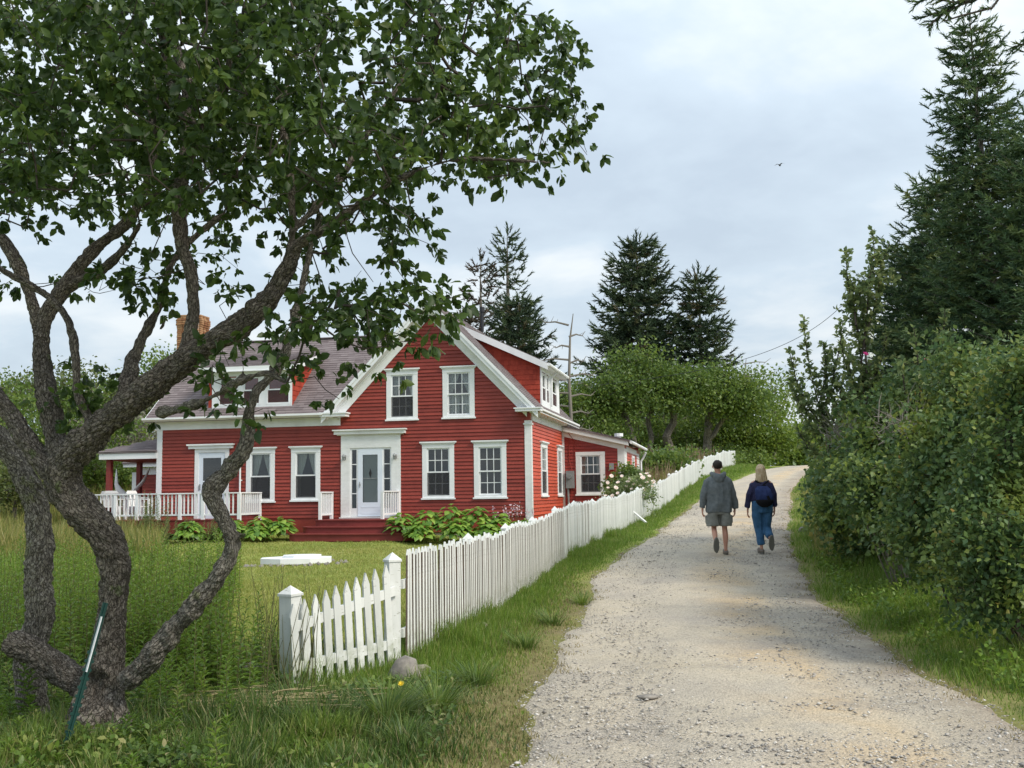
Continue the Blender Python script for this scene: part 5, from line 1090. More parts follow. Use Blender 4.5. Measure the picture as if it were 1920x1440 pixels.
def n3(c, s, sd=0):
    return hash_noise(c[:,0]+.37*c[:,2], c[:,2]*.55+c[:,1], s, sd)*.5+hash_noise(c[:,1]-.41*c[:,2], c[:,0]+c[:,2]*.5, s, sd+7)*.5
disp = (n3(co,.19,1)-.5)*.045+(n3(co,.075,2)-.5)*.026+(n3(co,.034,3)-.5)*.020
kd = np.linalg.norm((co-np.array(knot)+np.array([0,.02,0]))/np.array([.13,.3,.17]), axis=1); disp -= .055*np.exp(-(kd/.55)**2); disp += .03*np.exp(-((kd-1.0)/.22)**2)
SKP, SKT, SKR, SKS, SKI = [], [], [], [], []
for li, (q_, r_) in enumerate(SKEL_PATHS):
    acc_s = 0
    for i in range(len(q_)):
        SKP.append(q_[i]); SKT.append((q_[min(i+1,len(q_)-1)]-q_[max(i-1,0)]).normalized()); SKR.append(r_[i]); SKI.append(li)
        acc_s += (q_[i]-q_[i-1]).length if i else 0; SKS.append(acc_s)
SKP, SKT, SKR, SKS, SKI = np.array(SKP), np.array(SKT), np.array(SKR), np.array(SKS), np.array(SKI)
near = np.empty(nv, int)
for c0 in range(0, nv, 20000):
    dd_ = np.linalg.norm(co[c0:c0+20000,None]-SKP[None], axis=2)-SKR[None]; near[c0:c0+20000] = np.argmin(dd_, axis=1)
tq = SKT[near]; rel = co-SKP[near]; al = SKS[near]+np.sum(rel*tq, axis=1); ref_ = np.where(np.abs(tq[:,1:2]) < .9, np.array([[0,1.,0]]), np.array([[1.,0,0]])); ex_ = nrm(np.cross(tq, ref_)); ey_ = np.cross(tq, ex_)
ag = np.arctan2(np.sum(rel*ey_, axis=1), np.sum(rel*ex_, axis=1)); bx1 = ag*np.maximum(SKR[near], .03)/.026; by1 = al/.062; bz1 = SKI[near]*7.3
barkco = np.stack([bx1, by1, bz1], 1).astype(np.float32)
def worley(x, y):
    xi, yi = np.floor(x), np.floor(y); f1 = np.full(x.shape, 9.); f2 = np.full(x.shape, 9.)
    for a_ in (-1,0,1):
        for b_ in (-1,0,1):
            cx1, cy1 = xi+a_, yi+b_; h1 = np.sin(cx1*127.1+cy1*311.7)*43758.5; h2 = np.sin(cx1*269.5+cy1*183.3)*43758.5
            dq = np.hypot(cx1+(h1-np.floor(h1))-x, cy1+(h2-np.floor(h2))-y); f2 = np.where(dq < f1, f1, np.minimum(f2, dq)); f1 = np.minimum(f1, dq)
    return f2-f1
wx = bx1*.62+(hash_noise(bx1, by1, 1.4, 3)-.5)*1.2; wy = by1*.62+bz1+(hash_noise(bx1, by1, 1.7, 4)-.5)*1.0
disp = disp+(np.clip(worley(wx, wy)*2.2, 0, 1)-.6)*.016*np.clip(SKR[near]/.09, .35, 1)
upper = np.clip((co[:,2]-CZ-.6)/2, 0, 1); disp *= (1-.5*upper)
co = co+no*disp[:,None]-np.array(tree0); me.vertices.foreach_set('co', co.ravel()); me.materials.clear(); me.materials.append(M['bark']); me.materials.append(M['bark_pale'])
pn = len(me.polygons); cen = np.empty(pn*3, np.float32); me.polygons.foreach_get('center', cen); cen = cen.reshape(-1,3)+np.array(tree0)
hs_pts = np.array([P(x, y, d) for x, y, d, r in LIMBS[15][2:]]); dmin = np.min(np.linalg.norm(cen[:,None]-hs_pts[None], axis=2), axis=1)
hs2 = np.array([P(x, y, d) for x, y, d, r in LIMBS[13][:]]); dmin2 = np.min(np.linalg.norm(cen[:,None]-hs2[None], axis=2), axis=1)
nf_ = np.empty(pn, int)
for c0 in range(0, pn, 20000): nf_[c0:c0+20000] = np.argmin(np.linalg.norm(cen[c0:c0+20000,None]-SKP[None], axis=2)-SKR[None], axis=1)
li_ = SKI[nf_]; me.polygons.foreach_set('material_index', np.isin(li_, (13,15,16,17,18)).astype(np.int32)); ba = me.attributes.new('barkco', 'FLOAT_VECTOR', 'POINT'); ba.data.foreach_set('vector', barkco.ravel()); me.shade_smooth(); me.update()
trunk = obj('trunk', me, None, APPLE); bpy.data.objects.remove(tmp)
CROWN = [(-60,-60),(940,-60),(985,5),(1035,60),(1075,85),(1110,180),(1080,225),(1128,262),(1118,292),(1060,300),(1030,345),(985,335),(930,345),(880,318),(820,330),(790,350),(780,385),(805,430),(845,460),(790,490),(750,505),(790,540),(850,565),(780,585),(725,598),(660,600),(620,620),(570,600),(545,560),(560,520),(500,505),(420,520),(380,500),(300,555),(220,575),(170,555),(60,540),(-60,560)]
na = 1250; px = NR.uniform(-60,1145,na*3); py = NR.uniform(-60,660,na*3); ok = poly_mask(px, py, CROWN)
dens = np.ones(len(px)); dens[(px > 640)] = .8; dens[(py > 300) & (px < 640)] = .55; dens[(py > 390) & (px < 570)] = .16; dens[(px > 560) & (py > 430)] = .5; dens[(px > 860)] *= .85; dens[(py > 560)] = .7; dens[(px>380)&(px<480)&(py>370)&(py<470)] = .5; dens[px < 620] = np.where(py[px<620] < 400, 1.35, dens[px<620])/1.35*1.35
ok &= NR.random(len(px)) < dens/1.35; px, py = px[ok][:na], py[ok][:na]
# depth spread: a rounded crown, thin at its outer edge
edge_x = np.clip((1150-px)/420, .12, 1); dpt = 6.95+NR.uniform(-.62,1,len(px))*2.3*edge_x*(1-.35*(py > 450))
low_ = (py > 370) & (px < 600); dpt = np.where(low_, 7.35+NR.uniform(-.35,1.9,len(px)), dpt)
att = P_np(px*1.0, py, dpt)
extra = []   # low hanging sprays seen in front of the house and left sky gaps
for (x, y, d, n_, s_) in [(430,690,6.5,4,26),(520,660,6.5,5,26),(425,725,6.55,3,18),(585,610,6.5,6,28),(555,665,6.4,2,12),(600,720,6.35,3,18),(150,745,7.3,8,34),(190,720,7.3,8,30),(230,770,7.4,3,25),(390,560,6.9,4,26),(440,600,6.8,3,20),(840,590,6.3,5,26),(722,640,6.3,4,14),(690,640,6.35,5,20),(485,775,6.6,3,14),(760,625,6.3,6,30),(690,600,6.4,10,40),(640,600,6.4,8,30),(235,545,7.2,6,30),(290,540,7.2,5,26)]:
    for _ in range(n_): extra.append((x+NR.normal()*s_, y+NR.normal()*s_*.7, d+NR.normal()*.2))
ex = np.array(extra); na2 = 430; top = np.stack([NR.uniform(-6.2,-.6,na2), NR.uniform(4.6,9.6,na2), NR.uniform(0,1,na2)], 1); top[:,2] = CZ+.60*top[:,1]+.3+1.7*top[:,2]; att = np.concatenate([att, P_np(ex[:,0], ex[:,1], ex[:,2]), top])  # top: unseen crown above the view, added to shade the tree below
Pn, par, rb, terms = grow(skel, att, .17, .5, (0,0,-.05), 5)
wmb, rr = wood_from(Pn, par, rb, len(skel), .0030, .52, .035)
wmb.v = [(x-tree0.x, y-tree0.y, z-tree0.z) for x, y, z in wmb.v]
obj('branches', wmb, M['twig'], APPLE, kind='stuff')
ti = np.array([t for t in terms if t >= len(skel) and 960+2000*Pn[t][0]/Pn[t][1] < 1128 and not (Pn[t][2] < CZ+2.1 and R_.random() < .25)]); nl = 28
bp = np.repeat(Pn[ti], nl, 0); pp = np.repeat(Pn[par[ti]], nl, 0); tdir = nrm(bp-pp+1e-6); tt = NR.uniform(-.9,.35,len(bp))
nsp = len(ti)*4; sp_off = np.repeat(NR.normal(size=(nsp,3))*.075, nl//4, 0); sp_t = np.repeat(NR.uniform(-.9,.3,nsp), nl//4)
pos = bp+(bp-pp)*sp_t[:,None]+sp_off+NR.normal(size=bp.shape)*.010
d = rdir(len(bp))+tdir*.4+nrm(sp_off)*.55; d[:,2] -= .62; nn = rdir(len(bp))*.9; nn[:,2] += .55
clr = np.repeat(NR.random(len(ti)), nl)*.45+NR.random(len(bp))*.55
T = LEAF_T.copy(); T[:,0] *= .95
V, F, A = scatter(T, LEAF_F, pos, d, nn, np.clip(NR.normal(.061,.017,len(bp)),.03,.115), clr); V = V-np.array(tree0)
obj('leaves', big_mesh('leaves', V, F, M['apple_leaf'], A), None, APPLE, kind='stuff')
# dead twigs on the trunk fork and a young shoot
# green metal fence post leaning on the trunk
A_, B_ = P(108,1395,6.75), P(198,1130,6.92); A_.z = float(hgt(A_.x, A_.y))-.05
mb = MB(); mb.bar(A_, B_, .034, .008); mb.bar(A_, B_, .008, .034); post_m = mat('dark_green_metal', (.012,.05,.042), .45)[0]
g_ = obj('metal_stake', mb, post_m); tag(g_, 'dark green steel fence stake with a white tip leaning on the apple trunk', 'stake')
dv_ = B_-A_; mb = MB()
for k in range(14): c = A_+dv_*(.05+.05*k); mb.bar(c, c+dv_.normalized()*.018, .012, .055)
obj('stud', mb, post_m, g_); mb = MB(); q0 = A_+dv_*.60; q1 = A_+dv_*.92; off_ = Vector((0,-.012,0)); mb.bar(q0+off_, q1+off_, .038, .006); obj('white_tip', mb, M['white'], g_)

# ------------------------------------------------------------------ conifers
TUFT_T, TUFT_F = [], []
for k in range(9):
    a_ = k*2.4; t0 = .08+.085*k; r_ = .34*(1-.35*t0); w_ = .075; ca, sa = math.cos(a_), math.sin(a_); b_ = len(TUFT_T)
    TUFT_T += [(-sa*w_, t0, ca*w_), (sa*w_, t0, -ca*w_), (ca*r_, t0+.34, sa*r_)]; TUFT_F.append((b_, b_+1, b_+2))
b_ = len(TUFT_T); TUFT_T += [(-.08,0,0),(.08,0,0),(0,1.05,0),(0,0,-.08),(0,0,.08)]; TUFT_F += [(b_,b_+1,b_+2),(b_+3,b_+4,b_+2)]
TUFT_T, TUFT_F = np.array(TUFT_T), np.array(TUFT_F)
def conifer(name, label, base, H, R, m, seed, clear=.12, nwh=26, per=6, tuft=.26, dens=1.0, droop=.10, power=.85, sub=.16, group=None, lean=(0,0), wood=None, gaps=0.0, rmin=0.0, flat=.5, side=None, lowfade=0.0):
    r = np.random.default_rng(seed); root = thing(name, label, 'tree', base, 0, group); mb = MB()
    tp = lambda t: np.array([lean[0]*t*H, lean[1]*t*H, t*H])
    mb.tube([tp(t)+np.array([0,0,-.2 if t == 0 else 0]) for t in np.linspace(0,1,9)], [max(.008, H*.020*(1-t)**.8) for t in np.linspace(0,1,9)], 8, False)
    Ps, Ds, Ss = [], [], []
    for wi in range(nwh):
        t = clear+(1-clear)*((wi+r.uniform(-.3,.3))/nwh); t = min(max(t, clear), .985)
        prof = (1-(t-clear)/(1-clear))**power
        nb = per+int(r.integers(-1,2)); a0 = r.uniform(0,6.28)
        for b in range(nb):
            if r.random() < gaps: continue
            az = a0+b*6.283/nb+r.uniform(-.35,.35); L_ = max(.18, R*(prof+rmin*(1-prof))*r.uniform(.62,1.12))
            if side and math.cos(az-side[0]) > 0: L_ *= side[1]
            o = tp(t); dirh = np.array([math.cos(az), math.sin(az), 0]); up0 = .35*(t**1.5)+r.uniform(-.05,.12)-droop*(1-t)*2
            ns = max(3, int(L_/.22)); path = []
            for k in range(ns+1):
                s = k/ns; path.append(o+dirh*L_*s+np.array([0,0,L_*(up0*s-droop*1.2*math.sin(s*2.4)+.34*s*s*(.5+t*.3))]))
            mb.tube(path, [max(.003, .010*L_*(1-.85*k/ns)+.002) for k in range(ns+1)], 4, False, a=r.random())
            sd = np.array([-math.sin(az), math.cos(az), 0]); x = L_*(.22+lowfade*r.random())
            while x < L_:
                s = x/L_; p = np.array([np.interp(s*ns, range(ns+1), [q[c] for q in path]) for c in range(3)])
                for sg in (-1, 1):
                    if r.random() > dens: continue
                    tl = (L_-x)*.55+.12; tl = min(tl, .75*R*.45+.1); nt = max(1, int(tl/(tuft*.62)))
                    dr = dirh*.62+sd*sg*r.uniform(.55,1.0)+np.array([0,0,r.uniform(-.28,.22)*flat*2]); dr /= np.linalg.norm(dr)
                    for q in range(nt):
                        Ps.append(p+dr*q*tuft*.62+r.normal(size=3)*.02); Ds.append(dr+r.normal(size=3)*.18+np.array([0,0,.10])); Ss.append(tuft*r.uniform(.75,1.2))
                x += sub*r.uniform(.7,1.3)
            Ps.append(path[-1]); Ds.append(path[-1]-path[-2]); Ss.append(tuft*.9)
    Ps.append(tp(1.0)-np.array([0,0,.05])); Ds.append(np.array([0,0,1.])); Ss.append(tuft*1.2)
    Ps, Ds, Ss = np.array(Ps), nrm(np.array(Ds)), np.array(Ss)
    V, F, A = scatter(TUFT_T, TUFT_F, Ps, Ds, rdir(len(Ps)), Ss, NR.random(len(Ps)))
    obj('trunk', mb, wood or M['bark_far'], root, kind=None); obj('needles', big_mesh('needles', V, F, m, A), None, root, kind='stuff'); return root
def gbase(x, y, dz=0): return Vector((x, y, float(hgt(x, y))+dz))
def at_px(px, d): p = P(px, 900, d); return gbase(p.x, p.y)
def top_h(px, py, d, base): return P(px, py, d).z-base.z
# near spruces behind the hedge on the right
b = at_px(1890, 17.0); conifer('spruce_tree', 'tall dark spruce with an open pointed top rising behind the hedge on the right', b, top_h(1843,35,17.0,b), 1.75, M['spruce'], 3, .05, 40, 8, .21, .92, .05, .78, .13, lean=(-.018,0), rmin=.12)
b = at_px(1985, 15.5); conifer('spruce_tree', 'second dark spruce cut by the right edge of the picture', b, top_h(1975,225,15.5,b), 1.6, M['spruce'], 4, .05, 34, 8, .22, .9, .06, .7, .14, rmin=.15)
b = at_px(1790, 19.5); conifer('spruce_tree', 'shorter dense spruce behind the tall pointed one', b, top_h(1780,345,19.5,b), 1.75, M['spruce'], 6, .05, 30, 8, .24, .95, .05, .62, .15, rmin=.2)
b = at_px(1735, 21.0); conifer('spruce_tree', 'low broad spruce at the left side of the spruce group', b, top_h(1735,470,21.0,b), 1.5, M['spruce'], 8, .05, 26, 8, .25, .95, .05, .55, .16, rmin=.25)
# overhanging spruce bough at the top right corner
o_ = P(1990,-90,6.5); root = thing('spruce_bough', 'dark spruce bough tips hanging into the top right corner', 'branch', o_); mb = MB(); Ps, Ds, Ss = [], [], []
for path in ([(1990,-90),(1900,-40),(1830,0),(1770,20),(1725,35)],[(1830,0),(1790,5),(1745,-5),(1715,8)],[(1900,-40),(1860,15),(1800,30),(1770,40)],[(1790,12),(1760,32),(1738,52)],[(1990,-90),(1950,20),(1920,82),(1900,88)],[(1990,-90),(1975,10),(1935,100),(1912,96)]):
    pts_ = [P(x, y, 6.5) for x, y in path]; mb.tube([p-o_ for p in pts_], [.008*(1-.18*i)+.001 for i in range(len(pts_))], 5, False)
    for a_, c_ in zip(pts_[:-1], pts_[1:]):
        L_ = (c_-a_).length; k = int(L_/.016)
        for i in range(k):
            if path[1] == (1860,15) and R_.random() < .75: continue
            p = a_.lerp(c_, i/k)-o_; dr = (c_-a_).normalized(); Ps.append(p); Ds.append(np.array(dr)*.8+rdir(1)[0]*.7); Ss.append(R_.uniform(.06,.10))
Ps, Ds, Ss = np.array(Ps), np.array(Ds), np.array(Ss); V, F, A = scatter(TUFT_T, TUFT_F, Ps, Ds, rdir(len(Ps)), Ss, NR.random(len(Ps))); obj('twigs', mb, M['twig'], root); obj('needles', big_mesh('needles', V, F, M['spruce'], A), None, root, kind='stuff')
# far spruces
def far_spruce(px, py, d, R, m, seed, lab, **k):
    b = at_px(px, d); kw = dict(clear=.10, nwh=26, per=6, tuft=.62, dens=.9, droop=.10, power=.8, sub=.42); kw.update(k)
    return conifer('spruce_tree', lab, b, top_h(px, py, d, b), R, m, seed, **kw)
far_spruce(1205, 452, 84, 5.8, M['spruce_far'], 11, 'broad dark spruce, tallest of the pair behind the leafy grove', nwh=24, per=9, power=.72, rmin=.08, tuft=.95, sub=.45, flat=.22, droop=.07)
far_spruce(1322, 512, 82, 4.0, M['spruce_far'], 12, 'narrower dark spruce just right of the broad one', nwh=21, per=8, power=.70, rmin=.1, tuft=.9, sub=.45, flat=.22, droop=.08)
far_spruce(957, 436, 62, 2.5, M['spruce_far'], 13, 'thin-topped open spruce behind the house roof', dens=.42, gaps=.22, clear=.35, power=.72, nwh=24, rmin=.1, lowfade=.3)
far_spruce(905, 486, 60, 1.6, M['spruce_brown'], 14, 'sparse browning spruce just left of the thin-topped one', dens=.28, gaps=.35, clear=.3, rmin=.3, lowfade=.4)
far_spruce(975, 568, 57, 2.3, M['spruce_far'], 15, 'dense rounded dark spruce low behind the roof dormer', nwh=24, per=8, power=.36, clear=.2, droop=.02)
far_spruce(890, 590, 58, 2.2, M['spruce_brown'], 16, 'brown dying spruce bushes beside the stove pipe', dens=.5, gaps=.25, power=.5)
def snag(px, py, d, lab, arms, r0=.115):
    b = at_px(px, d); H = top_h(px, py, d, b); root = thing('dead_tree', lab, 'tree', b); mb = MB()
    mb.tube([(0,0,-.2),(.05,0,H*.3),(-.04,0,H*.6),(.06,0,H*.85),(.25,0,H)], [r0,r0*.85,r0*.7,r0*.45,.02], 8, False)
    for (h, L_, az, up) in arms:
        dx, dy = math.cos(az)*L_, math.sin(az)*L_; z = h*H; mb.tube([(0,0,z),(dx*.45,dy*.45,z+up*L_*.2+.05),(dx*.8,dy*.8,z+up*L_*.35-.1),(dx,dy,z+up*L_*.7)], [.06,.045,.03,.012], 5, False)
        for q in range(3): f = .4+.2*q; mb.tube([(dx*f,dy*f,z+up*L_*.2),(dx*f+R_.uniform(-.3,.3),dy*f,z+up*L_*.2+R_.uniform(-.35,.4))], [.018,.006], 4, False)
    obj('trunk', mb, M['deadwood'], root); return root
R_.seed(5)
arms = [(.93,1.6,3.0,.5),(.86,.9,.2,.5),(.80,.9,3.3,.1),(.72,1.9,3.1,.1),(.70,.9,.0,.6),(.62,1.5,.1,.3),(.60,.6,2.9,.2),(.52,1.3,3.2,-.1),(.50,1.4,.2,.3),(.44,1.4,2.9,.1),(.40,1.2,.1,.2),(.33,1.6,3.0,-.2),(.30,1.3,.3,.2),(.24,1.5,3.3,-.1),(.2,1.8,.1,.1)]
snag(1072, 588, 56, 'bare grey dead tree standing between the roof and the leafy grove', arms)
snag(1402, 672, 90, 'dead leaning spruce poking out right of the two dark spruces', [(.95,2.4,.1,.3),(.85,2.8,.0,.1),(.75,2.2,.2,.2),(.6,2.0,3.0,.3)], .12)

# ------------------------------------------------------------------ broadleaf grove, bushes
def broadleaf(name, label, base, trunks, blobs, n_att, leaf_m, leaf, nl, seed, seg=.7, wood=None, tip=.014, spread=.4, catg='tree', group=None, rmax=.12, flat=.6, att_shell=.55):
    """trunks: list of paths [(x,y,z,r)...] relative to base; blobs: (cx,cy,cz,rx,ry,rz)"""
    r = np.random.default_rng(seed); root = thing(name, label, catg, base, 0, group); mb = MB(); sk = []
    for tpth in trunks:
        q = [Vector(p[:3]) for p in tpth]; rs = [p[3] for p in tpth]; fine_, fr_ = [], []
        for i in range(len(q)-1):
            for k in range(4): t = k/4; fine_.append(q[i].lerp(q[i+1], t)+Vector((r.normal(),r.normal(),0))*rs[i]*.35); fr_.append(rs[i]*(1-t)+rs[i+1]*t)
        fine_.append(q[-1]); fr_.append(rs[-1]); mb.tube(fine_, fr_, 7, False)
        sk += [(np.array(p), a, -1) for p, a in zip(fine_[len(fine_)//3:], fr_[len(fine_)//3:])]
    vol = np.array([b[3]*b[4]*b[5] for b in blobs])**.7; cnt = (vol/vol.sum()*n_att).astype(int)+1; at_ = []
    for b, c in zip(blobs, cnt):
        v = nrm(r.normal(size=(c,3))); rad_ = att_shell+(1-att_shell)*r.random((c,1)); k = 1+.22*np.sin(v[:,:1]*5+seed)*np.cos(v[:,2:]*4+b[0]); at_.append(np.array(b[:3])+v*rad_*k*np.array(b[3:]))
    at_ = np.concatenate(at_); at_[:,2] = np.maximum(at_[:,2], .15)
    Pn, par, rb, terms = grow(sk, at_, seg, .35, (0,0,.1), seed); wood_from(Pn, par, rb, len(sk), tip, .5, rmax, 4, mb)
    ti = np.array([t for t in terms if t >= len(sk)]); bp = np.repeat(Pn[ti], nl, 0); N_ = len(bp)
    pos = bp+r.normal(size=(N_,3))*spread*np.array([1,1,flat]); d = rdir(N_, -.1); nn = rdir(N_)*.8; nn[:,2] += .8
    clr = np.clip(np.repeat(r.random(len(ti))**1.2, nl)*.62+r.random(N_)*.4, 0, 1)
    T, TF = (LEAF_T, LEAF_F) if leaf < .06 and N_ < 30000 else (LEAF2_T, LEAF2_F)
    V, F, A = scatter(T, TF, pos, d, nn, leaf*r.uniform(.7,1.35,N_), clr)
    obj('trunk', mb, wood or M['bark_far'], root); obj('leaves', big_mesh('leaves', V, F, leaf_m, A), None, root, kind='stuff'); return root
def pxz(px, py, d, base): p = P(px, py, d); return (p.x-base.x, p.y-base.y, p.z-base.z)
def grove_tree(px0, d, trunk_px, blobs_px, n_att, seed, lab, m=None, leaf=None, nl=34, spread=None, **k):
    leaf = leaf or .0031*d; spread = spread or .0098*d
    rg = random.Random(seed); blobs_px = list(blobs_px); n_att = int(n_att*.8)
    for x, y, rx, ry, dd in list(blobs_px):
        for _ in range(3): a_ = rg.uniform(-.2,3.3); blobs_px.append((x+math.cos(a_)*rx*1.02, y-math.sin(a_)*ry*rg.uniform(.9,1.25), rx*rg.uniform(.16,.42), ry*rg.uniform(.2,.5), dd+rg.uniform(-1.5,1.5)))
    """blobs_px: (px, py, rx px, ry px, depth offset)"""
    b = at_px(px0, d); s = d/F_PX
    tr_ = [[(*pxz(x, y, d+dd, b), r_*s) for x, y, dd, r_ in t] for t in trunk_px]
    bl = [(*pxz(x, y, d+dd, b), rx*s, max(rx*s*.8, 1.0), ry*s) for x, y, rx, ry, dd in blobs_px]
    return broadleaf(k.pop('name','deciduous_tree'), lab, b, tr_, bl, n_att, m or M['wood_leaf'], leaf, nl, seed, spread=spread, **k)
grove_tree(1140, 66, [[(1190,870,0,9),(1150,820,0,8),(1120,790,0,7),(1110,760,0,6),(1130,720,0,4)],[(1120,785,0,5),(1085,775,-1,4),(1060,765,-1,2)],[(1190,870,0,7),(1180,800,1,6),(1160,750,1,5),(1150,700,1,3)]], [(1130,738,55,28,0),(1180,720,50,26,0),(1110,770,34,26,1),(1200,690,40,25,1),(1160,745,50,26,-1)], 330, 21, 'wind-bent leafy tree at the left end of the grove, pale crooked limbs')
grove_tree(1255, 68, [[(1258,880,0,9),(1250,820,0,8),(1262,770,0,6),(1250,720,0,4)],[(1225,880,0,6),(1215,800,0,5),(1230,740,0,4)]], [(1240,722,60,28,0),(1290,718,50,26,0),(1220,740,40,25,-1),(1270,745,55,24,-1)], 320, 22, 'leafy tree with upright grey trunks in the middle of the grove')
grove_tree(1330, 70, [[(1320,880,0,9),(1325,820,0,8),(1335,760,0,7),(1350,720,0,4)],[(1325,830,0,5),(1370,770,0,4),(1390,740,0,3)]], [(1340,725,55,30,0),(1385,742,50,30,0),(1400,770,40,30,0),(1350,755,55,25,-1)], 320, 23, 'rounded leafy tree at the right side of the grove')
grove_tree(1090, 64, [[(1090,880,0,6),(1085,800,0,4)]], [(1085,790,40,45,0),(1110,830,45,35,0),(1070,760,25,30,0)], 200, 24, 'dark undergrowth behind the bare snag', m=M['wood_leaf'], name='undergrowth_bush', catg='bush')
grove_tree(1200, 76, [[(1200,880,0,5),(1195,800,0,4)]], [(1180,820,60,45,0),(1260,825,70,45,0),(1330,825,60,45,0),(1130,820,50,45,0)], 420, 25, 'shady undergrowth seen between the grove trunks', m=M['wood_leaf'], name='undergrowth_bush', catg='bush', leaf=.2)
grove_tree(1410, 76, [[(1400,870,0,5),(1400,800,0,4)]], [(1400,800,45,38,0),(1440,830,45,30,0),(1380,835,40,25,0),(1420,770,30,25,0)], 300, 26, 'bright green bush where the road disappears', m=M['bush_leaf'], name='roadside_bush', catg='bush')
grove_tree(1450, 80, [[(1450,860,0,4),(1455,780,0,4),(1440,730,0,3)],[(1455,800,0,3),(1475,740,0,2)]], [(1440,735,32,26,0),(1470,730,22,30,0),(1460,770,30,25,0)], 90, 27, 'thin pale tree with sky showing through above the bend', m=M['bush_leaf'], nl=14)
grove_tree(1500, 96, [[(1500,880,0,4),(1500,840,0,3)]], [(1480,840,40,26,0),(1530,835,45,32,0),(1560,850,40,30,0),(1510,865,40,18,-1)], 330, 28, 'yellow-green bushes beyond the bend of the road', m=M['bush_leaf'], name='roadside_bush', catg='bush')
grove_tree(1440, 104, [[(1440,880,0,4),(1440,850,0,3)]], [(1440,850,60,30,0),(1380,850,50,30,0),(1500,850,60,30,0),(1560,850,60,35,0)], 260, 29, 'green thicket closing the view behind the road', m=M['bush_leaf'], name='thicket', catg='bush')
for i, (x, y, d, rx, ry, lab) in enumerate([(1235,872,50,40,13,'low green bushes at the foot of the grove just right of the wing'),(1310,866,64,50,13,'low green bushes under the middle of the grove'),(1385,862,72,34,16,'dark green bush behind the far end of the picket fence')]):
    grove_tree(x, d, [[(x,y+ry+10,0,3),(x+4,y,0,2)]], [(x,y,rx,ry,0),(x+rx*.7,y+4,rx*.5,ry*.8,.6),(x-rx*.7,y+5,rx*.5,ry*.7,-.4)], 170, 30+i, lab, m=M['wood_leaf'], name='undergrowth_bush', catg='bush', leaf=.17, spread=.5)
# left background: meadow shrubs and the wooded hillside
LB = [(40,830,46,70,60,'wood_leaf'),(150,790,44,70,55,'wood_leaf'),(-20,760,50,80,60,'wood_leaf'),(215,800,60,50,60,'hill_leaf'),(110,740,60,80,40,'hill_leaf'),(270,760,75,70,50,'hill_leaf'),(240,840,52,50,50,'grey_scrub'),(30,905,38,60,40,'hill_leaf'),(195,880,48,60,34,'wood_leaf'),(330,720,80,60,45,'wood_leaf')]
for i, (x, y, d, rx, ry, mm) in enumerate(LB):
    lab = ['leafy shrub behind the left apple trunk','round green shrub seen through the fork of the apple tree','green shrub cut by the left edge of the picture','olive shrub on the slope above the porch roof','pale green treetops on the far left skyline','wooded slope rising behind the porch','grey bare scrub just above the porch roof','yellow-green meadow shrub low at the far left','dark shrub behind the deck railing at its left end','distant trees peeping behind the left end of the house'][i]
    grove_tree(x, d, [[(x,y+ry+30,0,4),(x+5,y,0,3)]], [(x,y,rx,ry,0),(x+rx*.6,y+ry*.4,rx*.6,ry*.6,1),(x-rx*.6,y+ry*.3,rx*.6,ry*.7,-1)], 230, 40+i, lab, m=M[mm], name='shrub', catg='shrub', leaf=.0036*d, spread=.0105*d, nl=22)

# ------------------------------------------------------------------ rose hedge and saplings along the right side of the road
HEDGE = [ # px of base, depth, blobs (px, py, rx, ry, dd), n, label
 (1585, 24.0, [(1572,905,44,50,0),(1600,860,50,55,.5),(1572,960,38,42,-.5)], 330, 'dark low bush overhanging the road bend, leftmost of the hedge'),
 (1650, 19.5, [(1630,840,62,62,0),(1605,905,55,66,-.5),(1650,800,60,60,.5),(1600,980,50,60,-.5)], 460, 'rounded rugosa rose bush with bare grey stems showing at its top'),
 (1710, 16.0, [(1690,830,80,90,0),(1640,920,60,70,-.5),(1700,960,70,80,-.6),(1730,740,60,50,.4)], 520, 'rugosa rose bush with orange-tinged leaves next to the rounded one'),
 (1830, 12.8, [(1830,775,125,120,0),(1760,900,90,110,-.3),(1860,930,100,120,-.4),(1740,1010,70,90,-.3)], 800, 'tall dense rugosa rose bush with yellowing tips, tallest of the hedge'),
 (1960, 10.6, [(1940,860,120,150,0),(1900,1010,110,130,-.3),(1860,1080,70,90,-.3),(1940,715,110,80,.2)], 760, 'dark rose bush cut by the right edge of the picture'),
]
for i, (bx_, d, bl, n_, lab) in enumerate(HEDGE):
    b = at_px(bx_, d); s = d/F_PX; blobs = [(*pxz(x, y, d+dd, b), rx*s*.86, max(.7, rx*s*.8), ry*s*.86) for x, y, rx, ry, dd in bl]
    for c in list(blobs):
        for _ in range(7):
            v = nrm(NR.normal(size=3)); v[2] = abs(v[2])*.9 if NR.random() < .7 else v[2]; q = NR.uniform(.22,.5); blobs.append((c[0]+v[0]*c[3]*.9, c[1]+v[1]*c[4]*.9, c[2]+v[2]*c[5]*.95, c[3]*q, c[4]*q, c[5]*q*1.1))
    stems = []
    for k in range(18): a_ = R_.uniform(0,6.28); c = blobs[k % len(bl)]; stems.append([(math.cos(a_)*.35, math.sin(a_)*.25, -.05, .014),(c[0]*.5+math.cos(a_)*.4, c[1]*.5+math.sin(a_)*.3, c[2]*.6, .011),(c[0]+math.cos(a_)*c[3]*.5, c[1]+math.sin(a_)*c[4]*.4, c[2]+.3*c[5], .006)])
    rt = broadleaf('rose_bush', lab, b, stems, blobs, int(n_*1.0), M['rose_leaf'], .0046*d+.012, 30, 60+i, seg=.22, wood=M['deadwood'] if i in (1,2) else M['twig'], tip=.0035, spread=.095+.0045*d, catg='bush', group='rose bushes of the roadside hedge', rmax=.015, flat=.75, att_shell=.55)
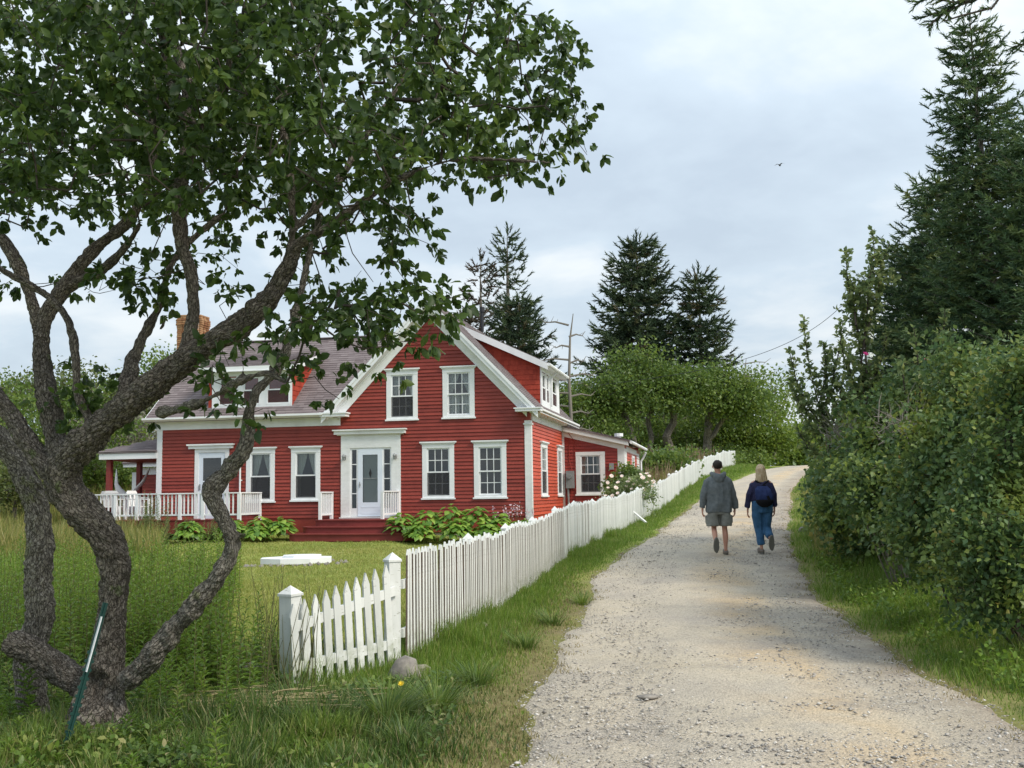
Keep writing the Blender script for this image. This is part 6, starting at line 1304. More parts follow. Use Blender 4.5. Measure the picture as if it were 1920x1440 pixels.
# bare grey stems tangled at the top of two of the bushes
def tangle(name, label, boxes, n, m, r0=.004, catg='branches'):
    """boxes: (px, py, sx px, sy px, d)"""
    x, y, sx_, sy_, d = boxes; o = P(x, y, d); mb = MB()
    for _ in range(n):
        p = P(x+R_.uniform(-sx_,sx_), y+R_.uniform(-sy_*.2,sy_), d+R_.uniform(-.4,.3))-o; L_ = R_.uniform(.25,.7); q = p+Vector((R_.uniform(-.9,.9)*L_, R_.uniform(-.4,.4)*L_, L_*R_.uniform(.1,.9))); mid = p.lerp(q,.5)+Vector((R_.uniform(-.08,.08),0,R_.uniform(-.05,.05)))
        mb.tube([p,mid,q],[r0*1.6,r0*1.2,r0*.5],4,False)
    ob = obj(name, mb, m, loc=o); tag(ob, label, catg); return ob
tangle('bare_branches', 'tangle of bare grey stems on the rounded rose bush', (1610,810,60,40,18.9), 70, M['deadwood'], .006)
tangle('bare_branches', 'thicket of bare grey stems beside the yellowing bush top', (1690,790,45,50,15.2), 70, M['deadwood'], .005)
def shoots(name, label, d, paths, leaf, m, seed=1, step=.042, wood=None):
    r = np.random.default_rng(seed); b0 = at_px(paths[0][0][0], d); root = thing(name, label, 'tree', b0); mb = MB(); Ps, Ds, Ns = [], [], []
    for pth in paths:
        pts_ = [P(x, y, d+R_.uniform(-.15,.15))-b0 for x, y in pth]; n_ = len(pts_); mb.tube(pts_, [.016*(1-i/n_)+.003 for i in range(n_)], 5, False)
        L_ = sum((pts_[i+1]-pts_[i]).length for i in range(n_-1)); acc_ = 0
        for i in range(n_-1):
            a_, c_ = pts_[i], pts_[i+1]; k = max(1, int((c_-a_).length/step)); dr = np.array((c_-a_).normalized())
            for q in range(k):
                f = (i+q/k)/(n_-1)
                if f < .18: continue
                p = np.array(a_.lerp(c_, q/k)); 
                if r.random() < .6:      # short side twig
                    sd_ = nrm(np.array([r.normal(), r.normal()*.8, .5])); tl = r.uniform(.10,.55)*(1.15-f); mb.tube([p, p+sd_*tl], [.004,.002], 3, False)
                    for w in range(int(tl/.03)+2): Ps.append(p+sd_*tl*(w+1)/(int(tl/.03)+2)); Ds.append(sd_*.6+rdir(1)[0]); Ns.append(rdir(1, 1.0)[0])
                for w in range(2): Ps.append(p); Ds.append(dr*.5+rdir(1)[0]); Ns.append(rdir(1,.6)[0])
    Ps, Ds, Ns = np.array(Ps), np.array(Ds), np.array(Ns); V, F, A = scatter(LEAF2_T, LEAF2_F, Ps, Ds, Ns, leaf*NR.uniform(.7,1.3,len(Ps)), NR.random(len(Ps)))
    obj('stems', mb, wood or M['twig'], root); obj('leaves', big_mesh('leaves', V, F, m, A), None, root, kind='stuff'); return root
shoots('sapling', 'airy young tree leaning left with sky behind it, left end of the hedge', 22, [
 [(1575,900),(1560,820),(1535,760),(1520,700),(1510,640),(1508,592)],[(1560,820),(1520,770),(1495,720),(1478,650)],[(1545,780),(1560,720),(1575,650),(1580,600)],[(1540,800),(1500,760),(1480,710)],[(1560,840),(1520,800),(1500,770),(1488,740)],[(1570,850),(1590,760),(1600,690)],[(1535,760),(1550,700),(1545,640)],[(1575,880),(1530,850),(1505,815)],[(1575,870),(1610,780),(1620,700)],[(1560,860),(1545,790),(1552,730)],[(1580,860),(1598,800),(1600,740)],[(1590,870),(1630,800),(1640,740)],[(1560,870),(1515,840),(1492,800)],[(1570,840),(1585,780),(1570,710)]], .115, M['shoot_leaf'], 3)
shoots('sapling', 'tall twin-topped young tree in front of the spruces', 19, [
 [(1625,900),(1622,760),(1615,680),(1605,600),(1590,530),(1584,468)],[(1615,680),(1625,600),(1630,520),(1640,470),(1634,428)],[(1625,620),(1645,560),(1652,500),(1668,455)],[(1618,650),(1600,590),(1592,560)],[(1622,760),(1650,680),(1665,620)],[(1622,760),(1590,700),(1575,640)],[(1625,700),(1620,600),(1610,540)],[(1630,560),(1638,500),(1646,480)],[(1605,610),(1598,540),(1578,510)],[(1622,780),(1600,730),(1590,670)],[(1622,780),(1640,730),(1645,660)]], .105, M['shoot_leaf'], 4)
shoots('sapling', 'row of leafy shoots standing up from the hedge before the dark spruces', 15.5, [
 [(1735,860),(1725,740),(1720,660),(1712,610)],[(1760,860),(1765,740),(1768,640),(1772,580)],[(1800,860),(1790,740),(1780,640)],[(1690,860),(1700,760),(1690,680)],[(1800,800),(1830,700),(1850,630)],[(1850,820),(1880,700),(1890,620)],[(1900,800),(1910,700),(1905,640)]], .095, M['shoot_leaf'], 5)
def bloom_mesh(n=7, r=1.0, m='petal'):
    mb = MB()
    for ring, (k0, tilt, s) in enumerate(((n, .35, 1.0), (n-2, .9, .7))):
        for k in range(k0):
            a_ = 6.283*k/k0+ring*.4; c, q = math.cos(a_), math.sin(a_); u = Vector((c, q, tilt)).normalized()*s*r; sd_ = Vector((-q, c, 0))*s*r*.45
            mb.add([(0,0,0), u*.6+sd_, u, u*.6-sd_], [(0,1,2,3)], 0, R_.random())
    return mb.mesh('blossom', M[m])
pinkm = bloom_mesh(6, .055, 'pink')
for x, y, d, lab in ((1623,664,17.5,'small bright pink rose high on the hedge before the pale pole'),(1738,677,15.0,'bright pink rose on top of the hedge under the dark spruces')):
    o = obj('rose', pinkm, None, loc=P(x,y,d), rot=(.8,0,.3)); tag(o, lab, 'flower')
# ---- hostas
hl = MB(); nu, nv_ = 6, 4
for i in range(nu+1):
    t = i/nu; wv_ = math.sin(math.pi*min(1,(t*.92+.08))**.75)*.36*(1 if t < .98 else .05); zc_ = .42*t-.62*t*t
    for j in range(-2, 3): f = j/2; hl.v.append((f*wv_, t, zc_-.10*abs(f)*wv_*2+.03*math.cos(j*math.pi)*wv_)); hl.a.append(.5)
for i in range(nu):
    for j in range(4): a_ = i*5+j; hl.f.append((a_, a_+1, a_+6, a_+5)); hl.m.append(0)
hleaf = []
for k in range(6):
    q = MB(); q.v = hl.v; q.f = hl.f; q.m = hl.m; q.a = [k/5]*len(hl.v); hleaf.append(q.mesh('leaf', M['hosta'], True))
def hosta(u, w, rr, hh, lab, n=46, size=.27, grp='hostas along the house front'):
    b = H2W(u, w); b.z = float(hgt(b.x, b.y)); root = thing('hosta_plant', lab, 'plant', b, R_.uniform(0,6), grp)
    for k in range(n):
        a_ = k*2.4+R_.uniform(-.2,.2); f = (k+.5)/n; r_ = rr*math.sqrt(f)*.8; z = hh*(1-.55*f)*R_.uniform(.8,1.05); ln = size*R_.uniform(.75,1.2)
        o = obj('leaf', hleaf[R_.randrange(6)], None, root, loc=(math.cos(a_)*r_*.75, math.sin(a_)*r_*.75, z)); o.rotation_euler = (R_.uniform(-.55,.15)-.25*f, R_.uniform(-.35,.35), a_-math.pi/2); o.scale = (ln, ln, ln)
    return b
HL = [(1.55,-1.55,.60,.62,'hosta nearest the right end of the front steps'),(2.25,-1.35,.62,.70,'second hosta to the right of the front steps'),(2.2,-1.95,.50,.45,'low hosta at the lawn edge below the second window pair'),(3.0,-1.4,.66,.78,'large hosta under the left lower gable window'),(3.75,-1.35,.66,.74,'large hosta between the two lower gable windows'),(3.3,-1.95,.55,.5,'front row hosta centred on the gable'),(4.4,-1.2,.58,.62,'hosta under the right lower gable window'),(4.2,-1.8,.5,.42,'front row hosta near the lilac flower stalks'),(5.0,-.9,.50,.50,'smaller hosta at the house corner'),(5.35,-.4,.42,.42,'last small hosta beside the corner board'),
 (-2.35,-1.35,.55,.50,'hosta nearest the left end of the front steps'),(-3.0,-1.45,.58,.55,'second hosta left of the steps'),(-3.65,-2.0,.55,.52,'hosta at the deck corner'),(-2.9,-2.0,.45,.38,'low hosta in front of the second window from the steps'),(-4.9,-2.25,.5,.5,'hosta in front of the deck skirt seen behind the apple branch')]
for h in HL: hosta(h[0], h[1], h[2]*1.15, h[3]*1.35, h[4], n=78, size=.25)
st = MB(); Fp = []
for k in range(16):
    b = H2W(R_.uniform(4.1,5.35), R_.uniform(-1.2,-.6)); b.z = float(hgt(b.x,b.y)); h = R_.uniform(.85,1.15); t_ = b+Vector((R_.uniform(-.1,.1),R_.uniform(-.1,.1),h)); st.tube([b,t_],[.006,.004],4,False)
    for q in range(9): f = 1-.035*q; Fp.append(b.lerp(t_, f)+Vector((R_.uniform(-.035,.035),R_.uniform(-.035,.035),0)))
sobj = obj('flower_stalks', st, M['stem']); tag(sobj, 'thin stalks of pale lilac flowers by the right front corner of the house', 'flowers', kind='stuff')
Fp = np.array([tuple(p) for p in Fp]); V, F, A = scatter(LEAF2_T, LEAF2_F, Fp, rdir(len(Fp),-.5), rdir(len(Fp)), NR.uniform(.05,.09,len(Fp)), NR.random(len(Fp))); obj('petals', big_mesh('petals', V, F, M['lilac'], A), None, sobj, kind='stuff')
# ---- white roses over the fence and bush by the wing
b = at_px(1168, 33); s = 33/F_PX
blobs = [(*pxz(x, y, 33+dd, b), rx*s, rx*s, ry*s) for x, y, rx, ry, dd in [(1172,920,28,26,0),(1200,910,25,20,-.3),(1150,935,20,20,.2),(1215,925,14,16,-.9)]]
rs_ = broadleaf('white_rose_bush', 'rose bush with creamy white blooms spilling over the picket fence', b, [[(0,0,0,.02),(.1,0,.6,.015),(.2,0,1.0,.01)],[(0,0,0,.02),(-.2,0,.6,.015),(-.1,0,1.0,.01)]], blobs, 130, M['shoot_leaf'], .075, 18, 77, seg=.25, wood=M['stem'], tip=.004, spread=.11, catg='bush', rmax=.015)
wm_ = bloom_mesh(8, .068, 'petal')
for x, y in [(1148,893),(1158,905),(1140,915),(1165,893),(1172,912),(1180,898),(1186,917),(1194,903),(1200,890),(1206,896),(1213,905),(1218,893),(1196,920),(1180,927),(1160,925),(1150,930),(1208,918),(1215,915),(1171,931),(1190,931),(1141,905),(1226,904),(1203,931),(1135,930),(1176,904),(1211,889),(1189,908),(1155,915),(1222,912),(1199,911)]:
    p = P(x+R_.uniform(-2,2), y, 32.4+R_.uniform(-.3,.3)); o = obj('blossom', wm_, None, rs_, loc=p-b, rot=(R_.uniform(.3,1.3),0,R_.uniform(-.6,.6)))
    k = R_.uniform(.8,1.35); o.scale = (k,k,k)
tr_ = [(x,y) for x,y in ((1222,925),(1226,945),(1222,965),(1218,985))]; o_ = P(1222,925,31.6); mb = MB(); mb.tube([P(x,y,31.6)-o_ for x,y in tr_],[.008,.006,.005,.003],4,False); Ps = np.array([tuple(P(1222+R_.uniform(-14,10), R_.uniform(915,985), 31.5)-o_) for _ in range(90)])
mbo = obj('trailing_shoots', mb, M['stem'], rs_, loc=o_-b); V, F, A = scatter(LEAF2_T, LEAF2_F, Ps, rdir(90,-.6), rdir(90), NR.uniform(.05,.09,90), NR.random(90)); obj('leaves', big_mesh('leaves', V, F, M['shoot_leaf'], A), None, mbo, kind='stuff')
b = at_px(1172, 36.0); s = 36/F_PX; blobs = [(*pxz(x, y, 36+dd, b), rx*s, rx*s, ry*s) for x, y, rx, ry, dd in [(1172,893,22,20,0),(1190,905,18,20,.2),(1150,905,14,16,0)]]
broadleaf('shrub', 'glossy green shrub against the corner of the wing behind the white roses', b, [[(0,0,0,.03),(0,0,.9,.02)]], blobs, 110, M['wood_leaf'], .11, 20, 78, seg=.3, spread=.14, catg='shrub', rmax=.02)

# ------------------------------------------------------------------ pole, wire, bird, deck furniture
b = at_px(1641, 30); pole = thing('utility_pole', 'white-wrapped utility pole half hidden by the young tree before the spruces', 'pole', b); ht = top_h(1641,542,30,b)
mb = MB(); mb.tube([(0,0,-.2),(0,0,ht-.9)],[.12,.115],14); obj('pole', mb, M['deadwood'], pole); mb = MB(); mb.tube([(0,0,ht-2.1),(0,0,ht)],[.135,.13],14); obj('white_sleeve', mb, M['white_worn'], pole)
mb = MB(); mb.bar((.05,-.1,ht-.25),(-.35,-.1,ht-.25),.06,.08); mb.tube([(-.33,-.1,ht-.2),(-.33,-.1,ht-.05)],.03,8); obj('bracket', mb, M['grey_metal'], pole)
A_ = b+Vector((-.33,-.1,ht-.05)); B_ = P(1400,672,46); C_ = P(1120,722,55); mb = MB(); pts_ = []
for k in range(41): t = k/40; pts_.append(((1-t)**2)*A_+2*t*(1-t)*(2*B_-(A_+C_)/2)+t*t*C_)
mb.tube([p-A_ for p in pts_], .011, 4, False); o = obj('overhead_wire', mb, M['dark_metal'], loc=A_); tag(o, 'thin overhead wire sloping down from the pole across the sky', 'wire')
bp_ = P(1462,310,60); mb = MB(); mb.tube([(-.16,0,0),(0,0,.0),(.15,0,.02)],[.02,.055,.015],6); 
for sg in (-1,1): mb.add([(-.05,0,.03),(.06,0,.03),(.02,sg*.15,.10),(-.02,sg*.36,.04),(-.08,sg*.12,.09)],[(0,1,2,4),(4,2,3)])
o = obj('bird', mb, M['dark_metal'], loc=bp_, rot=(0,.1,.9)); tag(o, 'tiny dark bird flying high in the grey sky', 'bird')
def HL2(u, w, z): q = H2W(u, w, z); return q
chair_mat = mat('white_resin', (.74,.74,.73), .4)[0]
def make_chair(label, u, w, rz):
    t = thing('garden_chair', label, 'chair', HL2(u, w, -.61), rz+ROTH, 'white resin chairs on the deck')
    mb = MB(); mb.box(-.23,.23,-.22,.22,.40,.43); obj('seat', mb, chair_mat, t); mb = MB()
    for k in range(5): mb.prism([(-.2+k*.085,.20,.43),(-.14+k*.085,.20,.43),(-.14+k*.085,.30,.86),(-.2+k*.085,.30,.86)],(0,.02,0))
    mb.prism([(-.23,.30,.84),(.23,.30,.84),(.17,.31,.93),(-.17,.31,.93)],(0,.025,0)); obj('backrest', mb, chair_mat, t)
    for sx_ in (-1,1):
        for sy_ in (-1,1): mb = MB(); mb.bar((sx_*.22,sy_*.20,.41),(sx_*.26,sy_*.25,0),.045,.03); obj('leg', mb, chair_mat, t)
        mb = MB(); mb.bar((sx_*.25,-.22,.64),(sx_*.25,.27,.66),.06,.03); mb.bar((sx_*.25,-.21,.64),(sx_*.25,-.21,.42),.04,.04,up=(0,1,0)); obj('armrest', mb, chair_mat, t)
make_chair('white resin chair at the left side of the deck, back to the lawn', -9.0, .2, 3.0); make_chair('white resin chair on the deck between the table and the house wall', -7.65, -.5, 1.3); make_chair('white resin chair facing the house by the deck railing', -8.4, -.7, 3.4)
t = thing('garden_table', 'round white table on the deck behind the railing', 'table', HL2(-8.3,.55,-.61), 0); mb = MB(); mb.tube([(0,0,.68),(0,0,.72)],.5,20); obj('tabletop', mb, chair_mat, t)
for k in range(4): a_ = k*1.571+.7; mb = MB(); mb.bar((math.cos(a_)*.35,math.sin(a_)*.35,.68),(math.cos(a_)*.4,math.sin(a_)*.4,0),.04,.04,up=(0,1,0)); obj('leg', mb, chair_mat, t)
mb = MB(); o_ = HL2(-9.6, 1.6, -.62)
lp = [(0,0,.0),(.02,0,.5),(-.05,0,.85),(-.1,0,1.15),(-.16,0,1.6)]; mb.tube([(.35,0,0),(.38,0,.35),(.2,0,.75),(-.05,0,.95),(-.16,0,1.2),(-.17,0,1.72)],[.2,.17,.15,.14,.08,.01],10,flat=.5); mb.tube([(.2,0,.7),(.55,0,.95),(.85,0,1.25),(1.12,0,1.74)],[.15,.13,.10,.01],10,flat=.5)
o = obj('whale_tail_sculpture', mb, chair_mat, smooth=True, loc=o_, rot=(0,0,ROTH)); tag(o, 'white curved two-pronged sculpture standing on the deck under the porch roof', 'sculpture')

# ------------------------------------------------------------------ people
skin = mat('skin', (.52,.27,.19), .55)[0]; skin.node_tree.nodes['Principled BSDF'].inputs['Subsurface Weight'].default_value = .08
def cloth(name, c1, c2, sc=16, rough=.85, tint=None):
    m, t, b = mat(name, None, rough, spec=.15); n = noise(t, sc, 6, .6); t.links.new(ramp(t, n, [(.3, c1), (.7, c2)]), b.inputs['Base Color']); bump(t, b, noise(t, 9, 4, .6, scaled(t, (1.2,1.2,.5))), .5, .02); return m
def skin_body(name, joints, edges, parent, m):
    """joints: name -> (x,y,z,r)"""
    me = bpy.data.meshes.new(name); names = list(joints); idx = {n: i for i, n in enumerate(names)}
    me.from_pydata([joints[n][:3] for n in names], [(idx[a], idx[b]) for a, b in edges], []); o = bpy.data.objects.new(name, me); COL.objects.link(o)
    md = o.modifiers.new('skin', 'SKIN'); md.branch_smoothing = .6
    for i, n in enumerate(names):
        sv = me.skin_vertices[0].data[i]; r = joints[n][3]; sv.radius = (r, r) if not isinstance(r, tuple) else r; sv.use_root = (n == 'pelvis')
    s2 = o.modifiers.new('sub', 'SUBSURF'); s2.levels = 2; s2.render_levels = 2
    dg = bpy.context.evaluated_depsgraph_get(); me2 = bpy.data.meshes.new_from_object(o.evaluated_get(dg)); bpy.data.objects.remove(o)
    me2.materials.clear(); me2.materials.append(m); me2.shade_smooth(); return obj(name, me2, None, parent)
def fused(name, mb, m, parent, voxel=.012, it=4, fold=0.0, fs=.10):
    tmp = obj('tmp_f', mb, m); q = tmp.modifiers.new('r','REMESH'); q.mode = 'VOXEL'; q.voxel_size = voxel; q2 = tmp.modifiers.new('s','SMOOTH'); q2.iterations = it; q2.factor = .6
    dg = bpy.context.evaluated_depsgraph_get(); me = bpy.data.meshes.new_from_object(tmp.evaluated_get(dg)); bpy.data.objects.remove(tmp); nv = len(me.vertices)
    if fold:
        co = np.empty(nv*3, np.float32); me.vertices.foreach_get('co', co); co = co.reshape(-1,3); no = np.empty(nv*3, np.float32); me.vertices.foreach_get('normal', no); no = no.reshape(-1,3)
        an = np.arctan2(co[:,1], co[:,0]); f_ = (hash_noise(co[:,0]*1.0+co[:,1]*.6, co[:,2]*.35, fs*.45, 3)-.5)*fold*2+(hash_noise(co[:,0], co[:,2], fs, 5)-.5)*fold; co = co+no*f_[:,None]; me.vertices.foreach_set('co', co.ravel().astype(np.float32))
    me.materials.clear(); me.materials.append(m); me.shade_smooth(); me.update(); return obj(name, me, None, parent)
def hand_joints(J, E, side, wr, dirv, s=1.0, pre='l'):
    """fingers curl slightly; side -1 left / +1 right. wr wrist position"""
    w = Vector(wr); d = Vector(dirv).normalized(); fw = Vector((0,1,0)); inn = Vector((-side,0,0))
    palm = w+d*.075*s; J[pre+'palm'] = (*palm, .024*s); E.append((pre+'wrist', pre+'palm')); J[pre+'wrist'] = (*w, .026*s)
    for k, (off, ln) in enumerate(((.030,.070),(.010,.080),(-.011,.074),(-.030,.058))):
        b_ = palm+fw*off*s+d*.018*s; m1 = b_+d*ln*.5*s+inn*.004; m2 = m1+d*ln*.36*s+inn*.018*s; t_ = m2+d*ln*.18*s+inn*.022*s
        for q, (nm, p, r) in enumerate((('a',b_,.0105),('b',m1,.0092),('c',m2,.0082),('d',t_,.0065))): J[f'{pre}f{k}{nm}'] = (*p, r*s)
        E.extend([(pre+'palm', f'{pre}f{k}a'),(f'{pre}f{k}a',f'{pre}f{k}b'),(f'{pre}f{k}b',f'{pre}f{k}c'),(f'{pre}f{k}c',f'{pre}f{k}d')])
    tb = w+d*.030*s+fw*.022*s; t1 = tb+d*.030*s+fw*.024*s+inn*.006; t2 = t1+d*.030*s+fw*.006*s+inn*.012
    J[pre+'ta'] = (*tb,.012*s); J[pre+'tb'] = (*t1,.0105*s); J[pre+'tc'] = (*t2,.008*s); E.extend([(pre+'wrist',pre+'ta'),(pre+'ta',pre+'tb'),(pre+'tb',pre+'tc')])
# -- man in grey hoodie
pm_ = P(1351,1040,20.6); pz_ = float(road_h(pm_.x, pm_.y)); man = thing('person', 'man in a grey hooded jacket and grey shorts walking away up the road', 'person', (pm_.x, pm_.y, pz_))
J = dict(pelvis=(0,0,.96,(.15,.10)), spine=(0,-.01,1.16,(.14,.10)), chest=(0,-.01,1.38,(.17,.11)), neck=(0,.01,1.53,.060), neck2=(0,.02,1.585,.056), skull=(0,.025,1.655,.078), crown=(0,.02,1.72,.082), top=(0,.02,1.765,.05),
 lsh=(-.19,-.01,1.45,.055), lel=(-.275,-.05,1.19,.042), lfo=(-.30,-.03,1.05,.036), rsh=(.19,-.01,1.45,.055), rel=(.27,.0,1.18,.042), rfo=(.295,.04,1.03,.036),
 lhip=(-.09,0,.90,.085), lkn=(-.105,.03,.50,.052), lcf=(-.115,-.10,.40,.056), lan=(-.13,-.27,.235,.034), lhe=(-.13,-.33,.235,.030), lto=(-.12,-.27,.075,.030),
 rhip=(.09,0,.90,.085), rkn=(.10,.03,.50,.052), rcf=(.105,-.015,.36,.060), ran=(.10,-.01,.095,.036), rhe=(.10,-.05,.05,.032), rto=(.125,.14,.045,.030))
E = [('pelvis','spine'),('spine','chest'),('chest','neck'),('neck','neck2'),('neck2','skull'),('skull','crown'),('crown','top'),('chest','lsh'),('lsh','lel'),('lel','lfo'),('lfo','lwrist'),('chest','rsh'),('rsh','rel'),('rel','rfo'),('rfo','rwrist'),('pelvis','lhip'),('lhip','lkn'),('lkn','lcf'),('lcf','lan'),('lan','lhe'),('lan','lto'),('pelvis','rhip'),('rhip','rkn'),('rkn','rcf'),('rcf','ran'),('ran','rhe'),('ran','rto')]
hand_joints(J, E, -1, (-.315,-.01,.90), (-.03,.12,-1), 1.05, 'l'); hand_joints(J, E, 1, (.315,.07,.885), (.05,.25,-1), 1.05, 'r')
skin_body('body', J, E, man, skin)
def face(parent, z, y0, s=1.0, x0=0):
    mb = MB(); mb.tube([(x0,y0+.098*s,z+.02),(x0,y0+.118*s,z-.015),(x0,y0+.10*s,z-.03)],[.008,.014,.010],6); obj('nose', mb, skin, parent, smooth=True)
    for sg in (-1,1):
        mb = MB(); mb.tube([(x0+sg*.079*s,y0+.0,z-.03),(x0+sg*.092*s,y0-.012,z-.005),(x0+sg*.090*s,y0-.010,z+.022),(x0+sg*.080*s,y0+.005,z+.03)],[.008,.012,.013,.006],6,flat=.6); obj('ear', mb, skin, parent, smooth=True)
        mb = MB(); mb.tube([(x0+sg*.032*s,y0+.082*s,z+.012),(x0+sg*.032*s,y0+.094*s,z+.012)],[.012,.008],8); obj('eye', mb, M['white'], parent)
    mb = MB(); mb.tube([(x0-.024,y0+.083*s,z-.058),(x0,y0+.092*s,z-.06),(x0+.024,y0+.083*s,z-.058)],[.004,.008,.004],6); obj('mouth', mb, mat('lip', (.42,.16,.13), .5)[0], parent)
face(man, 1.675, .022)
hair_d = mat('dark_hair', (.030,.022,.018), .7)[0]; mb = MB(); bmk = bmesh.new(); bmesh.ops.create_icosphere(bmk, subdivisions=3, radius=1)
vs = []
for v in bmk.verts:
    c = v.co; k = 1+.03*math.sin(c.x*17+c.z*11)+.02*math.sin(c.y*23+c.x*9); vs.append((c.x*.093*k, .008+c.y*.108*k, 1.715+c.z*.092*k*(1.0 if c.z > 0 else (1.05 if c.y < .1 else .2))))
mb.add(vs, [tuple(v.index for v in f.verts) for f in bmk.faces]); bmk.free(); obj('hair', mb, hair_d, man, smooth=True)
jk = cloth('grey_jersey', (.105,.118,.122), (.17,.185,.19))
mb = MB(); mb.loft([(0,-.01,.80,.238,.150),(0,-.01,.83,.250,.155),(0,-.02,.95,.248,.152),(0,-.02,1.12,.245,.145),(0,-.02,1.30,.238,.140),(0,-.015,1.38,.232,.130),(0,-.01,1.45,.195,.110),(0,-.005,1.49,.14,.095),(0,0,1.52,.10,.085),(0,.01,1.545,.07,.07)], 28, 2.3, fold=lambda a,t: 1+.030*math.sin(a*7+1)*(1-t)+.020*math.sin(a*13)*(1-t))
for sg, el, fo, wr_ in ((-1,(-.285,-.05,1.19),(-.315,-.03,1.05),(-.33,-.01,.93)),(1,(.28,0,1.18),(.31,.04,1.03),(.33,.065,.915))):
    mb.tube([(sg*.13,-.01,1.43),(sg*.205,-.02,1.385),el,fo,(wr_[0],wr_[1],wr_[2]-.04)],[.068,.078,.070,.060,.054],14)
mb.tube([(-.085,.08,1.53),(-.125,.0,1.545),(-.10,-.085,1.52),(0,-.135,1.475),(.10,-.085,1.52),(.125,.0,1.545),(.085,.08,1.53)],[.025,.036,.048,.056,.048,.036,.025],12)
mb.loft([(0,-.14,1.36,.02,.01),(0,-.145,1.41,.08,.032),(0,-.13,1.48,.115,.05),(0,-.09,1.54,.10,.05)], 16, 2)
fused('hooded_jacket', mb, jk, man, .0125, 3, .012, .11)
sh_m = cloth('grey_shorts', (.17,.17,.15), (.25,.25,.225)); mb = MB()
mb.loft([(0,0,.76,.20,.14),(0,0,.88,.205,.145),(0,0,1.0,.19,.13)], 24, 2.4)
for sg in (-1,1): mb.loft([(sg*.128,.01,.545,.118,.135),(sg*.125,.01,.56,.120,.138),(sg*.118,.01,.70,.112,.135),(sg*.10,0,.82,.105,.135)], 20, 2.2, fold=lambda a,t: 1+.03*math.sin(a*5+t*2))
mb.box(-.255,-.225,-.05,.07,.60,.74); mb.box(.225,.255,-.05,.07,.60,.74)
fused('shorts', mb, sh_m, man, .0125, 3, .010, .10)
shoe = mat('taupe_clog', (.17,.14,.115), .7)[0]; sole = mat('rubber_sole', (.13,.125,.105), .8)[0]
def clog(parent, base, pitch, yaw, up=True):
    """local: y toe-wards, z up, origin under the heel"""
    root = obj('shoe', MB().loft([(0,.10,.018,.050,.145),(0,.10,.045,.052,.148),(0,.13,.075,.047,.105),(0,.15,.095,.035,.07)], 20, 2.3), shoe, parent, smooth=True, loc=base, rot=(pitch,0,yaw))
    mb = MB(); pts_ = []
    for k in range(24): a_ = 6.283*k/24; pts_.append(((.044+.010*(math.sin(a_) > 0))*math.cos(a_)*(1-.10*math.sin(a_)), .10+.150*math.sin(a_), -.006))
    mb.prism(pts_, (0,0,.026)); obj('sole', mb, sole, root)
clog(man, (.10,-.06,.008), 0, -.08)
clog(man, (-.13,-.368,.290), -1.36, 0.05)
# -- woman
pw_ = P(1432,1038,20.85); pz_ = float(road_h(pw_.x, pw_.y)); wom = thing('person', 'blonde woman in a navy blouse and blue trousers walking away beside the man', 'person', (pw_.x, pw_.y, pz_))
J = dict(pelvis=(0,0,.94,(.15,.11)), spine=(0,-.01,1.12,(.12,.09)), chest=(0,-.01,1.31,(.145,.10)), neck=(0,.01,1.44,.050), neck2=(0,.02,1.49,.046), skull=(0,.03,1.56,.072), crown=(0,.025,1.62,.076), top=(0,.02,1.66,.045),
 lsh=(-.165,-.01,1.37,.048), lel=(-.235,-.02,1.12,.036), lfo=(-.255,.01,1.0,.030), rsh=(.165,-.01,1.37,.048), rel=(.225,-.06,1.13,.036), rfo=(.235,-.02,1.0,.030),
 lhip=(-.09,0,.88,.09), lkn=(-.07,.03,.48,.055), lcf=(-.06,0,.34,.050), lan=(-.035,-.01,.095,.030), lhe=(-.035,-.045,.05,.028), lto=(-.04,.12,.04,.026),
 rhip=(.09,0,.88,.09), rkn=(.085,.05,.48,.055), rcf=(.09,-.08,.40,.048), ran=(.085,-.27,.25,.030), rhe=(.085,-.32,.25,.028), rto=(.085,-.27,.08,.026))
E = [('pelvis','spine'),('spine','chest'),('chest','neck'),('neck','neck2'),('neck2','skull'),('skull','crown'),('crown','top'),('chest','lsh'),('lsh','lel'),('lel','lfo'),('lfo','lwrist'),('chest','rsh'),('rsh','rel'),('rel','rfo'),('rfo','rwrist'),('pelvis','lhip'),('lhip','lkn'),('lkn','lcf'),('lcf','lan'),('lan','lhe'),('lan','lto'),('pelvis','rhip'),('rhip','rkn'),('rkn','rcf'),('rcf','ran'),('ran','rhe'),('ran','rto')]
hand_joints(J, E, -1, (-.268,.04,.84), (-.02,.15,-1), .92, 'l'); hand_joints(J, E, 1, (.245,.02,.85), (.02,.3,-1), .92, 'r')
skin_body('body', J, E, wom, skin); face(wom, 1.575, .03, .92)
hair_b = mat('blonde_hair', None, .6)[0]; tN = hair_b.node_tree; bN = tN.nodes['Principled BSDF']; tN.links.new(ramp(tN, noise(tN, 3, 5, .6, scaled(tN, (22,22,3))), [(.3, (.27,.17,.09)), (.5, (.46,.34,.20)), (.7, (.60,.50,.36))]), bN.inputs['Base Color'])
mb = MB(); mb.loft([(0,-.055,1.30,.03,.02),(0,-.06,1.33,.085,.045),(0,-.045,1.40,.118,.07),(0,-.03,1.48,.110,.085),(0,-.01,1.56,.098,.102),(0,.0,1.63,.093,.105),(0,.005,1.685,.072,.08),(0,.005,1.712,.03,.035)], 28, 2, fold=lambda a,t: 1+(.07*math.sin(a*9+2)+.05*math.sin(a*17))*(1-t)**1.5)
fused('hair', mb, hair_b, wom, .010, 2, .006, .03)
bl_m = cloth('navy_blouse', (.020,.022,.055), (.048,.046,.10), 60); mb = MB()
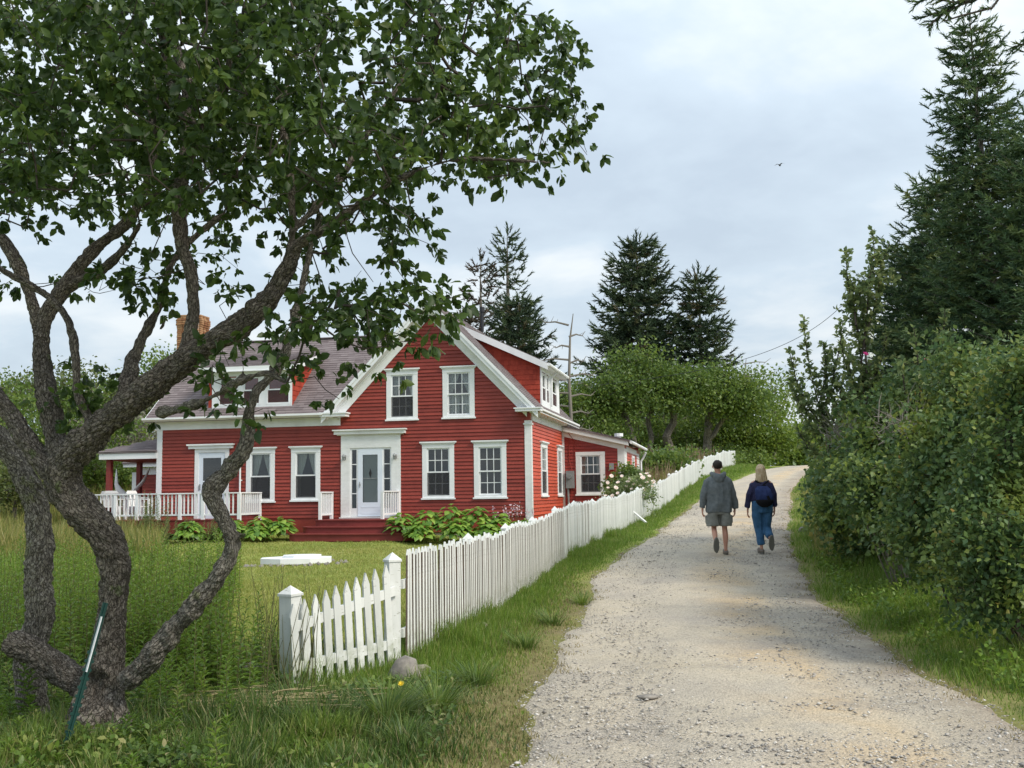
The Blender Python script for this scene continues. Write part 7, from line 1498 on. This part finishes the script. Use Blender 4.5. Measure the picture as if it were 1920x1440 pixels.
mb.loft([(0,-.005,1.0,.19,.135),(0,-.01,1.04,.20,.14),(0,-.01,1.15,.185,.125),(0,-.015,1.28,.195,.120),(0,-.01,1.36,.175,.105),(0,0,1.42,.09,.07),(0,.01,1.445,.058,.058)], 26, 2.2, fold=lambda a,t: 1+.03*math.sin(a*6)*(1-t))
for sg, el, fo, wr_ in ((-1,(-.245,-.02,1.12),(-.265,.01,1.0),(-.285,.03,.88)),(1,(.235,-.06,1.13),(.25,-.02,1.0),(.262,.01,.90))):
    mb.tube([(sg*.115,-.01,1.35),(sg*.175,-.015,1.305),el,fo,wr_],[.055,.064,.058,.055,.052],14)
fused('blouse', mb, bl_m, wom, .0125, 3, .010, .09)
tr_m = cloth('blue_trousers', (.035,.095,.19), (.06,.15,.27)); mb = MB()
mb.loft([(0,0,.78,.195,.145),(0,-.01,.90,.207,.155),(0,-.005,1.0,.19,.14),(0,0,1.08,.165,.12)], 26, 2.2)
mb.tube([(-.095,0,.86),(-.085,.02,.66),(-.07,.03,.48),(-.055,.005,.33),(-.04,-.01,.16)],[.118,.105,.088,.080,.074],16); mb.tube([(.095,0,.86),(.09,.03,.66),(.085,.05,.48),(.088,-.07,.395),(.087,-.20,.31)],[.118,.105,.090,.078,.070],16)
fused('trousers', mb, tr_m, wom, .0125, 3, .010, .09)
bag_m = cloth('navy_bag', (.018,.028,.085), (.030,.045,.125), 8); blk_m = cloth('black_bag_base', (.008,.008,.010), (.014,.014,.017))
mb = MB(); mb.loft([(.01,-.17,.90,.06,.03),(.01,-.19,.94,.12,.055),(.01,-.20,1.02,.165,.075),(.0,-.20,1.12,.175,.080),(-.01,-.18,1.22,.15,.06),(-.02,-.15,1.29,.10,.03)], 22, 2.3, fold=lambda a,t: 1+.05*math.sin(a*5+t*5)); bag = fused('sling_bag', mb, bag_m, None, .0125, 3, .010, .07); bag.location = (pw_.x, pw_.y, pz_); tag(bag, 'navy and black sling bag slung across the blonde woman\'s back', 'bag')
mb = MB(); mb.loft([(.01,-.18,.885,.055,.03),(.01,-.20,.93,.13,.065),(.01,-.205,.99,.170,.082),(.01,-.205,1.03,.172,.084)], 22, 2.3); obj('bag_base', mb, blk_m, bag, smooth=True)
mb = MB(); mb.bar((.12,-.14,1.24),(-.14,-.10,1.40),.035,.008,up=(0,1,0)); mb.bar((-.13,-.16,1.2),(.13,-.10,1.40),.03,.008,up=(0,1,0)); mb.bar((.09,-.285,1.0),(.05,-.28,1.10),.05,.02,up=(0,1,0)); obj('strap', mb, blk_m, bag)
clog(wom, (-.035,-.055,.008), 0, .06); clog(wom, (.085,-.362,.305), -1.36, -.04)
# straw and small extras in the foreground
mb = MB(); o_ = put_px(420,1330,8.3)
for _ in range(120): a_ = R_.uniform(-.9,.9); L_ = R_.uniform(.25,.8); c = Vector((R_.uniform(-.6,.6), R_.uniform(-.3,.3), R_.uniform(.02,.10))); q = Vector((math.cos(a_)*L_, math.sin(a_)*L_*.6, R_.uniform(-.02,.10))); mb.tube([c, c+q*.5+Vector((0,0,.03)), c+q], [.005,.0045,.003], 4, False)
o = obj('straw', mb, M['straw'], loc=o_); tag(o, 'pale dead stalks lying in the weeds right of the apple trunk', 'straw', kind='stuff')
mb = MB()
for _ in range(60):
    x_, y_ = R_.uniform(470,600), R_.uniform(8.4,10.2); p = P(x_, 1250, y_); z_ = float(hgt(p.x,p.y)); h = R_.uniform(.4,1.05); lx, ly = R_.uniform(-.25,.25), R_.uniform(-.2,.2); mb.tube([(p.x,p.y,z_),(p.x+lx*.5,p.y+ly*.5,z_+h*.55),(p.x+lx,p.y+ly,z_+h)],[.004,.003,.0015],4,False)
o = obj('dry_stalks', mb, M['stem']); tag(o, 'thin dry weed stalks standing around the end fence post', 'weeds', kind='stuff')
for x, y, d, lab in ((20,1417,6.8,'small yellow wildflower in the bottom left corner'),(752,1232,8.9,'small yellow wildflower against the white pickets above the dark rock')):
    p = put_px(x, y, d, .14); o = obj('wildflower', bloom_mesh(7,.03,'yellow'), None, loc=p, rot=(.7,0,0)); tag(o, lab, 'flower')
